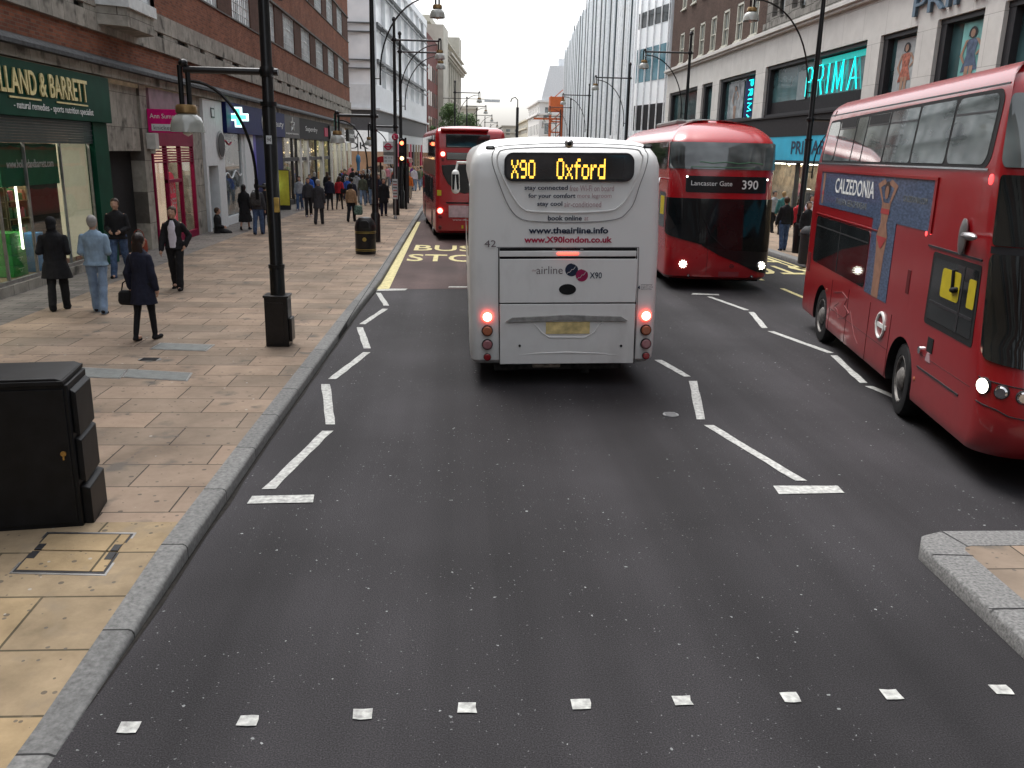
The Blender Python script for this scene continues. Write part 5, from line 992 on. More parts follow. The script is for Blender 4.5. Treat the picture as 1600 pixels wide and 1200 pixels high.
# ---- white coach, rear view
def white_coach():
    bus = empty('white_coach', (1.49, 11.6, 0), 0, 'white single-deck coach with an orange lit rear display, driving away', 'coach')
    bus.rotation_euler = (0, radians(-1.0), radians(-.3))
    prof = interp([(0, .06, 0, .12), (.30, .06, 0, .06), (.36, .015, 0, .01), (.6, 0, 0, 0), (2.0, .0, 0, 0), (3.0, .03, 0, .0), (3.12, .06, 0, .02), (3.22, .12, 0, .07), (3.29, .2, 0, .16), (3.335, .32, 0, .32), (3.35, .45, 0, .5)])
    sh_ = Shell(12.0, 1.30, .35, .13, .25, prof, [.30, .33, .37, .45, .6, .8, 1.2, 1.6, 2, 2.4, 2.8, 3.0, 3.06, 3.12, 3.17, 3.22, 3.26, 3.29, 3.315, 3.335, 3.345, 3.35], .04, .03)
    cut_arches(sh_.shell(), [M_WHITE, M_BLK], (2.9, 9.2), 1.30, 'body', bus)
    for sg in (-1, 1):
        for y in (2.9, 9.2): wheel(bus, sg*1.28, y, sg)
        b = MB(); sh_.patch(b, *sorted((sg*sh_.uy(11), sg*sh_.uy(.5))), 1.75, 2.75, .006, r=.1); b.build('side_glazing', M_GLASSD, bus)
    W = lambda px, py: ((q := ony(px, py, 11.6)).x-1.49, q.z)
    def tilt(px, py): x, z = W(px, py); return x*1+.0175*(z), z-x*.0175
    RP = lambda px, py, d=.02: (lambda a: V((a[0], -d, a[1])))(tilt(px, py))
    # raised contour lines of the moulded rear
    m6 = lambda x, y: (700+x/4.444, 200+y/4.444)
    def groove(pts, r, m, nm='moulding'):
        P = [RP(*m6(x, y), .0) for x, y in pts]; Q = []
        for i in range(len(P)-1):
            p0, p1, p2, p3 = P[max(0, i-1)], P[i], P[i+1], P[min(len(P)-1, i+2)]
            for k in range(5): t = k/5; Q.append(.5*((2*p1)+(p2-p0)*t+(2*p0-5*p1+4*p2-p3)*t*t+(3*p1-p0-3*p2+p3)*t**3))
        Q.append(P[-1]); b = MB(); b.tube(Q, r, 6); return b.build(nm, m, bus)
    M_SEAM = mat('grey_panel_gap', (.24, .24, .24), .6)
    groove([(305, 200), (318, 160), (360, 128), (600, 112), (850, 108), (1100, 112), (1330, 128), (1372, 160), (1388, 200), (1370, 290), (1330, 400), (1290, 520), (1240, 590), (1180, 630), (1040, 650), (850, 656), (650, 652), (520, 636), (450, 585), (400, 500), (350, 370), (312, 260), (305, 200)], .006, M_SEAM)
    groove([(340, 215), (350, 180), (390, 150), (600, 136), (850, 132), (1100, 136), (1300, 148), (1340, 180), (1352, 215), (1330, 300), (1290, 400), (1240, 490), (1180, 550), (1110, 575), (850, 588), (600, 580), (520, 560), (460, 490), (400, 380), (355, 280), (340, 215)], .011, M_WHITE)
    # display
    def rr(cx_, cz_, w_, h, r, n=6):
        P = []
        for (sx, sz, a0) in ((1, 1, 0), (-1, 1, pi/2), (-1, -1, pi), (1, -1, 3*pi/2)):
            for k in range(n+1): a = a0+k*pi/2/n; P.append((cx_+sx*(w_/2-r)+r*cos(a), cz_+sz*(h/2-r)+r*sin(a)))
        return P
    A, B_ = tilt(788, 238), tilt(990, 284); cx0, cz0 = (A[0]+B_[0])/2, (A[1]+B_[1])/2; w0_, h0 = B_[0]-A[0], A[1]-B_[1]
    pf = lambda a, z, d: V((a, d, z))
    b = MB(); b.prism(rr(cx0, cz0, w0_, h0, .12), pf, -.012, .03); dspl = b.build('display_surround', M_TRIM, bus, bevel=.006)
    b = MB(); b.prism(rr(cx0, cz0, w0_-.06, h0-.06, .10), pf, -.016, .0); b.build('display_glass', mat('display_glass', (.035, .04, .045), .04, spec=.9, coat=1, var=.6, scale=1.5), dspl)
    M_LED = mat('amber_led', (.9, .55, .05), .4, emit=(1, .55, .07), es=1.15)
    # dot-matrix lettering: one small lamp per dot
    FONT = {'X': ['10001', '10001', '01010', '00100', '01010', '10001', '10001'], '9': ['01110', '10001', '10001', '01111', '00001', '00001', '01110'], '0': ['01110', '10001', '10001', '10001', '10001', '10001', '01110'], 'O': ['01110', '10001', '10001', '10001', '10001', '10001', '01110'],
            'x': ['00000', '00000', '10001', '01010', '00100', '01010', '10001'], 'f': ['0011', '0100', '1111', '0100', '0100', '0100', '0100'], 'o': ['00000', '00000', '01110', '10001', '10001', '10001', '01110'], 'r': ['0000', '0000', '1011', '1100', '1000', '1000', '1000'], 'd': ['00001', '00001', '01111', '10001', '10001', '10001', '01111'], ' ': ['0']*7}
    def led(s_, pa, pb, nm):
        a, c = tilt(*pa), tilt(*pb); cols = sum(len(FONT[ch][0])+1 for ch in s_)-1; dx = (c[0]-a[0])/(cols*2-1); dz = (a[1]-c[1])/13.; b = MB(); x = 0
        for ch in s_:
            g = FONT[ch]
            for i, row in enumerate(g):
                for j, v in enumerate(row):
                    if v == '1':
                        for ii in (0, 1):
                            for jj in (0, 1):
                                X_, Z_ = a[0]+(2*(x+j)+jj)*dx, a[1]-(2*i+ii)*dz; b.box(X_, X_+dx*.78, -.021, -.016, Z_-dz*.80, Z_)
            x += len(g[0])+1
        b.build(nm, M_LED, dspl, smooth=False)
    led('X90', (799, 250), (835, 277), 'route_number'); led('Oxford', (870, 248), (944, 278), 'destination')
    # writing
    def wr(s_, pa, px1, h, m, bold=0., nm='lettering', par=bus): a = tilt(*pa); c = tilt(px1, pa[1]); return text(s_, nm, m, (a[0], -.006, a[1]), (1, 0, 0), (0, 0, 1), c[0]-a[0], h, par, bold=bold, thick=.002)
    for s1, s2, y, xa, xb, xc in (('stay connected', 'free Wi-Fi on board', 298, 819.5, 887, 959), ('for your comfort', 'more legroom', 310.5, 825.5, 899, 955), ('stay cool', 'air-conditioned', 323, 839.5, 878.5, 939)):
        wr(s1, (xa, y+.7), xb, .075, M_NAVYT, .02); wr(s2, (xb+3, y+.7), xc, .075, M_GREYT if False else M_PINKT)
    wr('book online', (856, 344.5), 909, .065, M_NAVYT, .02); wr('at', (913, 344.5), 919, .05, M_PINKT)
    wr('www.theairline.info', (826, 365), 950, .085, M_NAVYT, .03); wr('www.X90london.co.uk', (819, 379.5), 956, .085, M_REDT, .03); wr('42', (757, 386), 775, .09, M_GREYT)
    # engine door, boot lid
    def seam(pts, r=.007, m=M_BLK, nm='panel_gap'): b = MB(); b.tube([RP(px, py, .0) for px, py in pts], r, 6); return b.build(nm, m, bus)
    def pan(p0, p1, d, m, nm, bev=.008): a, c = tilt(*p0), tilt(*p1); b = MB(); b.box(a[0], c[0], -d, .03, c[1], a[1]); return b.build(nm, m, bus, bevel=bev)
    pan((781, 387.5), (993.5, 391.5), .004, M_BLK, 'vent_slot'); pan((781, 401.3), (993, 404), .005, M_BLK, 'vent_slot'); pan((780, 392.5), (994, 400.5), .012, M_WHITE, 'light_bar')
    ep = pan((780.6, 405), (993, 472.3), .009, M_WHITE, 'engine_door'); bp = pan((781, 475.3), (989, 567), .009, M_WHITE, 'boot_lid')
    seam([(779.5, 387), (779.5, 473), (781, 568)]); seam([(994.5, 387), (993, 473), (990.5, 568)]); seam([(779, 473.8), (994, 473.8)], .009); seam([(776, 386.5), (998, 386.5)], .006, M_SEAM); seam([(998, 386.5), (996, 470), (991, 567)], .005, M_SEAM)
    a = RP(887, 396, .02); b = MB(); b.caps(a-V((.13, 0, 0)), a+V((.13, 0, 0)), .018, n=10); b.build('high_brake_light', M_STOPL, bus); b = MB()
    for sx in (-1, 1): b.box(a.x+sx*.19-.02, a.x+sx*.19+.02, -.014, 0, a.z+.045, a.z+.065)
    b.build('vent_clips', M_STEEL, bus)
    # badge: two overlapping discs with swirls
    for px, py, r_, m, q in ((893, 421.5, .088, M_NAVYT, 0), (909, 430, .084, mat('crimson_disc', (.33, .02, .09), .45), .001)):
        p = RP(px, py, .0095+q); b = MB(); b.cyl(p, p-V((0, .004, 0)), r_, n=32); d_ = b.build('emblem', m, bus); b = MB()
        b.tube([p+V((r_*(.7*sin(t*2.2)), -.005, r_*(1-.25*t*2))) for t in [k*.45/6*2 for k in range(7)]], .004, 5); b.tube([p+V((-r_*.7+r_*.18*k, -.005, -r_*.6+r_*.14*k+.01*sin(k*2))) for k in range(8)], .0035, 5); b.build('swirl', M_WPANEL, d_)
    wr('airline', (838, 428), 879, .105, M_GREYT, -.005).location.y = -.006; wr('the', (831, 424), 837, .03, M_PINKT).location.y = -.006; wr('X90', (921, 435), 940, .085, M_NAVYT, .01).location.y = -.006
    p = RP(886.5, 452, .009); b = MB(); b.prism([(p.x+.118*cos(k*pi/14), p.z+.073*sin(k*pi/14)) for k in range(28)], pf, -.016, 0); b.build('oval_grille', M_BLK, bus)
    p = RP(886.5, 462, .012)
    # plate recess with hooded handle
    b = MB(); a = lambda px, py: tilt(px, py); b.prism([a(790, 502.5), a(800, 496), (a(886, 491.5)), a(970, 494), a(980, 500.5), a(970, 501.5), a(886, 500), a(800, 503)], pf, -.045, 0); b.build('boot_handle', mat('grimy_grey_trim', (.27, .27, .26), .5, var=.3, scale=12), bus, bevel=.004)
    b = MB(); b.tube([RP(x, y, .008) for x, y in ((832, 503), (846, 519), (858, 527), (914, 527), (928, 519), (941, 501))], .012, 6); b.build('plate_recess', M_WHITE, bus)
    pp = pan((853, 503), (921, 521), .020, mat('yellow_number_plate', (.72, .58, .27), .5, var=.3, scale=9), 'number_plate', .004)
    for px in (812, 970): p = RP(px, 540, .011); b = MB(); b.cyl(p, p-V((0, .006, 0)), .018, n=12); b.build('parking_sensor', M_BLK, bus)
    b = MB(); b.tube([RP(x, y, .004) for x, y in ((800, 556), (840, 552), (886, 550.5), (935, 552), (975, 556))], [.004, .012, .016, .012, .004], 6); b.build('lower_crease', M_WHITE, bus)
    # lamps
    for col in ((761.5, 495, 517, 538.5, 558), (1009, 493, 515.5, 537, 555.5)):
        for k, py in enumerate(col[1:]):
            p = RP(col[0], py, .004); m = (M_STOPC, M_AMBER, M_REV, M_REDLN)[k]; r_ = (.062, .066, .066, .048)[k]
            lampdisc(bus, ('brake_light', 'indicator', 'reversing_light', 'rear_reflector')[k], p, (0, -1, 0), r_, m, (M_STOPL, M_BLK, M_BLK, M_TRIM)[k], (.022, .013, .012, .006)[k])
    for px, py in ((766, 231), (1012, 229)): p = RP(px, py, .0); p.y = .0; b = MB(); b.caps(p+V((-.035, -.0, 0)), p+V((.035, -.0, 0)), .026); mk = b.build('marker_lamp', M_TRIM, bus); b = MB(); b.caps(p+V((-.025, -.022, 0)), p+V((.025, -.022, 0)), .011); b.build('lens', M_COVER, mk)
    p = RP(889, 224.5, 0); b = MB(); b.lathe([(.0, -.07), (.03, -.07), (.055, -.04), (.06, .0), (.05, .05)], p, 16, axis='y'); cm = b.build('rear_camera', M_STEEL, bus); b = MB(); b.ell(p+V((0, -.06, 0)), .032, .03, .032); b.build('lens', M_BLK, cm)
    wr('emergency', (1001, 446.5), 1019, .022, M_GREYT); wr('engine stop', (1001, 449.5), 1020, .022, M_GREYT); wr('behind flap', (1001, 452.8), 1018, .022, M_GREYT)
    b = MB(); b.prism([a(996, 449), a(999.5, 446), a(999.5, 452)], pf, -.006, 0); b.build('arrow_mark', M_NAVYT, bus)
    # underneath
    b = MB(); b.box(-.75, .85, .15, .6, .20, .31); b.box(-.95, -.62, .25, .5, .16, .30); b.box(.3, .42, .3, .34, .1, .3); b.build('rear_crossmember', mat('oily_chassis', (.03, .028, .027), .7, var=.8, scale=9), bus, bevel=.01)
    b = MB(); b.box(-.42, -.02, .10, .16, .235, .30); b.build('rusty_bracket', mat('pale_rust', (.25, .21, .17), .8, var=.5, scale=14, bump=.4), bus, bevel=.02)
    b = MB(); b.box(-1.1, 1.1, .3, 11.5, .32, .5); b.build('underframe', M_BLK, bus)
    # roof pod, mirror
    b = MB(); b.tube([(-1.27, 11.6, 2.9), (-1.5, 11.9, 2.9), (-1.55, 11.9, 2.7)], .03, 6); mr = b.build('mirror', M_WHITE, bus); b = MB(); b.caps((-1.56, 11.9, 2.62), (-1.56, 11.9, 2.2), .10, .11, flat=1.2); b.build('housing', M_WHITE, mr); b = MB(); b.box(-1.65, -1.47, 11.78, 11.80, 2.2, 2.6); b.build('glass', M_GLASSD, mr)
    return bus
white_coach()
# ---- double-deckers
def deck_wheels(bus, hw, ys, steer=0.):
    for sg in (-1, 1):
        for k, y in enumerate(ys): wheel(bus, sg*(hw-.03), y, sg, steer if k == len(ys)-1 else 0)
def enviro():
    """red double-decker on the right, seen on its driver's side; local +Y = its nose, +X = the visible side"""
    Lb = 9.0; hw = 1.26; bus = empty('red_double_decker', (0, 0, 0), 0, 'red double-decker with a blue swimwear advert on its side, right foreground', 'bus')
    d = V((-.184, -.983, 0)).normalized(); rt = V((d.y, -d.x, 0)); R = V((6.76, 16.34, 0)); bus.location = R-rt*hw-d*.0; bus.rotation_euler = (0, 0, atan2(-d.x, d.y))
    FP = [(0, .03, -.16, 0), (.30, .03, -.14, 0), (.40, .0, -.04, 0), (.58, 0, .06, 0), (.9, 0, .02, 0), (1.2, 0, -.08, 0), (1.5, 0, -.18, 0), (2.3, 0, -.36, 0), (3.05, .0, -.46, .05), (3.9, .085, -.70, .2), (4.0, .11, -.78, .24), (4.08, .17, -.86, .3), (4.14, .26, -.95, .38), (4.17, .38, -1.05, .5)]
    S_ = Shell(9.02, hw, .42, .12, .32, interp(FP), [.34, .37, .42, .50, .6, .75, .9, 1.05, 1.2, 1.35, 1.5, 1.8, 2.1, 2.3, 2.6, 2.9, 3.1, 3.4, 3.7, 3.8, 3.9, 3.95, 4.0, 4.04, 4.08, 4.11, 4.14, 4.16, 4.17], .05, .02)
    cut_arches(S_.shell(), [M_RED, M_BLK], (1.62, 6.15), hw, 'body', bus, .53); deck_wheels(bus, hw, (1.62, 6.15), radians(-6))
    uy = S_.uy; P_ = lambda b, s0, s1, z0, z1, off, m, nm, r=0., par=bus, du=.16: (S_.patch(b, uy(s1), uy(s0), z0, z1, off, r=r, du=du), b.build(nm, m, par))[1]
    # upper glazing: black band, panes between pillars
    yend = 7.9; zt = lambda u: 3.86-.04*max(0, (u-uy(6))/6)
    bb = MB(); S_.patch(bb, uy(7.95), uy(.30), lambda u: 3.10, lambda u: 3.88-.045*max(0, u-uy(7.0))/6, .004, r=.16, nz=4); band = bb.build('window_surround', M_BLK, bus)
    px_ = [.36, 1.29, 2.43, 3.05, 4.21, 5.45, 6.69, 7.88]
    for k, (a, c) in enumerate(zip(px_, px_[1:])):
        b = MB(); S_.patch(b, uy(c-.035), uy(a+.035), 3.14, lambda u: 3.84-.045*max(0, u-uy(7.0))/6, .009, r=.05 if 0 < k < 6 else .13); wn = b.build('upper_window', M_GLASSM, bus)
        if k in (1, 3, 4, 6): b = MB(); S_.patch(b, uy(c-.05), uy(a+.05), 3.655, 3.675, .012); b.build('vent_bar', M_TRIM, wn)
        if k in (1, 3): b = MB(); S_.patch(b, uy(c-.08), uy(a+.08), 3.68, 3.81, .0115); b.build('open_vent', M_BLK, wn)
    b = MB(); S_.patch(b, uy(7.95), uy(.1), 3.085, 3.105, .012, nz=1); b.build('sill_strip', M_CHROME, bus)
    b = MB(); S_.patch(b, uy(8.0), uy(.1), 3.915, 3.93, .008, nz=1); S_.patch(b, uy(.56), uy(.54), 3.9, 4.0, .008, nz=2); b.build('gutter', M_TRIM, bus)
    # advert
    M_SEA = mat('sea_blue_print', (.045, .085, .17), .35, var=.55, scale=22, coat=.3, detail=8, stretch=(1, .5, 1.6), alt=(.10, .15, .25))
    b = MB(); S_.patch(b, uy(6.54), uy(.64), 2.36, 2.95, .006); ad = b.build('advert', M_SEA, bus); b = MB(); S_.patch(b, uy(5.28), uy(4.2), 1.30, 2.36, .006); b.build('advert_tail', M_SEA, ad)
    b = MB(); S_.patch(b, uy(6.62), uy(.58), 2.95, 2.985, .02, nz=1); S_.patch(b, uy(6.62), uy(6.54), 2.34, 2.96, .015); b.build('advert_rail', M_RED, bus)
    TX = V((0, 1, 0)) ; X0 = hw+.007           # on the driver's side, reading goes from the rear to the front
    def side_text(s_, s0, s1, z, h, m, bold=0., par=ad, nm='lettering'): return text(s_, nm, m, (X0+.001, s0, z), TX, EZ, s1-s0, h, par, bold=bold, thick=.002)
    side_text('CALZEDONIA', 1.75, 4.1, 2.62, .24, M_WT, .012); side_text('ITALIAN BEACHWEAR', 1.9, 3.8, 2.44, .10, M_COVER); side_text('CALZEDONIA.COM', 5.45, 6.35, 2.66, .075, M_COVER)
    b = MB(); hx = 4.72; M_TAN = mat('tanned_print', (.28, .15, .10), .5, var=.2, scale=8); f3 = lambda pts, o, mi: b.add([(X0+o, hx+a*(1.35 if abs(a) < 1 else 1), z) for a, z in pts], [tuple(range(len(pts)))], mi)
    f3([(-.10, 1.30), (.13, 1.30), (.15, 1.9), (.19, 2.15), (.11, 2.32), (.15, 2.5), (.17, 2.6), (-.13, 2.6), (-.12, 2.5), (-.09, 2.32), (-.18, 2.15), (-.13, 1.9)], .002, 0)
    f3([(.1, 2.58), (.17, 2.6), (.34, 2.84), (.12, 2.92), (.02, 2.86), (.22, 2.8)], .003, 0); f3([(-.06, 2.58), (-.13, 2.6), (-.34, 2.84), (-.12, 2.92), (-.04, 2.86), (-.23, 2.8)], .003, 0)
    f3([(.09*cos(k*pi/7), 2.78+.11*sin(k*pi/7)) for k in range(14)], .004, 1); f3([(.06*cos(k*pi/7), 2.74+.09*sin(k*pi/7)) for k in range(14)], .005, 0)
    f3([(-.13, 2.45), (.16, 2.45), (.15, 2.52), (-.12, 2.52)], .006, 2); f3([(-.18, 2.14), (.19, 2.14), (.03, 1.98), (-.02, 1.98)], .006, 2); f3([(-3.9, 2.40), (-3.78, 2.40), (-3.76, 2.93), (-3.92, 2.93)], .002, 0); f3([(-3.92, 2.55), (-3.76, 2.55), (-3.78, 2.62), (-3.9, 2.62)], .003, 2)
    b.build('printed_swimmer', [M_TAN, mat('dark_hair_print', (.05, .03, .025), .6), mat('coral_bikini', (.35, .05, .05), .5)], ad, smooth=False)
    # lower windows
    lw = P_(MB(), .62, 4.15, 1.34, 2.16, .006, M_GLASSD, 'lower_window', .09)
    b = MB(); S_.patch(b, uy(4.1), uy(.68), 1.98, 2.0, .011, nz=1); S_.patch(b, uy(2.46), uy(2.42), 1.37, 2.13, .010); b.build('glazing_bar', M_BLK, lw)
    b = MB(); S_.patch(b, uy(4.5), uy(.5), 2.19, 2.21, .014, nz=1); b.build('window_rail', M_RED, bus)
    b = MB(); S_.patch(b, uy(8.28), uy(6.8), 1.33, 2.16, .005, r=.05); cw = b.build('cab_window', M_BLK, bus)
    b = MB(); S_.patch(b, uy(8.2), uy(6.88), 1.40, 2.10, .008, r=.03); b.build('pane', M_GLASSD, cw); b = MB(); S_.patch(b, uy(7.72), uy(7.18), 1.70, 2.02, .011, r=.05); S_.patch(b, uy(8.18), uy(7.95), 1.70, 2.0, .011, r=.03); b.build('yellow_screen', mat('yellow_plastic', (.50, .40, .02), .45), cw)
    b = MB(); b.caps((hw+.02, 7.55, 1.85), (hw+.02, 7.52, 2.02), .02); b.caps((hw+.02, 7.55, 1.82), (hw+.02, 7.66, 1.84), .03); b.build('handle', M_BLK, cw); b = MB(); S_.patch(b, uy(8.18), uy(6.88), 1.585, 1.615, .012, nz=1); S_.patch(b, uy(7.8), uy(7.76), 1.4, 2.1, .012, nz=2); b.build('bars', M_TRIM, cw)
    b = MB(); S_.patch(b, uy(8.25), uy(6.6), 2.2, 2.22, .012, nz=1); b.build('trim_strip', M_TRIM, bus); b = MB(); S_.patch(b, uy(8.1), uy(6.8), .78, .80, .008, nz=1); b.build('trim_strip', M_TRIM, bus)
    # mirror arm foot, lights, flaps, roundel
    p = S_.at(uy(8.0), 2.32); b = MB(); b.ell(p+V((.03, -.35, .08)), .03, .1, .2); b.tube([p+V((.03, -.35, .1)), p+V((.12, 0, .12)), p+V((.14, .15, .12))], .03, 6); b.ell(p+V((.13, .1, .12)), .05, .14, .04); b.build('mirror_mount', M_STEEL, bus)
    for s_, z, r_ in ((6.45, 2.33, .03), (6.6, 2.35, .02), (7.55, 2.4, .03), (7.62, 2.33, .025), (8.05, 3.0, .055)):
        b = MB(); b.ell((S_.at(uy(s_), z).x, s_, z), .012, r_, r_); b.build('marker_light', mat('lit_red_marker', (.8, .05, .05), .4, emit=(1, .05, .05), es=1.5), bus)
    b = MB(); b.ell((hw, 1.95, .98), .01, .03, .03); b.ell((hw, 6.75, .62), .01, .03, .03); b.build('side_reflectors', M_AMBER, bus)
    b = MB(); b.tube([(hw+.006, 5.2+.17*cos(k*pi/12), .98+.17*sin(k*pi/12)) for k in range(24)], .022, 6, closed=True); b.box(hw, hw+.012, 4.96, 5.44, .95, 1.01); b.build('roundel', M_WT, bus)
    b = MB(); b.box(hw, hw+.006, 6.0, 6.12, 1.55, 1.85); b.build('vent_flap', mat('dark_red_flap', (.10, .01, .012), .5), bus, bevel=.004); b = MB(); b.box(hw, hw+.005, .2, .45, 1.1, 1.45); b.build('vent_flap', mat('dark_red_flap', (.10, .01, .012), .5), bus, bevel=.004)
    b = MB(); b.box(hw, hw+.006, 7.02, 7.2, 1.03, 1.2); b.prism([(7.03, .92), (7.19, .92), (7.14, 1.02), (7.07, 1.02)], lambda y, z, d: V((d, y, z)), hw, hw+.01, 1); b.cyl((hw, 6.85, 1.0), (hw+.03, 6.85, 1.0), .045, n=14, mi=2); b.build('filler_flap', [M_BLK, M_PINKT, M_CHROME], bus)
    b = MB()
    for y in (2.3, 3.4, 4.6, 5.6): b.tube([(hw+.001, y, .35), (hw+.001, y, 1.2)], .004, 5)
    b.tube([(hw+.001, 2.2, .72), (hw+.001, 5.6, .72)], .004, 5); b.tube([(hw+.001, 6.75, .95), (hw+.001, 8.35, .95)], .003, 5); b.build('panel_gaps', mat('dark_panel_gap', (.06, .006, .008), .6), bus)
    b = MB(); P = [(2.5, 1.02), (3.0, 1.1), (3.35, 1.05), (3.2, .92), (3.55, .85), (3.25, .72), (2.95, .66), (2.8, .78), (2.6, .8), (2.85, .9)]
    b.tube([(hw+.002, y, z) for y, z in P], .006, 5); b.tube([(hw+.002, 3.6, .9), (hw+.002, 3.95, .6), (hw+.002, 4.2, .5)], .006, 5); b.build('scrape_marks', mat('scraped_paint', (.22, .08, .08), .7), bus)
    # front: windscreens and lamps
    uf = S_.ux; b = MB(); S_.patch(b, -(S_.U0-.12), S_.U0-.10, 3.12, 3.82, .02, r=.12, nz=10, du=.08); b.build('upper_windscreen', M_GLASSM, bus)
    b = MB(); S_.patch(b, -(S_.U0-.12), S_.U0-.12, 2.38, 3.05, .02, r=.06, nz=8, du=.08); b.build('destination_glass', M_GLASSD, bus)
    b = MB(); S_.patch(b, -(S_.U0-.1), S_.U0-.1, lambda u: 1.22+.10*abs(u/S_.U0)**3, 2.3, .02, r=.10, nz=14, du=.08); ws_ = b.build('windscreen', M_GLASSD, bus)
    b = MB(); S_.patch(b, -(S_.U0-.1), S_.U0-.1, 2.3, 2.37, .012, nz=1); b.build('windscreen_header', M_TRIM, bus)
    b = MB(); p = [S_.at(q, 1.34+.03*k, .03) for k, q in enumerate((.6, .2, -.2, -.6))]; b.tube(p, .012, 5); b.build('wiper', M_BLK, ws_)
    for sg in (1, -1):
        u0 = sg*(S_.U0-.25)
        for k, m in enumerate((M_HEAD, M_LENS, M_LENS)):
            u = sg*(S_.U0-.16-.19*k); p = S_.at(u, 1.03-.02*k, .004); n_ = (S_.at(u, .98, .1)-S_.at(u, .98, 0)); lampdisc(bus, 'headlight', p, n_, .075 if k == 0 else .06, m, M_TRIM)
        b = MB(); b.tube([S_.at(sg*(S_.U0-.08-.09*k), 1.10-.006*k, .004) for k in range(9)], .006, 5); b.tube([S_.at(sg*(S_.U0-.06-.12*k), .86-.012*k-.03*(k > 2), .004) for k in range(8)], .007, 5); b.build('headlamp_cowl', M_TRIM, bus)
    return bus
enviro()
def routemaster():
    """red double-decker facing the camera, curved dark glass swept to one side"""
    hw = 1.26; bus = empty('red_double_decker', (6.35, 20.35, 0), 0, 'red double-decker facing the camera with Lancaster Gate 390 on its front', 'bus')
    a = radians(180-4); d = V((-sin(a), cos(a), 0)); Lb = 11.1; bus.location = V((6.33, 20.45, 0))-d*Lb; bus.rotation_euler = (0, 0, a)
    FP = [(0, .05, -.14, 0), (.26, .05, -.12, 0), (.34, .0, -.02, 0), (.6, 0, .03, 0), (1.2, 0, 0, 0), (2.2, 0, -.10, 0), (2.9, 0, -.16, 0), (3.48, .02, -.25, 0), (3.58, .06, -.32, 0), (3.70, .14, -.42, .03), (3.80, .24, -.54, .08), (3.89, .37, -.70, .15), (3.96, .53, -.92, .25), (4.01, .72, -1.2, .4)]
    S_ = Shell(Lb, hw, .40, .2, .22, interp(FP), [.26, .29, .34, .45, .6, .9, 1.2, 1.6, 1.9, 2.2, 2.5, 2.8, 3.1, 3.3, 3.45, 3.53, 3.6, 3.66, 3.72, 3.77, 3.82, 3.86, 3.89, 3.93, 3.96, 3.99, 4.01], .05, .04)
    cut_arches(S_.shell(), [M_REDL, M_BLK], (2.6, 8.5), hw, 'body', bus, .53); deck_wheels(bus, hw, (2.6, 8.5))
    U0 = S_.U0; uy = S_.uy; ux = S_.ux
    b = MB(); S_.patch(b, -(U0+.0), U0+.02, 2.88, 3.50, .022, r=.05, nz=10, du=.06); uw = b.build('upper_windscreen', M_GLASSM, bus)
    b = MB()
    for sg in (1, -1): b.tube([S_.at(sg*(U0-.06), 2.88+.06*k, .012) for k in range(11)], .018, 6)
    b.build('pillar', M_BLK, uw)
    b = MB(); b.tube([S_.at(ux(-.9+.3*k), 3.02+.03*(k % 2), .030) for k in range(6)], .012, 5); b.tube([S_.at(ux(-.7+.3*k), 2.93, .030) for k in range(6)], .009, 5); b.build('handrail', mat('green_handrail', (.1, .25, .14), .4), uw)
    # destination box
    b = MB(); S_.patch(b, ux(-1.02), ux(.90), 2.34, 2.72, .016, r=.05, du=.06); db = b.build('destination_box', M_BPAINT, bus)
    # lower glass: deep on the door side (image left is the driver's side, +x)
    zlo = lambda u: 1.02+(u+U0)/(2*U0)*.42-.0*(u)
    q = lambda u: 1.45 if u > ux(.55) else 1.45
    zl = lambda u: lerp(u, [(-U0-.1, .95), (-.9, .97), (0, 1.02), (.45, 1.12), (U0, 1.36), (9, 1.4)])
    b = MB(); S_.patch(b, -(U0+.02), U0+.05, zl, 2.20, .024, r=.05, nz=14, du=.06); lw = b.build('windscreen', mat('deep_black_windscreen', (.010, .012, .013), .05, spec=.35, var=.5, scale=1.2), bus)
    # black lower panel sweeping down to the nearside headlamp
    zb0 = lambda u: lerp(u, [(-U0-.02, .38), (-.9, .50), (-.45, .70), (0, .86), (.45, 1.10), (.5, 1.12)]); b = MB(); S_.patch(b, -(U0+.02), .45, zb0, lambda u: zl(u)+.01, .020, nz=8, du=.06); b.build('black_lower_panel', M_BPAINT, bus)
    b = MB(); b.tube([S_.at(ux(.62)-.03*k, 2.18-.2*k, .03) for k in range(5)], .014, 6); b.tube([S_.at(-.1, zl(0)+.02, .02), S_.at(.25, 1.35, .03), S_.at(.45, 1.75, .03)], .012, 5); b.build('wiper', M_BLK, lw)
    # text on the front: tangent plane at centre
    yF = S_.at(0, 2.5, 0).y; fx = V((-1, 0, 0))
    text('Lancaster Gate', 'lettering', M_WT, (.78, yF+.0, 2.50), fx, EZ, .96, .11, db, thick=.02, bold=.0); text('390', 'route_number', M_WT, (-.42, yF-.01, 2.43), fx, EZ, .40, .21, db, thick=.02, bold=.01)
    for o in [c for c in bpy.data.objects if c.parent == db]:
        for v in o.data.vertices: v.co.y = S_.at(ux(v.co.x), v.co.z, .020 if v.co.y <= yF+.001 else .023).y
    for x in (-1.05, .88): p = S_.at(ux(x*1.0), 2.66 if x < 0 else 2.70, .004); lampdisc(bus, 'marker_light', p, (0, 1, 0), .022, M_HEAD, M_TRIM)
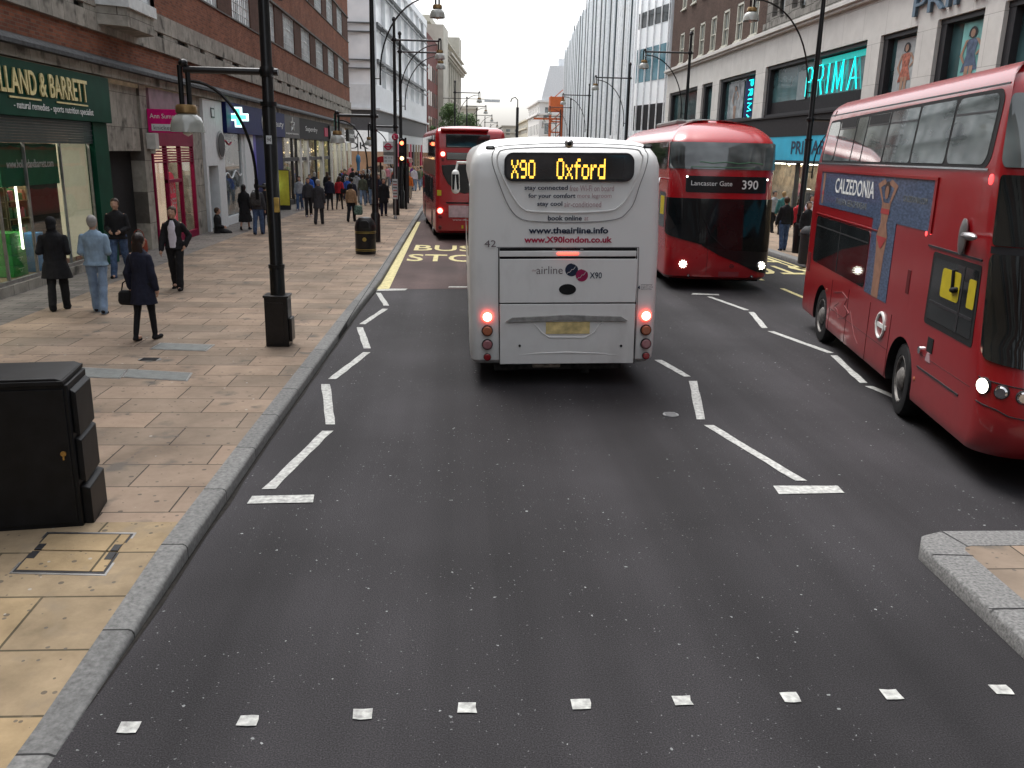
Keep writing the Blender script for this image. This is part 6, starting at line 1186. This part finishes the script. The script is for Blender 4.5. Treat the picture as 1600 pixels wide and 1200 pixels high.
    for x in (.86, -1.02):
        u = ux(x); p = S_.at(u, .64, .024); n_ = S_.at(u, .64, .1)-S_.at(u, .64, 0); h = lampdisc(bus, 'headlight', p, n_, .065, M_HEAD, M_CHROME, .035)
        b = MB()
        for k in range(10): t = V((cos(k*pi/5), 0, sin(k*pi/5)))*.088; b.ell(p+n_.normalized()*.02+t, .012, .012, .012, 8)
        b.build('led_ring', M_HEAD, h)
        p = S_.at(ux(x*.82), .36, .004); lampdisc(bus, 'fog_light', p, n_, .028, M_LENS, M_BLK)
    b = MB(); b.tube([S_.at(ux(.30), .32+.1*k, .002) for k in range(8)], .004, 5); b.build('panel_gap', M_BLK, bus); b = MB(); p = S_.at(ux(-.3), .62, .004); b.tube(arc(p, .045, 0, 2*pi, 16, (1, 0, 0), EZ)[:-1], .006, 5, closed=True); b.tube([p-V((.06, 0, 0)), p+V((.06, 0, 0))], .006, 5); b.build('emblem', M_TRIM, bus)
    b = MB(); S_.patch(b, ux(-.5), ux(-.0), .36, .48, .006); b.build('blank_number_plate', mat('soft_red_plate', (.28, .06, .07), .5), bus)
    # driver's side
    b = MB(); S_.patch(b, uy(Lb-.9), uy(1.), 2.85, 3.50, .006, r=.1); b.build('upper_side_glazing', M_GLASSD, bus)
    b = MB(); S_.patch(b, uy(Lb-.8), uy(Lb-1.75), 1.45, 2.3, .006, r=.05); cw = b.build('cab_window', M_GLASSD, bus); b = MB(); S_.patch(b, uy(Lb-.95), uy(Lb-1.5), 1.75, 2.2, .010, r=.04); b.build('yellow_screen', MATS['yellow_plastic'], cw)
    b = MB(); S_.patch(b, uy(Lb-2.2), uy(1.2), 1.4, 2.25, .006, r=.1); b.build('lower_side_glazing', M_GLASSD, bus)
    b = MB(); p = S_.at(uy(Lb-.7), 2.62); b.tube([p, p+V((.2, .1, .02)), p+V((.25, .3, -.05))], .02, 6); b.ell(p+V((.27, .35, -.1)), .05, .05, .05); b.build('mirror_arm', M_CHROME, bus)
    b = MB(); b.box(-.5, .5, 3.0, 6.6, 4.0, 4.16); b.box(-.4, .3, 7.0, 8.0, 4.0, 4.13); b.build('roof_unit', M_COVER, bus, bevel=.05)
    b = MB(); b.box(-1.1, 1.1, .3, Lb-.5, .2, .4); b.build('underframe', M_BLK, bus)
    return bus
routemaster()
def red_rear():
    """red double-decker at the bus stop, seen from behind"""
    hw = 1.26; Yr = 31.8; bus = empty('red_double_decker', (-.80+hw+.02, Yr, 0), radians(5), 'red double-decker at the bus stop, half hidden behind the white coach', 'bus')
    FP = [(0, .05, 0, .10), (.28, .04, 0, .05), (.36, .0, 0, 0), (1.4, 0, 0, 0), (2.6, 0, -.1, .03), (3.7, .0, -.3, .08), (3.85, .04, -.4, .12), (3.95, .12, -.5, .2), (4.0, .24, -.6, .32), (4.02, .4, -.8, .5)]
    S_ = Shell(10.2, hw, .35, .16, .25, interp(FP), [.28, .31, .36, .5, .8, 1.2, 1.6, 2, 2.4, 2.8, 3.2, 3.6, 3.75, 3.85, 3.9, 3.95, 3.98, 4.0, 4.02], .04, .05)
    cut_arches(S_.shell(), [M_REDL, M_BLK], (2.3, 7.6), hw, 'body', bus, .53); deck_wheels(bus, hw, (2.3, 7.6))
    ox = -.80+hw+.02
    def W(px, py): q_ = ony(px, py, Yr); return q_.x-ox, q_.z
    uy = S_.uy; UT = S_.UT; rx = lambda x: -(UT-abs(x)) if x < 0 else UT-x
    pf = lambda a, z, d: V((a, d, z))
    def rect(p0, p1, d, m, nm, bev=.02, par=bus): a, c = W(*p0), W(*p1); b = MB(); y = S_.prof((a[1]+c[1])/2)[2]; b.box(a[0], c[0], y-d, y+.1, c[1], a[1]); return b.build(nm, m, par, bevel=bev)
    uw = rect((697, 209), (766, 232), .03, M_GLASSD, 'upper_rear_window', .03); rect((721, 211), (737, 217), .035, mat('green_exit_sign', (.02, .25, .13), .5), 'exit_label', .002, uw)
    rect((697.5, 238), (766, 251), .03, M_GLASSD, 'destination_panel', .02)
    b = MB(); P = [W(*p) for p in ((690, 258), (766, 255), (766, 304), (740, 306), (715, 300), (700, 287), (692, 272))]; b.prism(P, pf, -.012, .2); b.build('engine_panel', M_BPAINT, bus, bevel=.02)
    b = MB(); P = [W(*p) for p in ((686, 201), (690, 203), (762, 200), (766, 203), (762, 206), (690, 208))]
    b = MB(); y = .06; a, c = W(689, 201), W(764, 204); b.box(a[0], c[0], .0, .4, a[1]-.06, a[1]+.03); b.build('rear_cowl', M_REDL, bus, bevel=.04)
    for py, r_, m in ((240.5, .07, M_STOPC), (249, .035, M_REDLN)): p = W(692, py); lampdisc(bus, 'upper_rear_light', (p[0], .05, p[1]), (0, -1, 0), r_, m, M_STOPL if m is M_STOPC else M_TRIM, .02)
    for py, r_, m in ((329, .08, M_STOPC), (338, .035, M_REDLN), (355, .03, M_REDLN)): p = W(687.5, py); lampdisc(bus, 'rear_light', (p[0], -.0, p[1]), (0, -1, 0), r_, m, M_STOPL if m is M_STOPC else M_TRIM, .03)
    rect((697, 315.5), (766, 319), .015, M_BLK, 'grille_slot', .003); rect((701, 321), (732, 340), .02, mat('pale_plate', (.55, .42, .44), .5, var=.2), 'number_plate', .01)
    rect((683, 297), (689.5, 305.5), .01, MATS['yellow_plastic'], 'yellow_sticker', .003); rect((721, 352), (724, 357), .01, MATS['yellow_plastic'], 'small_sticker', .003)
    a = W(707, 345); text('www.tfl.gov.uk/buses', 'lettering', M_WT, (a[0], -.008, a[1]), (1, 0, 0), EZ, 1.3, .07, bus)
    for k in range(8):
        b = MB(); S_.patch(b, -uy(1.4+k*1.1), -uy(.4+k*1.1), 2.95, 3.72, .006, r=.05); b.build('upper_window', M_GLASSD, bus)
        if k > 0: b = MB(); S_.patch(b, -uy(1.4+k*1.1), -uy(.4+k*1.1), 1.3, 2.2, .006, r=.05); b.build('lower_window', M_GLASSD, bus)
    b = MB(); S_.patch(b, -uy(8.8), -uy(.3), 2.3, 2.85, .005); b.build('side_advert', mat('dark_side_advert', (.09, .045, .03), .4, var=.6, scale=1.5), bus)
    b = MB(); b.box(-1.1, 1.1, .3, 9.8, .2, .4); b.build('underframe', M_BLK, bus)
red_rear()
# ============================================================ PEOPLE
def solidify(b, vox, smooth=4, fold=0., seed=0):
    o = bpy.data.objects.new('tmp', b.mesh('tmp')); COL.objects.link(o); md = o.modifiers.new('r', 'REMESH'); md.mode = 'VOXEL'; md.voxel_size = vox; md.use_smooth_shade = True
    sm = o.modifiers.new('s', 'SMOOTH'); sm.factor = .5; sm.iterations = smooth; bpy.context.view_layer.update()
    me = bpy.data.meshes.new_from_object(o.evaluated_get(bpy.context.evaluated_depsgraph_get())); bpy.data.objects.remove(o)
    if fold:
        me.calc_loop_triangles() if False else None; ns = [v.normal.copy() for v in me.vertices]
        for v, n in zip(me.vertices, ns):
            p = v.co; q = V((p.x*9+seed, p.y*9, p.z*5)); k = noise.noise(q)+.5*noise.noise(q*2.3); v.co = p+n*(fold*k)
    me.polygons.foreach_set('use_smooth', [True]*len(me.polygons)); me.update(); return me
CACHE = {}
def figure(stride=.3, arms=('down', 'down'), top='jacket', bottom='trousers', hair='short', fine=False, slim=1., sit=False, lead=1, seed=0):
    key = (stride, arms, top, bottom, hair, fine, slim, sit, lead)
    if key in CACHE: return CACHE[key]
    vox = .010 if fine else .021; A = radians(24)*stride/.5; R = {}
    hip = {s: V((s*.092, 0, .93)) for s in (1, -1)}; kn = {}; an = {}; toe = {}
    for s in (1, -1):
        f = (s == lead); a = A if f else -A*.85; bd = A*.15 if f else A*1.25
        if sit: a = radians(75); bd = radians(110)
        kn[s] = hip[s]+V((s*.01, sin(a), -cos(a)))*.44; c = a-bd; an[s] = kn[s]+V((0, sin(c), -cos(c)))*.43; tl_ = -c if not f else 0; toe[s] = an[s]+V((s*.02, .17*cos(min(1.0, max(0, -c))), -.05-.17*sin(max(0, -c))*.85))
    dz = min(an[s].z-.085 for s in (1, -1)) if not sit else .93-.12
    sh_ = lambda p: V((p.x, p.y, p.z-dz))
    for D in (hip, kn, an, toe):
        for s in D: D[s] = sh_(D[s])
    T = V((0, 0, -dz)); lean = .02
    sho = {s: V((s*.165*slim, .0, 1.378))+T for s in (1, -1)}; el = {}; wr_ = {}
    for s, m in zip((1, -1), arms):
        sw = -s*lead*A*.8
        if m == 'down': el[s] = sho[s]+V((s*.06, sin(sw)*.28, -.28)); wr_[s] = el[s]+V((s*.01, sin(sw+.25)*.25+.02, -.24))
        elif m == 'bent': el[s] = sho[s]+V((s*.055, -.05, -.275)); wr_[s] = el[s]+V((-s*.07, .22, .03))
        elif m == 'front': el[s] = sho[s]+V((s*.045, -.02, -.28)); wr_[s] = el[s]+V((-s*.10, .21, -.06))
        elif m == 'back': el[s] = sho[s]+V((s*.12, -.12, -.24)); wr_[s] = el[s]+V((-s*.06, .12, -.19))
        elif m == 'hold': el[s] = sho[s]+V((s*.08, -.03, -.28)); wr_[s] = el[s]+V((s*.02, .08, -.23))
    def torso(b, g, z0, hem=0., flare=0.):
        rs = [(.93, .155, .115), (1.0, .158, .115), (1.12, .140, .105), (1.25, .158, .115), (1.34, .168, .112), (1.40, .150, .098), (1.445, .105, .078), (1.475, .062, .060)]
        rr_ = [(z, rx*slim+g, ry+g) for z, rx, ry in rs if z >= z0]
        if z0 < .93: rr_ = [(z0, (.165+flare)*slim+g, .125+flare*.8+g), ((z0+.93)/2, (.162+flare*.5)*slim+g, .12+flare*.5+g)]+rr_
        b.rings([[V((rx*cos(2*pi*k/20), ry*sin(2*pi*k/20)*(1.0), z))+T for k in range(20)] for z, rx, ry in rr_])
    b = MB(); torso(b, -.012, .93)
    hd = V((0, .02, 1.628))+T; b.caps(V((0, -.01, 1.42))+T, V((0, .005, 1.56))+T, .056, .052)
    b.ell(hd, .082, .102, .124, 18); b.ell(hd+V((0, .035, -.06)), .055, .062, .060, 14); b.caps(hd+V((0, .088, .01)), hd+V((0, .112, -.022)), .010, .015, 8)
    for s in (1, -1): b.ell(hd+V((s*.078, -.005, -.01)), .012, .020, .032, 8); b.ell(hd+V((s*.03, .085, -.035)), .025, .018, .02, 8)
    b.ell(hd+V((0, .092, -.062)), .024, .014, .010, 8); b.ell(hd+V((0, .086, -.095)), .022, .02, .018, 8)
    for s in (1, -1):
        b.caps(sho[s], el[s], .048, .038); b.caps(el[s], wr_[s], .038, .026); b.caps(hip[s], kn[s], .078, .052); b.caps(kn[s], an[s], .052, .036); b.ell(an[s]+V((0, .05, -.04)), .04, .1, .035)
        d = (wr_[s]-el[s]).normalized(); up = V((0, 1, 0)) if abs(d.y) < .8 else V((0, 0, 1)); sd_ = d.cross(up).normalized(); up = sd_.cross(d)
        b.caps(wr_[s]+d*.02, wr_[s]+d*.075, .028, .034, 10, flat=1.)
        if fine:
            for k, (ln, o_) in enumerate(((.066, -.027), (.078, -.009), (.072, .009), (.056, .026))):
                q = wr_[s]+d*.09+up*o_; m1 = q+d*ln*.5-sd_*s*.004; b.caps(q, m1, .0088, .0082, 7); b.caps(m1, m1+d*ln*.42-sd_*s*.020, .0082, .007, 7)
            q = wr_[s]+d*.035+up*.03; b.caps(q, q+d*.035+up*.022, .011, .0095, 7); b.caps(q+d*.035+up*.022, q+d*.062+up*.024, .0095, .008, 7)
        else: b.ell(wr_[s]+d*.115, .022, .030, .045, 8)
    R['body'] = solidify(b, vox*.8 if fine else vox, 2)
    # eyes
    b = MB()
    for s in (1, -1): b.ell(hd+V((s*.031, .083, .012)), .013, .008, .007, 10)
    R['eyes'] = b.mesh('eyes'); b = MB(); b.caps(hd+V((-.018, .103, -.063)), hd+V((.018, .103, -.063)), .004, n=6); R['lips'] = b.mesh('lips')
    # lower clothes
    b = MB(); wide = 1.0 if bottom == 'trousers' else .72
    if bottom in ('trousers', 'leggings'):
        b.ell(V((0, 0, .95))+T, .165*slim, .125, .12, 18)
        for s in (1, -1): b.caps(hip[s], kn[s], .098*(.9+.1*wide), .074*wide+.008); b.caps(kn[s], an[s]+V((0, 0, -.0 if wide == 1 else .03)), .072*wide+.006, .062*wide if wide < 1 else .070)
        if wide == 1:
            for s in (1, -1): b.caps(an[s]+V((0, -.01, .02)), an[s]+V((0, .015, -.045)), .066, .070, 12)
        R['trousers' if wide == 1 else 'leggings'] = solidify(b, vox, 3, .012 if wide == 1 else .003, seed+3)
    else:
        b.rings([[V((rx*cos(2*pi*k/24)*(1+.06*(k % 3 == 0)), ry*sin(2*pi*k/24)+.02, z))+T for k in range(24)] for z, rx, ry in ((.30, .27, .25), (.5, .24, .22), (.8, .19, .16), (1.02, .15, .12))]); R['skirt'] = solidify(b, vox, 2, .02, seed)
    # upper clothes
    b = MB(); z0 = {'jacket': .86, 'coat': .60, 'shirt': .93, 'hoodie': .86, 'longcoat': .42}[top]; torso(b, .024 if top != 'shirt' else .012, z0, flare={'coat': .06, 'longcoat': .1}.get(top, .015))
    g = .018 if top != 'shirt' else .008
    for s in (1, -1): b.ell(sho[s]+V((-s*.02, 0, -.012)), .060, .060, .052); b.caps(sho[s]+V((0, 0, -.01)), el[s], .050+g*.7, .045+g, 12); b.caps(el[s], wr_[s], .048+g, .036+g, 12)
    b.lathe([(.088, 0), (.074, .05), (.068, .055)], V((0, -.005, 1.445))+T, 16)
    if top == 'hoodie': b.ell(V((0, -.09, 1.47))+T, .10, .06, .07)
    R[{'jacket': 'jacket', 'coat': 'coat', 'shirt': 'shirt', 'hoodie': 'hoodie', 'longcoat': 'coat'}[top]] = solidify(b, vox, 3, .012 if fine else .012, seed+7)
    # shoes
    for s in (1, -1):
        b = MB(); a_, t_ = an[s], toe[s]; d = (t_-a_); b.caps(a_+V((0, -.035, -.045)), t_+V((0, -.03, .0)), .040, .036, 12); b.caps(a_+V((0, 0, .02)), a_+V((0, -.01, -.03)), .040, .044, 12)
        b.box(a_.x-.036, a_.x+.04, a_.y-.075, t_.y+.02, min(a_.z, t_.z+.05)-.085, min(a_.z, t_.z+.05)-.068) if f and False else None
        R['shoe%+d' % s] = solidify(b, vox*.9, 2)
    # hair
    b = MB(); c = hd+V((0, -.018, .022))
    if hair in ('short', 'long', 'bob', 'bun', 'cropped'):
        e_ = .010 if hair != 'cropped' else .004; b.ell(c, .086+e_, .100+e_, .110+e_*.8, 18); b.ell(hd+V((0, -.05, -.02)), .072+e_, .058+e_, .075, 14)
    if hair == 'long': b.ell(hd+V((0, -.075, -.13)), .098, .045, .16); b.ell(hd+V((0, -.095, -.27)), .100, .032, .14)
    if hair == 'bob': b.ell(hd+V((0, -.055, -.075)), .092, .06, .085)
    if hair == 'bun': b.ell(hd+V((0, -.11, .07)), .045, .045, .045)
    if hair in ('cap', 'scarf', 'hat'): b.ell(c, .096, .112, .120, 18); b.ell(hd+V((0, -.05, -.06)), .088, .078, .095); 
    if hair == 'scarf': b.ell(hd+V((0, -.02, -.15)), .10, .09, .06)
    me = solidify(b, vox*.8 if fine else .016, 2, .006, seed); bm = bmesh.new(); bm.from_mesh(me)
    # keep the face free
    kill = [v for v in bm.verts if v.co.y-hd.y > .045 and v.co.z-hd.z < .058 or (v.co.y-hd.y > .015 and v.co.z-hd.z < -.03)]
    if hair != 'none': bmesh.ops.delete(bm, geom=kill, context='VERTS')
    bm.to_mesh(me); bm.free(); R['hair' if hair not in ('cap', 'scarf', 'hat') else {'cap': 'hat', 'hat': 'hat', 'scarf': 'headscarf'}[hair]] = me
    R['_j'] = dict(wr=wr_, sho=sho, hd=hd, T=T, hip=hip, el=el); CACHE[key] = R; return R
CM = {}
def cloth(name, col, rough=.85, var=.22, scale=14):
    if name not in CM: CM[name] = mat(name, col, rough, var=var, scale=scale, bump=.15, bscale=90)
    return CM[name]
BLACK = cloth('black_cloth', (.013, .013, .015)); NAVYC = cloth('navy_cloth', (.016, .018, .034)); CHARC = cloth('charcoal_cloth', (.04, .04, .045)); JEAN = cloth('blue_denim', (.055, .09, .17), var=.4); LJEAN = cloth('pale_denim', (.20, .28, .40), var=.3, scale=5)
LJACK = cloth('light_blue_denim', (.25, .35, .46), var=.22, scale=7); LGREY = cloth('light_grey_cloth', (.30, .31, .33)); TAN = cloth('tan_cloth', (.30, .19, .11)); REDC = cloth('red_cloth', (.38, .02, .03)); WHITEC = cloth('white_shirt', (.58, .55, .62), var=.08)
OLIVE = cloth('olive_cloth', (.09, .10, .07)); CREAMC = cloth('cream_cloth', (.45, .42, .36)); BROWNC = cloth('brown_cloth', (.10, .06, .04)); TEALC = cloth('teal_cloth', (.04, .15, .15)); BLUEC = cloth('bright_blue_cloth', (.03, .10, .42)); PINKC = cloth('pink_cloth', (.5, .2, .25)); GREENC = cloth('green_cloth', (.05, .2, .1)); ORANGEC = cloth('orange_cloth', (.55, .14, .03)); PURPC = cloth('purple_cloth', (.12, .04, .2)); MID = cloth('mid_grey_cloth', (.13, .13, .14)); KHAKI = cloth('khaki_cloth', (.25, .21, .13))
PATT = cloth('patterned_dark_cloth', (.05, .05, .05), var=.9, scale=40)
H_BLK = cloth('black_hair', (.012, .010, .010), .5); H_BRN = cloth('brown_hair', (.05, .028, .017), .5); H_GRY = cloth('grey_hair', (.28, .27, .26), .6); H_BLD = cloth('fair_hair', (.28, .19, .09), .5)
SK2 = mat('brown_skin', (.20, .11, .075), .55, var=.08, scale=20); EYE = mat('eye_dark', (.03, .02, .02), .2); LIP = mat('lip', (.30, .10, .09), .5)
def person(label, pos, face, topm=BLACK, botm=BLACK, hairm=H_BLK, shoes=BLACK, skin=M_SKIN, h=1.75, group=None, fine=False, **kw):
    """pos = ground point, face = heading in degrees clockwise from straight away from the camera"""
    R = figure(fine=fine, **kw); k = h/1.755; p = V(pos); root = empty('person', (p.x, p.y, p.z), -radians(face), label, 'person', group)
    for nm, me in R.items():
        if nm == '_j': continue
        if nm in ('eyes', 'lips') and not fine: continue
        n2 = 'shoe' if nm.startswith('shoe') else nm; m = {'body': skin, 'eyes': EYE, 'lips': LIP, 'trousers': botm, 'leggings': botm, 'skirt': botm, 'shoe': shoes, 'hair': hairm, 'hat': hairm, 'headscarf': hairm}.get(n2, topm)
        if len(me.materials) == 0: me.materials.append(m)
        o = bpy.data.objects.new(n2, me); COL.objects.link(o); o.parent = root; o.scale = (k, k, k)
        o.material_slots[0].link = 'OBJECT'; o.material_slots[0].material = m
    return root, R['_j'], k
def wpt(root, p, k): return root.matrix_basis @ (V(p)*k)
def bag(label, c, sx, sy, sz, m, rz=0., strap=None, nm='handbag', cat='bag'):
    t = empty(nm, c, rz, label, cat); b = MB(); b.rings([[V((sx*a*x, sy*a*y, z)) for x, y in ((-.5, -.5), (.5, -.5), (.5, .5), (-.5, .5))] for z, a in ((-sz/2, .92), (-sz*.2, 1.05), (sz*.3, .98), (sz/2, .8))])
    o = b.build('body', m, t, bevel=min(sx, sy)*.28); b = MB(); hh = strap or .18; b.tube([(-sx*.36, 0, sz*.42), (-sx*.25, 0, sz/2+hh*.7), (0, 0, sz/2+hh), (sx*.25, 0, sz/2+hh*.7), (sx*.36, 0, sz*.42)], .011, 6); b.build('handle', m, t); return t
def F(px, py): return gp(px, py, .124)
# --- near figures
person('person in a black coat and black head covering, walking by the green shop window', F(95, 484), -12, BLACK, BLACK, BLACK, h=1.70, fine=True, stride=.16, arms=('bent', 'bent'), top='coat', bottom='trousers', hair='scarf', slim=1.16)
person('person in a pale blue denim jacket and jeans with grey hair, seen from behind', F(158, 488), -8, LJACK, LJEAN, H_GRY, h=1.76, fine=True, stride=.18, arms=('bent', 'front'), top='jacket', bottom='trousers', hair='cropped', slim=1.12, lead=-1)
person('person in a dark jacket and blue jeans coming out of the dark doorway', F(190, 432), 172, BLACK, JEAN, H_BRN, h=1.82, fine=True, stride=.35, arms=('front', 'front'), top='jacket', bottom='trousers', hair='short', slim=1.05)
rt_, J, k = person('person with long dark hair in a navy coat, leggings and pale shoes, walking away', F(230, 531), 14, NAVYC, BLACK, cloth('dark_brown_hair', (.022, .014, .012), .45), shoes=BLACK, h=1.68, fine=True, stride=.14, arms=('down', 'hold'), top='coat', bottom='leggings', hair='long', slim=.92)
bag('black handbag on the arm of the long-haired walker in navy', wpt(rt_, J['wr'][-1]+V((-.07, .02, -.20)), k), .30, .13, .24, BLACK, -.2, .16)
rt_, J, k = person('person in a dark suit with an open white shirt walking towards the camera', F(278, 452), 178, BLACK, BLACK, H_BRN, h=1.76, fine=True, stride=.22, arms=('down', 'back'), top='jacket', bottom='trousers', hair='short', slim=1.0, lead=-1)
b = MB(); T = J['T']; b.rings([[V((x*1.0, y, z))+T for x, y in ((-w_, yy-.03), (-w_*.6, yy+.004), (0, yy+.012), (w_*.6, yy+.004), (w_, yy-.03))] for z, w_, yy in ((.90, .075, .150), (1.05, .085, .142), (1.2, .088, .140), (1.34, .085, .145), (1.43, .055, .118), (1.47, .04, .095))]); o = b.build('shirt', WHITEC, rt_); o.scale = (k, k, k)
bag('rust red carrier bag by the dark doorway behind the long-haired walker', F(218, 436)+V((0, .2, .75)), .34, .16, .36, cloth('rust_red_leather', (.22, .05, .03), .5), .3, .2, 'carrier_bag')
# seated figure
rt_, J, k = person('person in black sitting on the ground against the white shopfront', F(341, 364), 75, BLACK, BLACK, H_BRN, h=1.68, fine=True, stride=.2, arms=('front', 'front'), top='coat', bottom='trousers', hair='short', sit=True)
# mid distance
MIDG = 'people walking on the left pavement'
def mid(label, px, py, face, **kw): return person(label, F(px, py), face, group=MIDG, **kw)
mid('person in a long black skirt and coat by the chemist window', 384, 359, 10, top='coat', bottom='skirt', hair='scarf', hairm=H_BLK, h=1.66, stride=.2)
kwf = dict(top='jacket', bottom='trousers', hair='short')
def P2(label, px, py, face, tm, bm_, hm=H_BLK, sh=BLACK, **kw):
    d = dict(kwf); d.update(kw); h = d.pop('h', 1.72); R_ = person(label, F(px, py), face, tm, bm_, hm, sh, h=h, group=MIDG, **d); return R_
rt_, J, k = P2('person in blue jeans with a patterned dark backpack', 405, 366, 5, CHARC, JEAN, h=1.78, stride=.15, hair='short')
bag('patterned dark backpack on the person in blue jeans', wpt(rt_, V((0, -.2, 1.22))+J['T'], k), .34, .2, .48, PATT, 0, .06, 'backpack', 'backpack')
P2('person in dark clothes half hidden behind the near lamp post', 417, 363, 0, BLACK, NAVYC, h=1.74, stride=.15)
P2('person in a pale top and blue jeans left of the group', 469, 328, 175, LGREY, JEAN, H_BRN, WHITEC, hair='long', stride=.3, h=1.66)
P2('person in black trousers with white trainers', 483, 338, 170, CHARC, BLACK, H_BRN, WHITEC, stride=.3, h=1.74, hair='bob')
P2('person in a dark grey suit seen from behind, in the middle of the pavement', 499, 350, 5, CHARC, CHARC, H_GRY, stride=.2, top='coat', h=1.80)
P2('person in a navy jacket and black leggings', 516, 328, 0, NAVYC, BLACK, H_BRN, bottom='leggings', stride=.2, h=1.68)
rt_, J, k = P2('person in a red jacket and black leggings', 531, 327, 5, REDC, BLACK, H_BRN, bottom='leggings', stride=.3, h=1.68, hair='long')
bag('black shoulder bag of the person in the red jacket', wpt(rt_, V((.24, -.05, .98))+J['T'], k), .3, .12, .26, BLACK, .2, .5, 'shoulder_bag')
rt_, J, k = P2('person in a tan jacket and black trousers with dark hair', 549.5, 346, 8, TAN, BLACK, H_BLK, stride=.25, h=1.62, hair='bob')
bag('green patterned shopping bag carried by the person in tan', wpt(rt_, V((.33, .0, .52))+J['T'], k), .36, .16, .40, cloth('green_print_cloth', (.10, .16, .13), var=.7, scale=20), 0, .2, 'shopping_bag')
rt_, J, k = P2('person in a dark suit, white shirt and tie walking towards the camera', 541, 313, 178, BLACK, NAVYC, H_BRN, stride=.2, h=1.80)
b = MB(); b.ell(V((0, .125, 1.22))+J['T'], .07, .035, .24); o = b.build('shirt', WHITEC, rt_); b = MB(); b.box(-.015, .015, .155, .168, 1.05+J['T'].z, 1.42+J['T'].z); b.build('tie', NAVYC, rt_)
P2('person in a pale grey hooded top and light trousers, seen from behind', 558, 317, 0, LGREY, LGREY, H_BLK, stride=.2, h=1.76, top='hoodie')
P2('person in an olive top and pale jeans by the lamp post', 567.5, 321, 0, OLIVE, LJEAN, H_BRN, WHITEC, stride=.3, h=1.72)
P2('person in a dark coat and jeans beside the bus stop pole', 600, 337, 175, BLACK, NAVYC, H_BLK, stride=.1, h=1.72, top='coat')
P2('person in white trousers at the kerb past the bus stop', 639, 311, 175, ORANGEC, CREAMC, H_BRN, stride=.35, h=1.72)
# --- distant crowd: every figure its own colours
tops = [('black', BLACK), ('navy', NAVYC), ('charcoal', CHARC), ('red', REDC), ('bright blue', BLUEC), ('cream', CREAMC), ('teal', TEALC), ('purple', PURPC), ('orange', ORANGEC), ('brown', BROWNC), ('pink', PINKC), ('olive', OLIVE), ('pale grey', LGREY), ('white', WHITEC), ('green', GREENC), ('khaki', KHAKI)]
bots = [('black trousers', BLACK), ('blue jeans', JEAN), ('grey trousers', MID), ('pale jeans', LJEAN), ('brown trousers', BROWNC)]
rng = random.Random(21); spots = []
while len(spots) < 46:
    y = rng.uniform(44, 80); x = rng.uniform(-8.6, -3.1) if y < 76 else rng.uniform(-8, -2.6)
    if abs(x+3.4) < 1.3 and 47.5 < y < 53: continue
    if y < 50 and x < -6.5: continue
    if all(hypot(x-a, y-c) > .9 for a, c in spots): spots.append((x, y))
spots.sort(key=lambda q: q[1]); combos = [(i, j) for i in range(len(tops)) for j in range(len(bots))]; rng.shuffle(combos); combos.sort(key=lambda c: (c[0] > 4)*rng.random())
vars_ = [dict(stride=.3, hair='short'), dict(stride=.2, hair='long', top='coat'), dict(stride=.3, hair='bob', lead=-1), dict(stride=.1, hair='short', top='hoodie')]
for i, (x, y) in enumerate(spots):
    a, c = combos[i % len(combos)]; d = dict(kwf); d.update(vars_[i % 4]); away = rng.random() < .55; hn, hm = (('dark', H_BLK), ('brown', H_BRN), ('grey', H_GRY), ('fair', H_BLD))[i % 4]
    person('%s haired person in %s top and %s, in the distant crowd %s' % (hn, tops[a][0], bots[c][0], 'walking away' if away else 'coming nearer'), (x, y, .124), rng.uniform(-15, 15)+(0 if away else 180), tops[a][1], bots[c][1], hm, h=rng.uniform(1.6, 1.84), group='distant crowd on the left pavement', **d)
# --- right pavement
def P3(label, px, py, face, tm, bm_, hm=H_BLK, sh=BLACK, **kw):
    d = dict(kwf); d.update(kw); h = d.pop('h', 1.72); return person(label, F(px, py), face, tm, bm_, hm, sh, h=h, group='people on the right pavement', **d)
P3('person in a grey body warmer and jeans beside the red bus showing 390', 1205, 363, 165, LGREY, BLACK, H_BLK, stride=.25, h=1.72)
P3('person in a black jacket and blue jeans by the lamp post on the right', 1222, 391, 0, BLACK, JEAN, H_BRN, stride=.1, h=1.78)
P3('person in a red jacket behind the lamp post on the right', 1243, 385, 170, REDC, BLACK, H_BRN, stride=.1, h=1.7, hair='long')
P3('person in a white top with long dark hair near the yellow clothes rail', 1262, 372, 175, WHITEC, BLACK, H_BLK, stride=.1, h=1.66, hair='long')
P3('person in a dark coat at the right hand litter bin', 1256, 398, 175, BLACK, BLACK, H_BRN, stride=.1, h=1.7, top='coat')
P3('person in a teal top at the store doorway on the right', 1219, 366, 10, TEALC, BLACK, H_BLD, stride=.2, h=1.74)
# shop dummy in the window
p = onx(1246, 300, XR+.8); dm = empty('mannequin', (XR+.8, p.y, .5), 0, 'pale mannequin in a summer outfit in the store window', 'mannequin'); R_ = figure(stride=.1, arms=('down', 'down'), top='jacket', bottom='trousers', hair='short')
for nm, m in (('body', mat('mannequin_plastic', (.62, .58, .5), .4)), ('jacket', PINKC), ('trousers', CREAMC)):
    o = bpy.data.objects.new({'jacket': 'top'}.get(nm, nm), R_[nm]); COL.objects.link(o); o.parent = dm; o.rotation_euler = (0, 0, pi/2); o.material_slots[0].link = 'OBJECT'; o.material_slots[0].material = m
b = MB(); b.box(-.5, .5, -.5, .5, -.38, 0); b.build('plinth', M_WPANEL, dm)
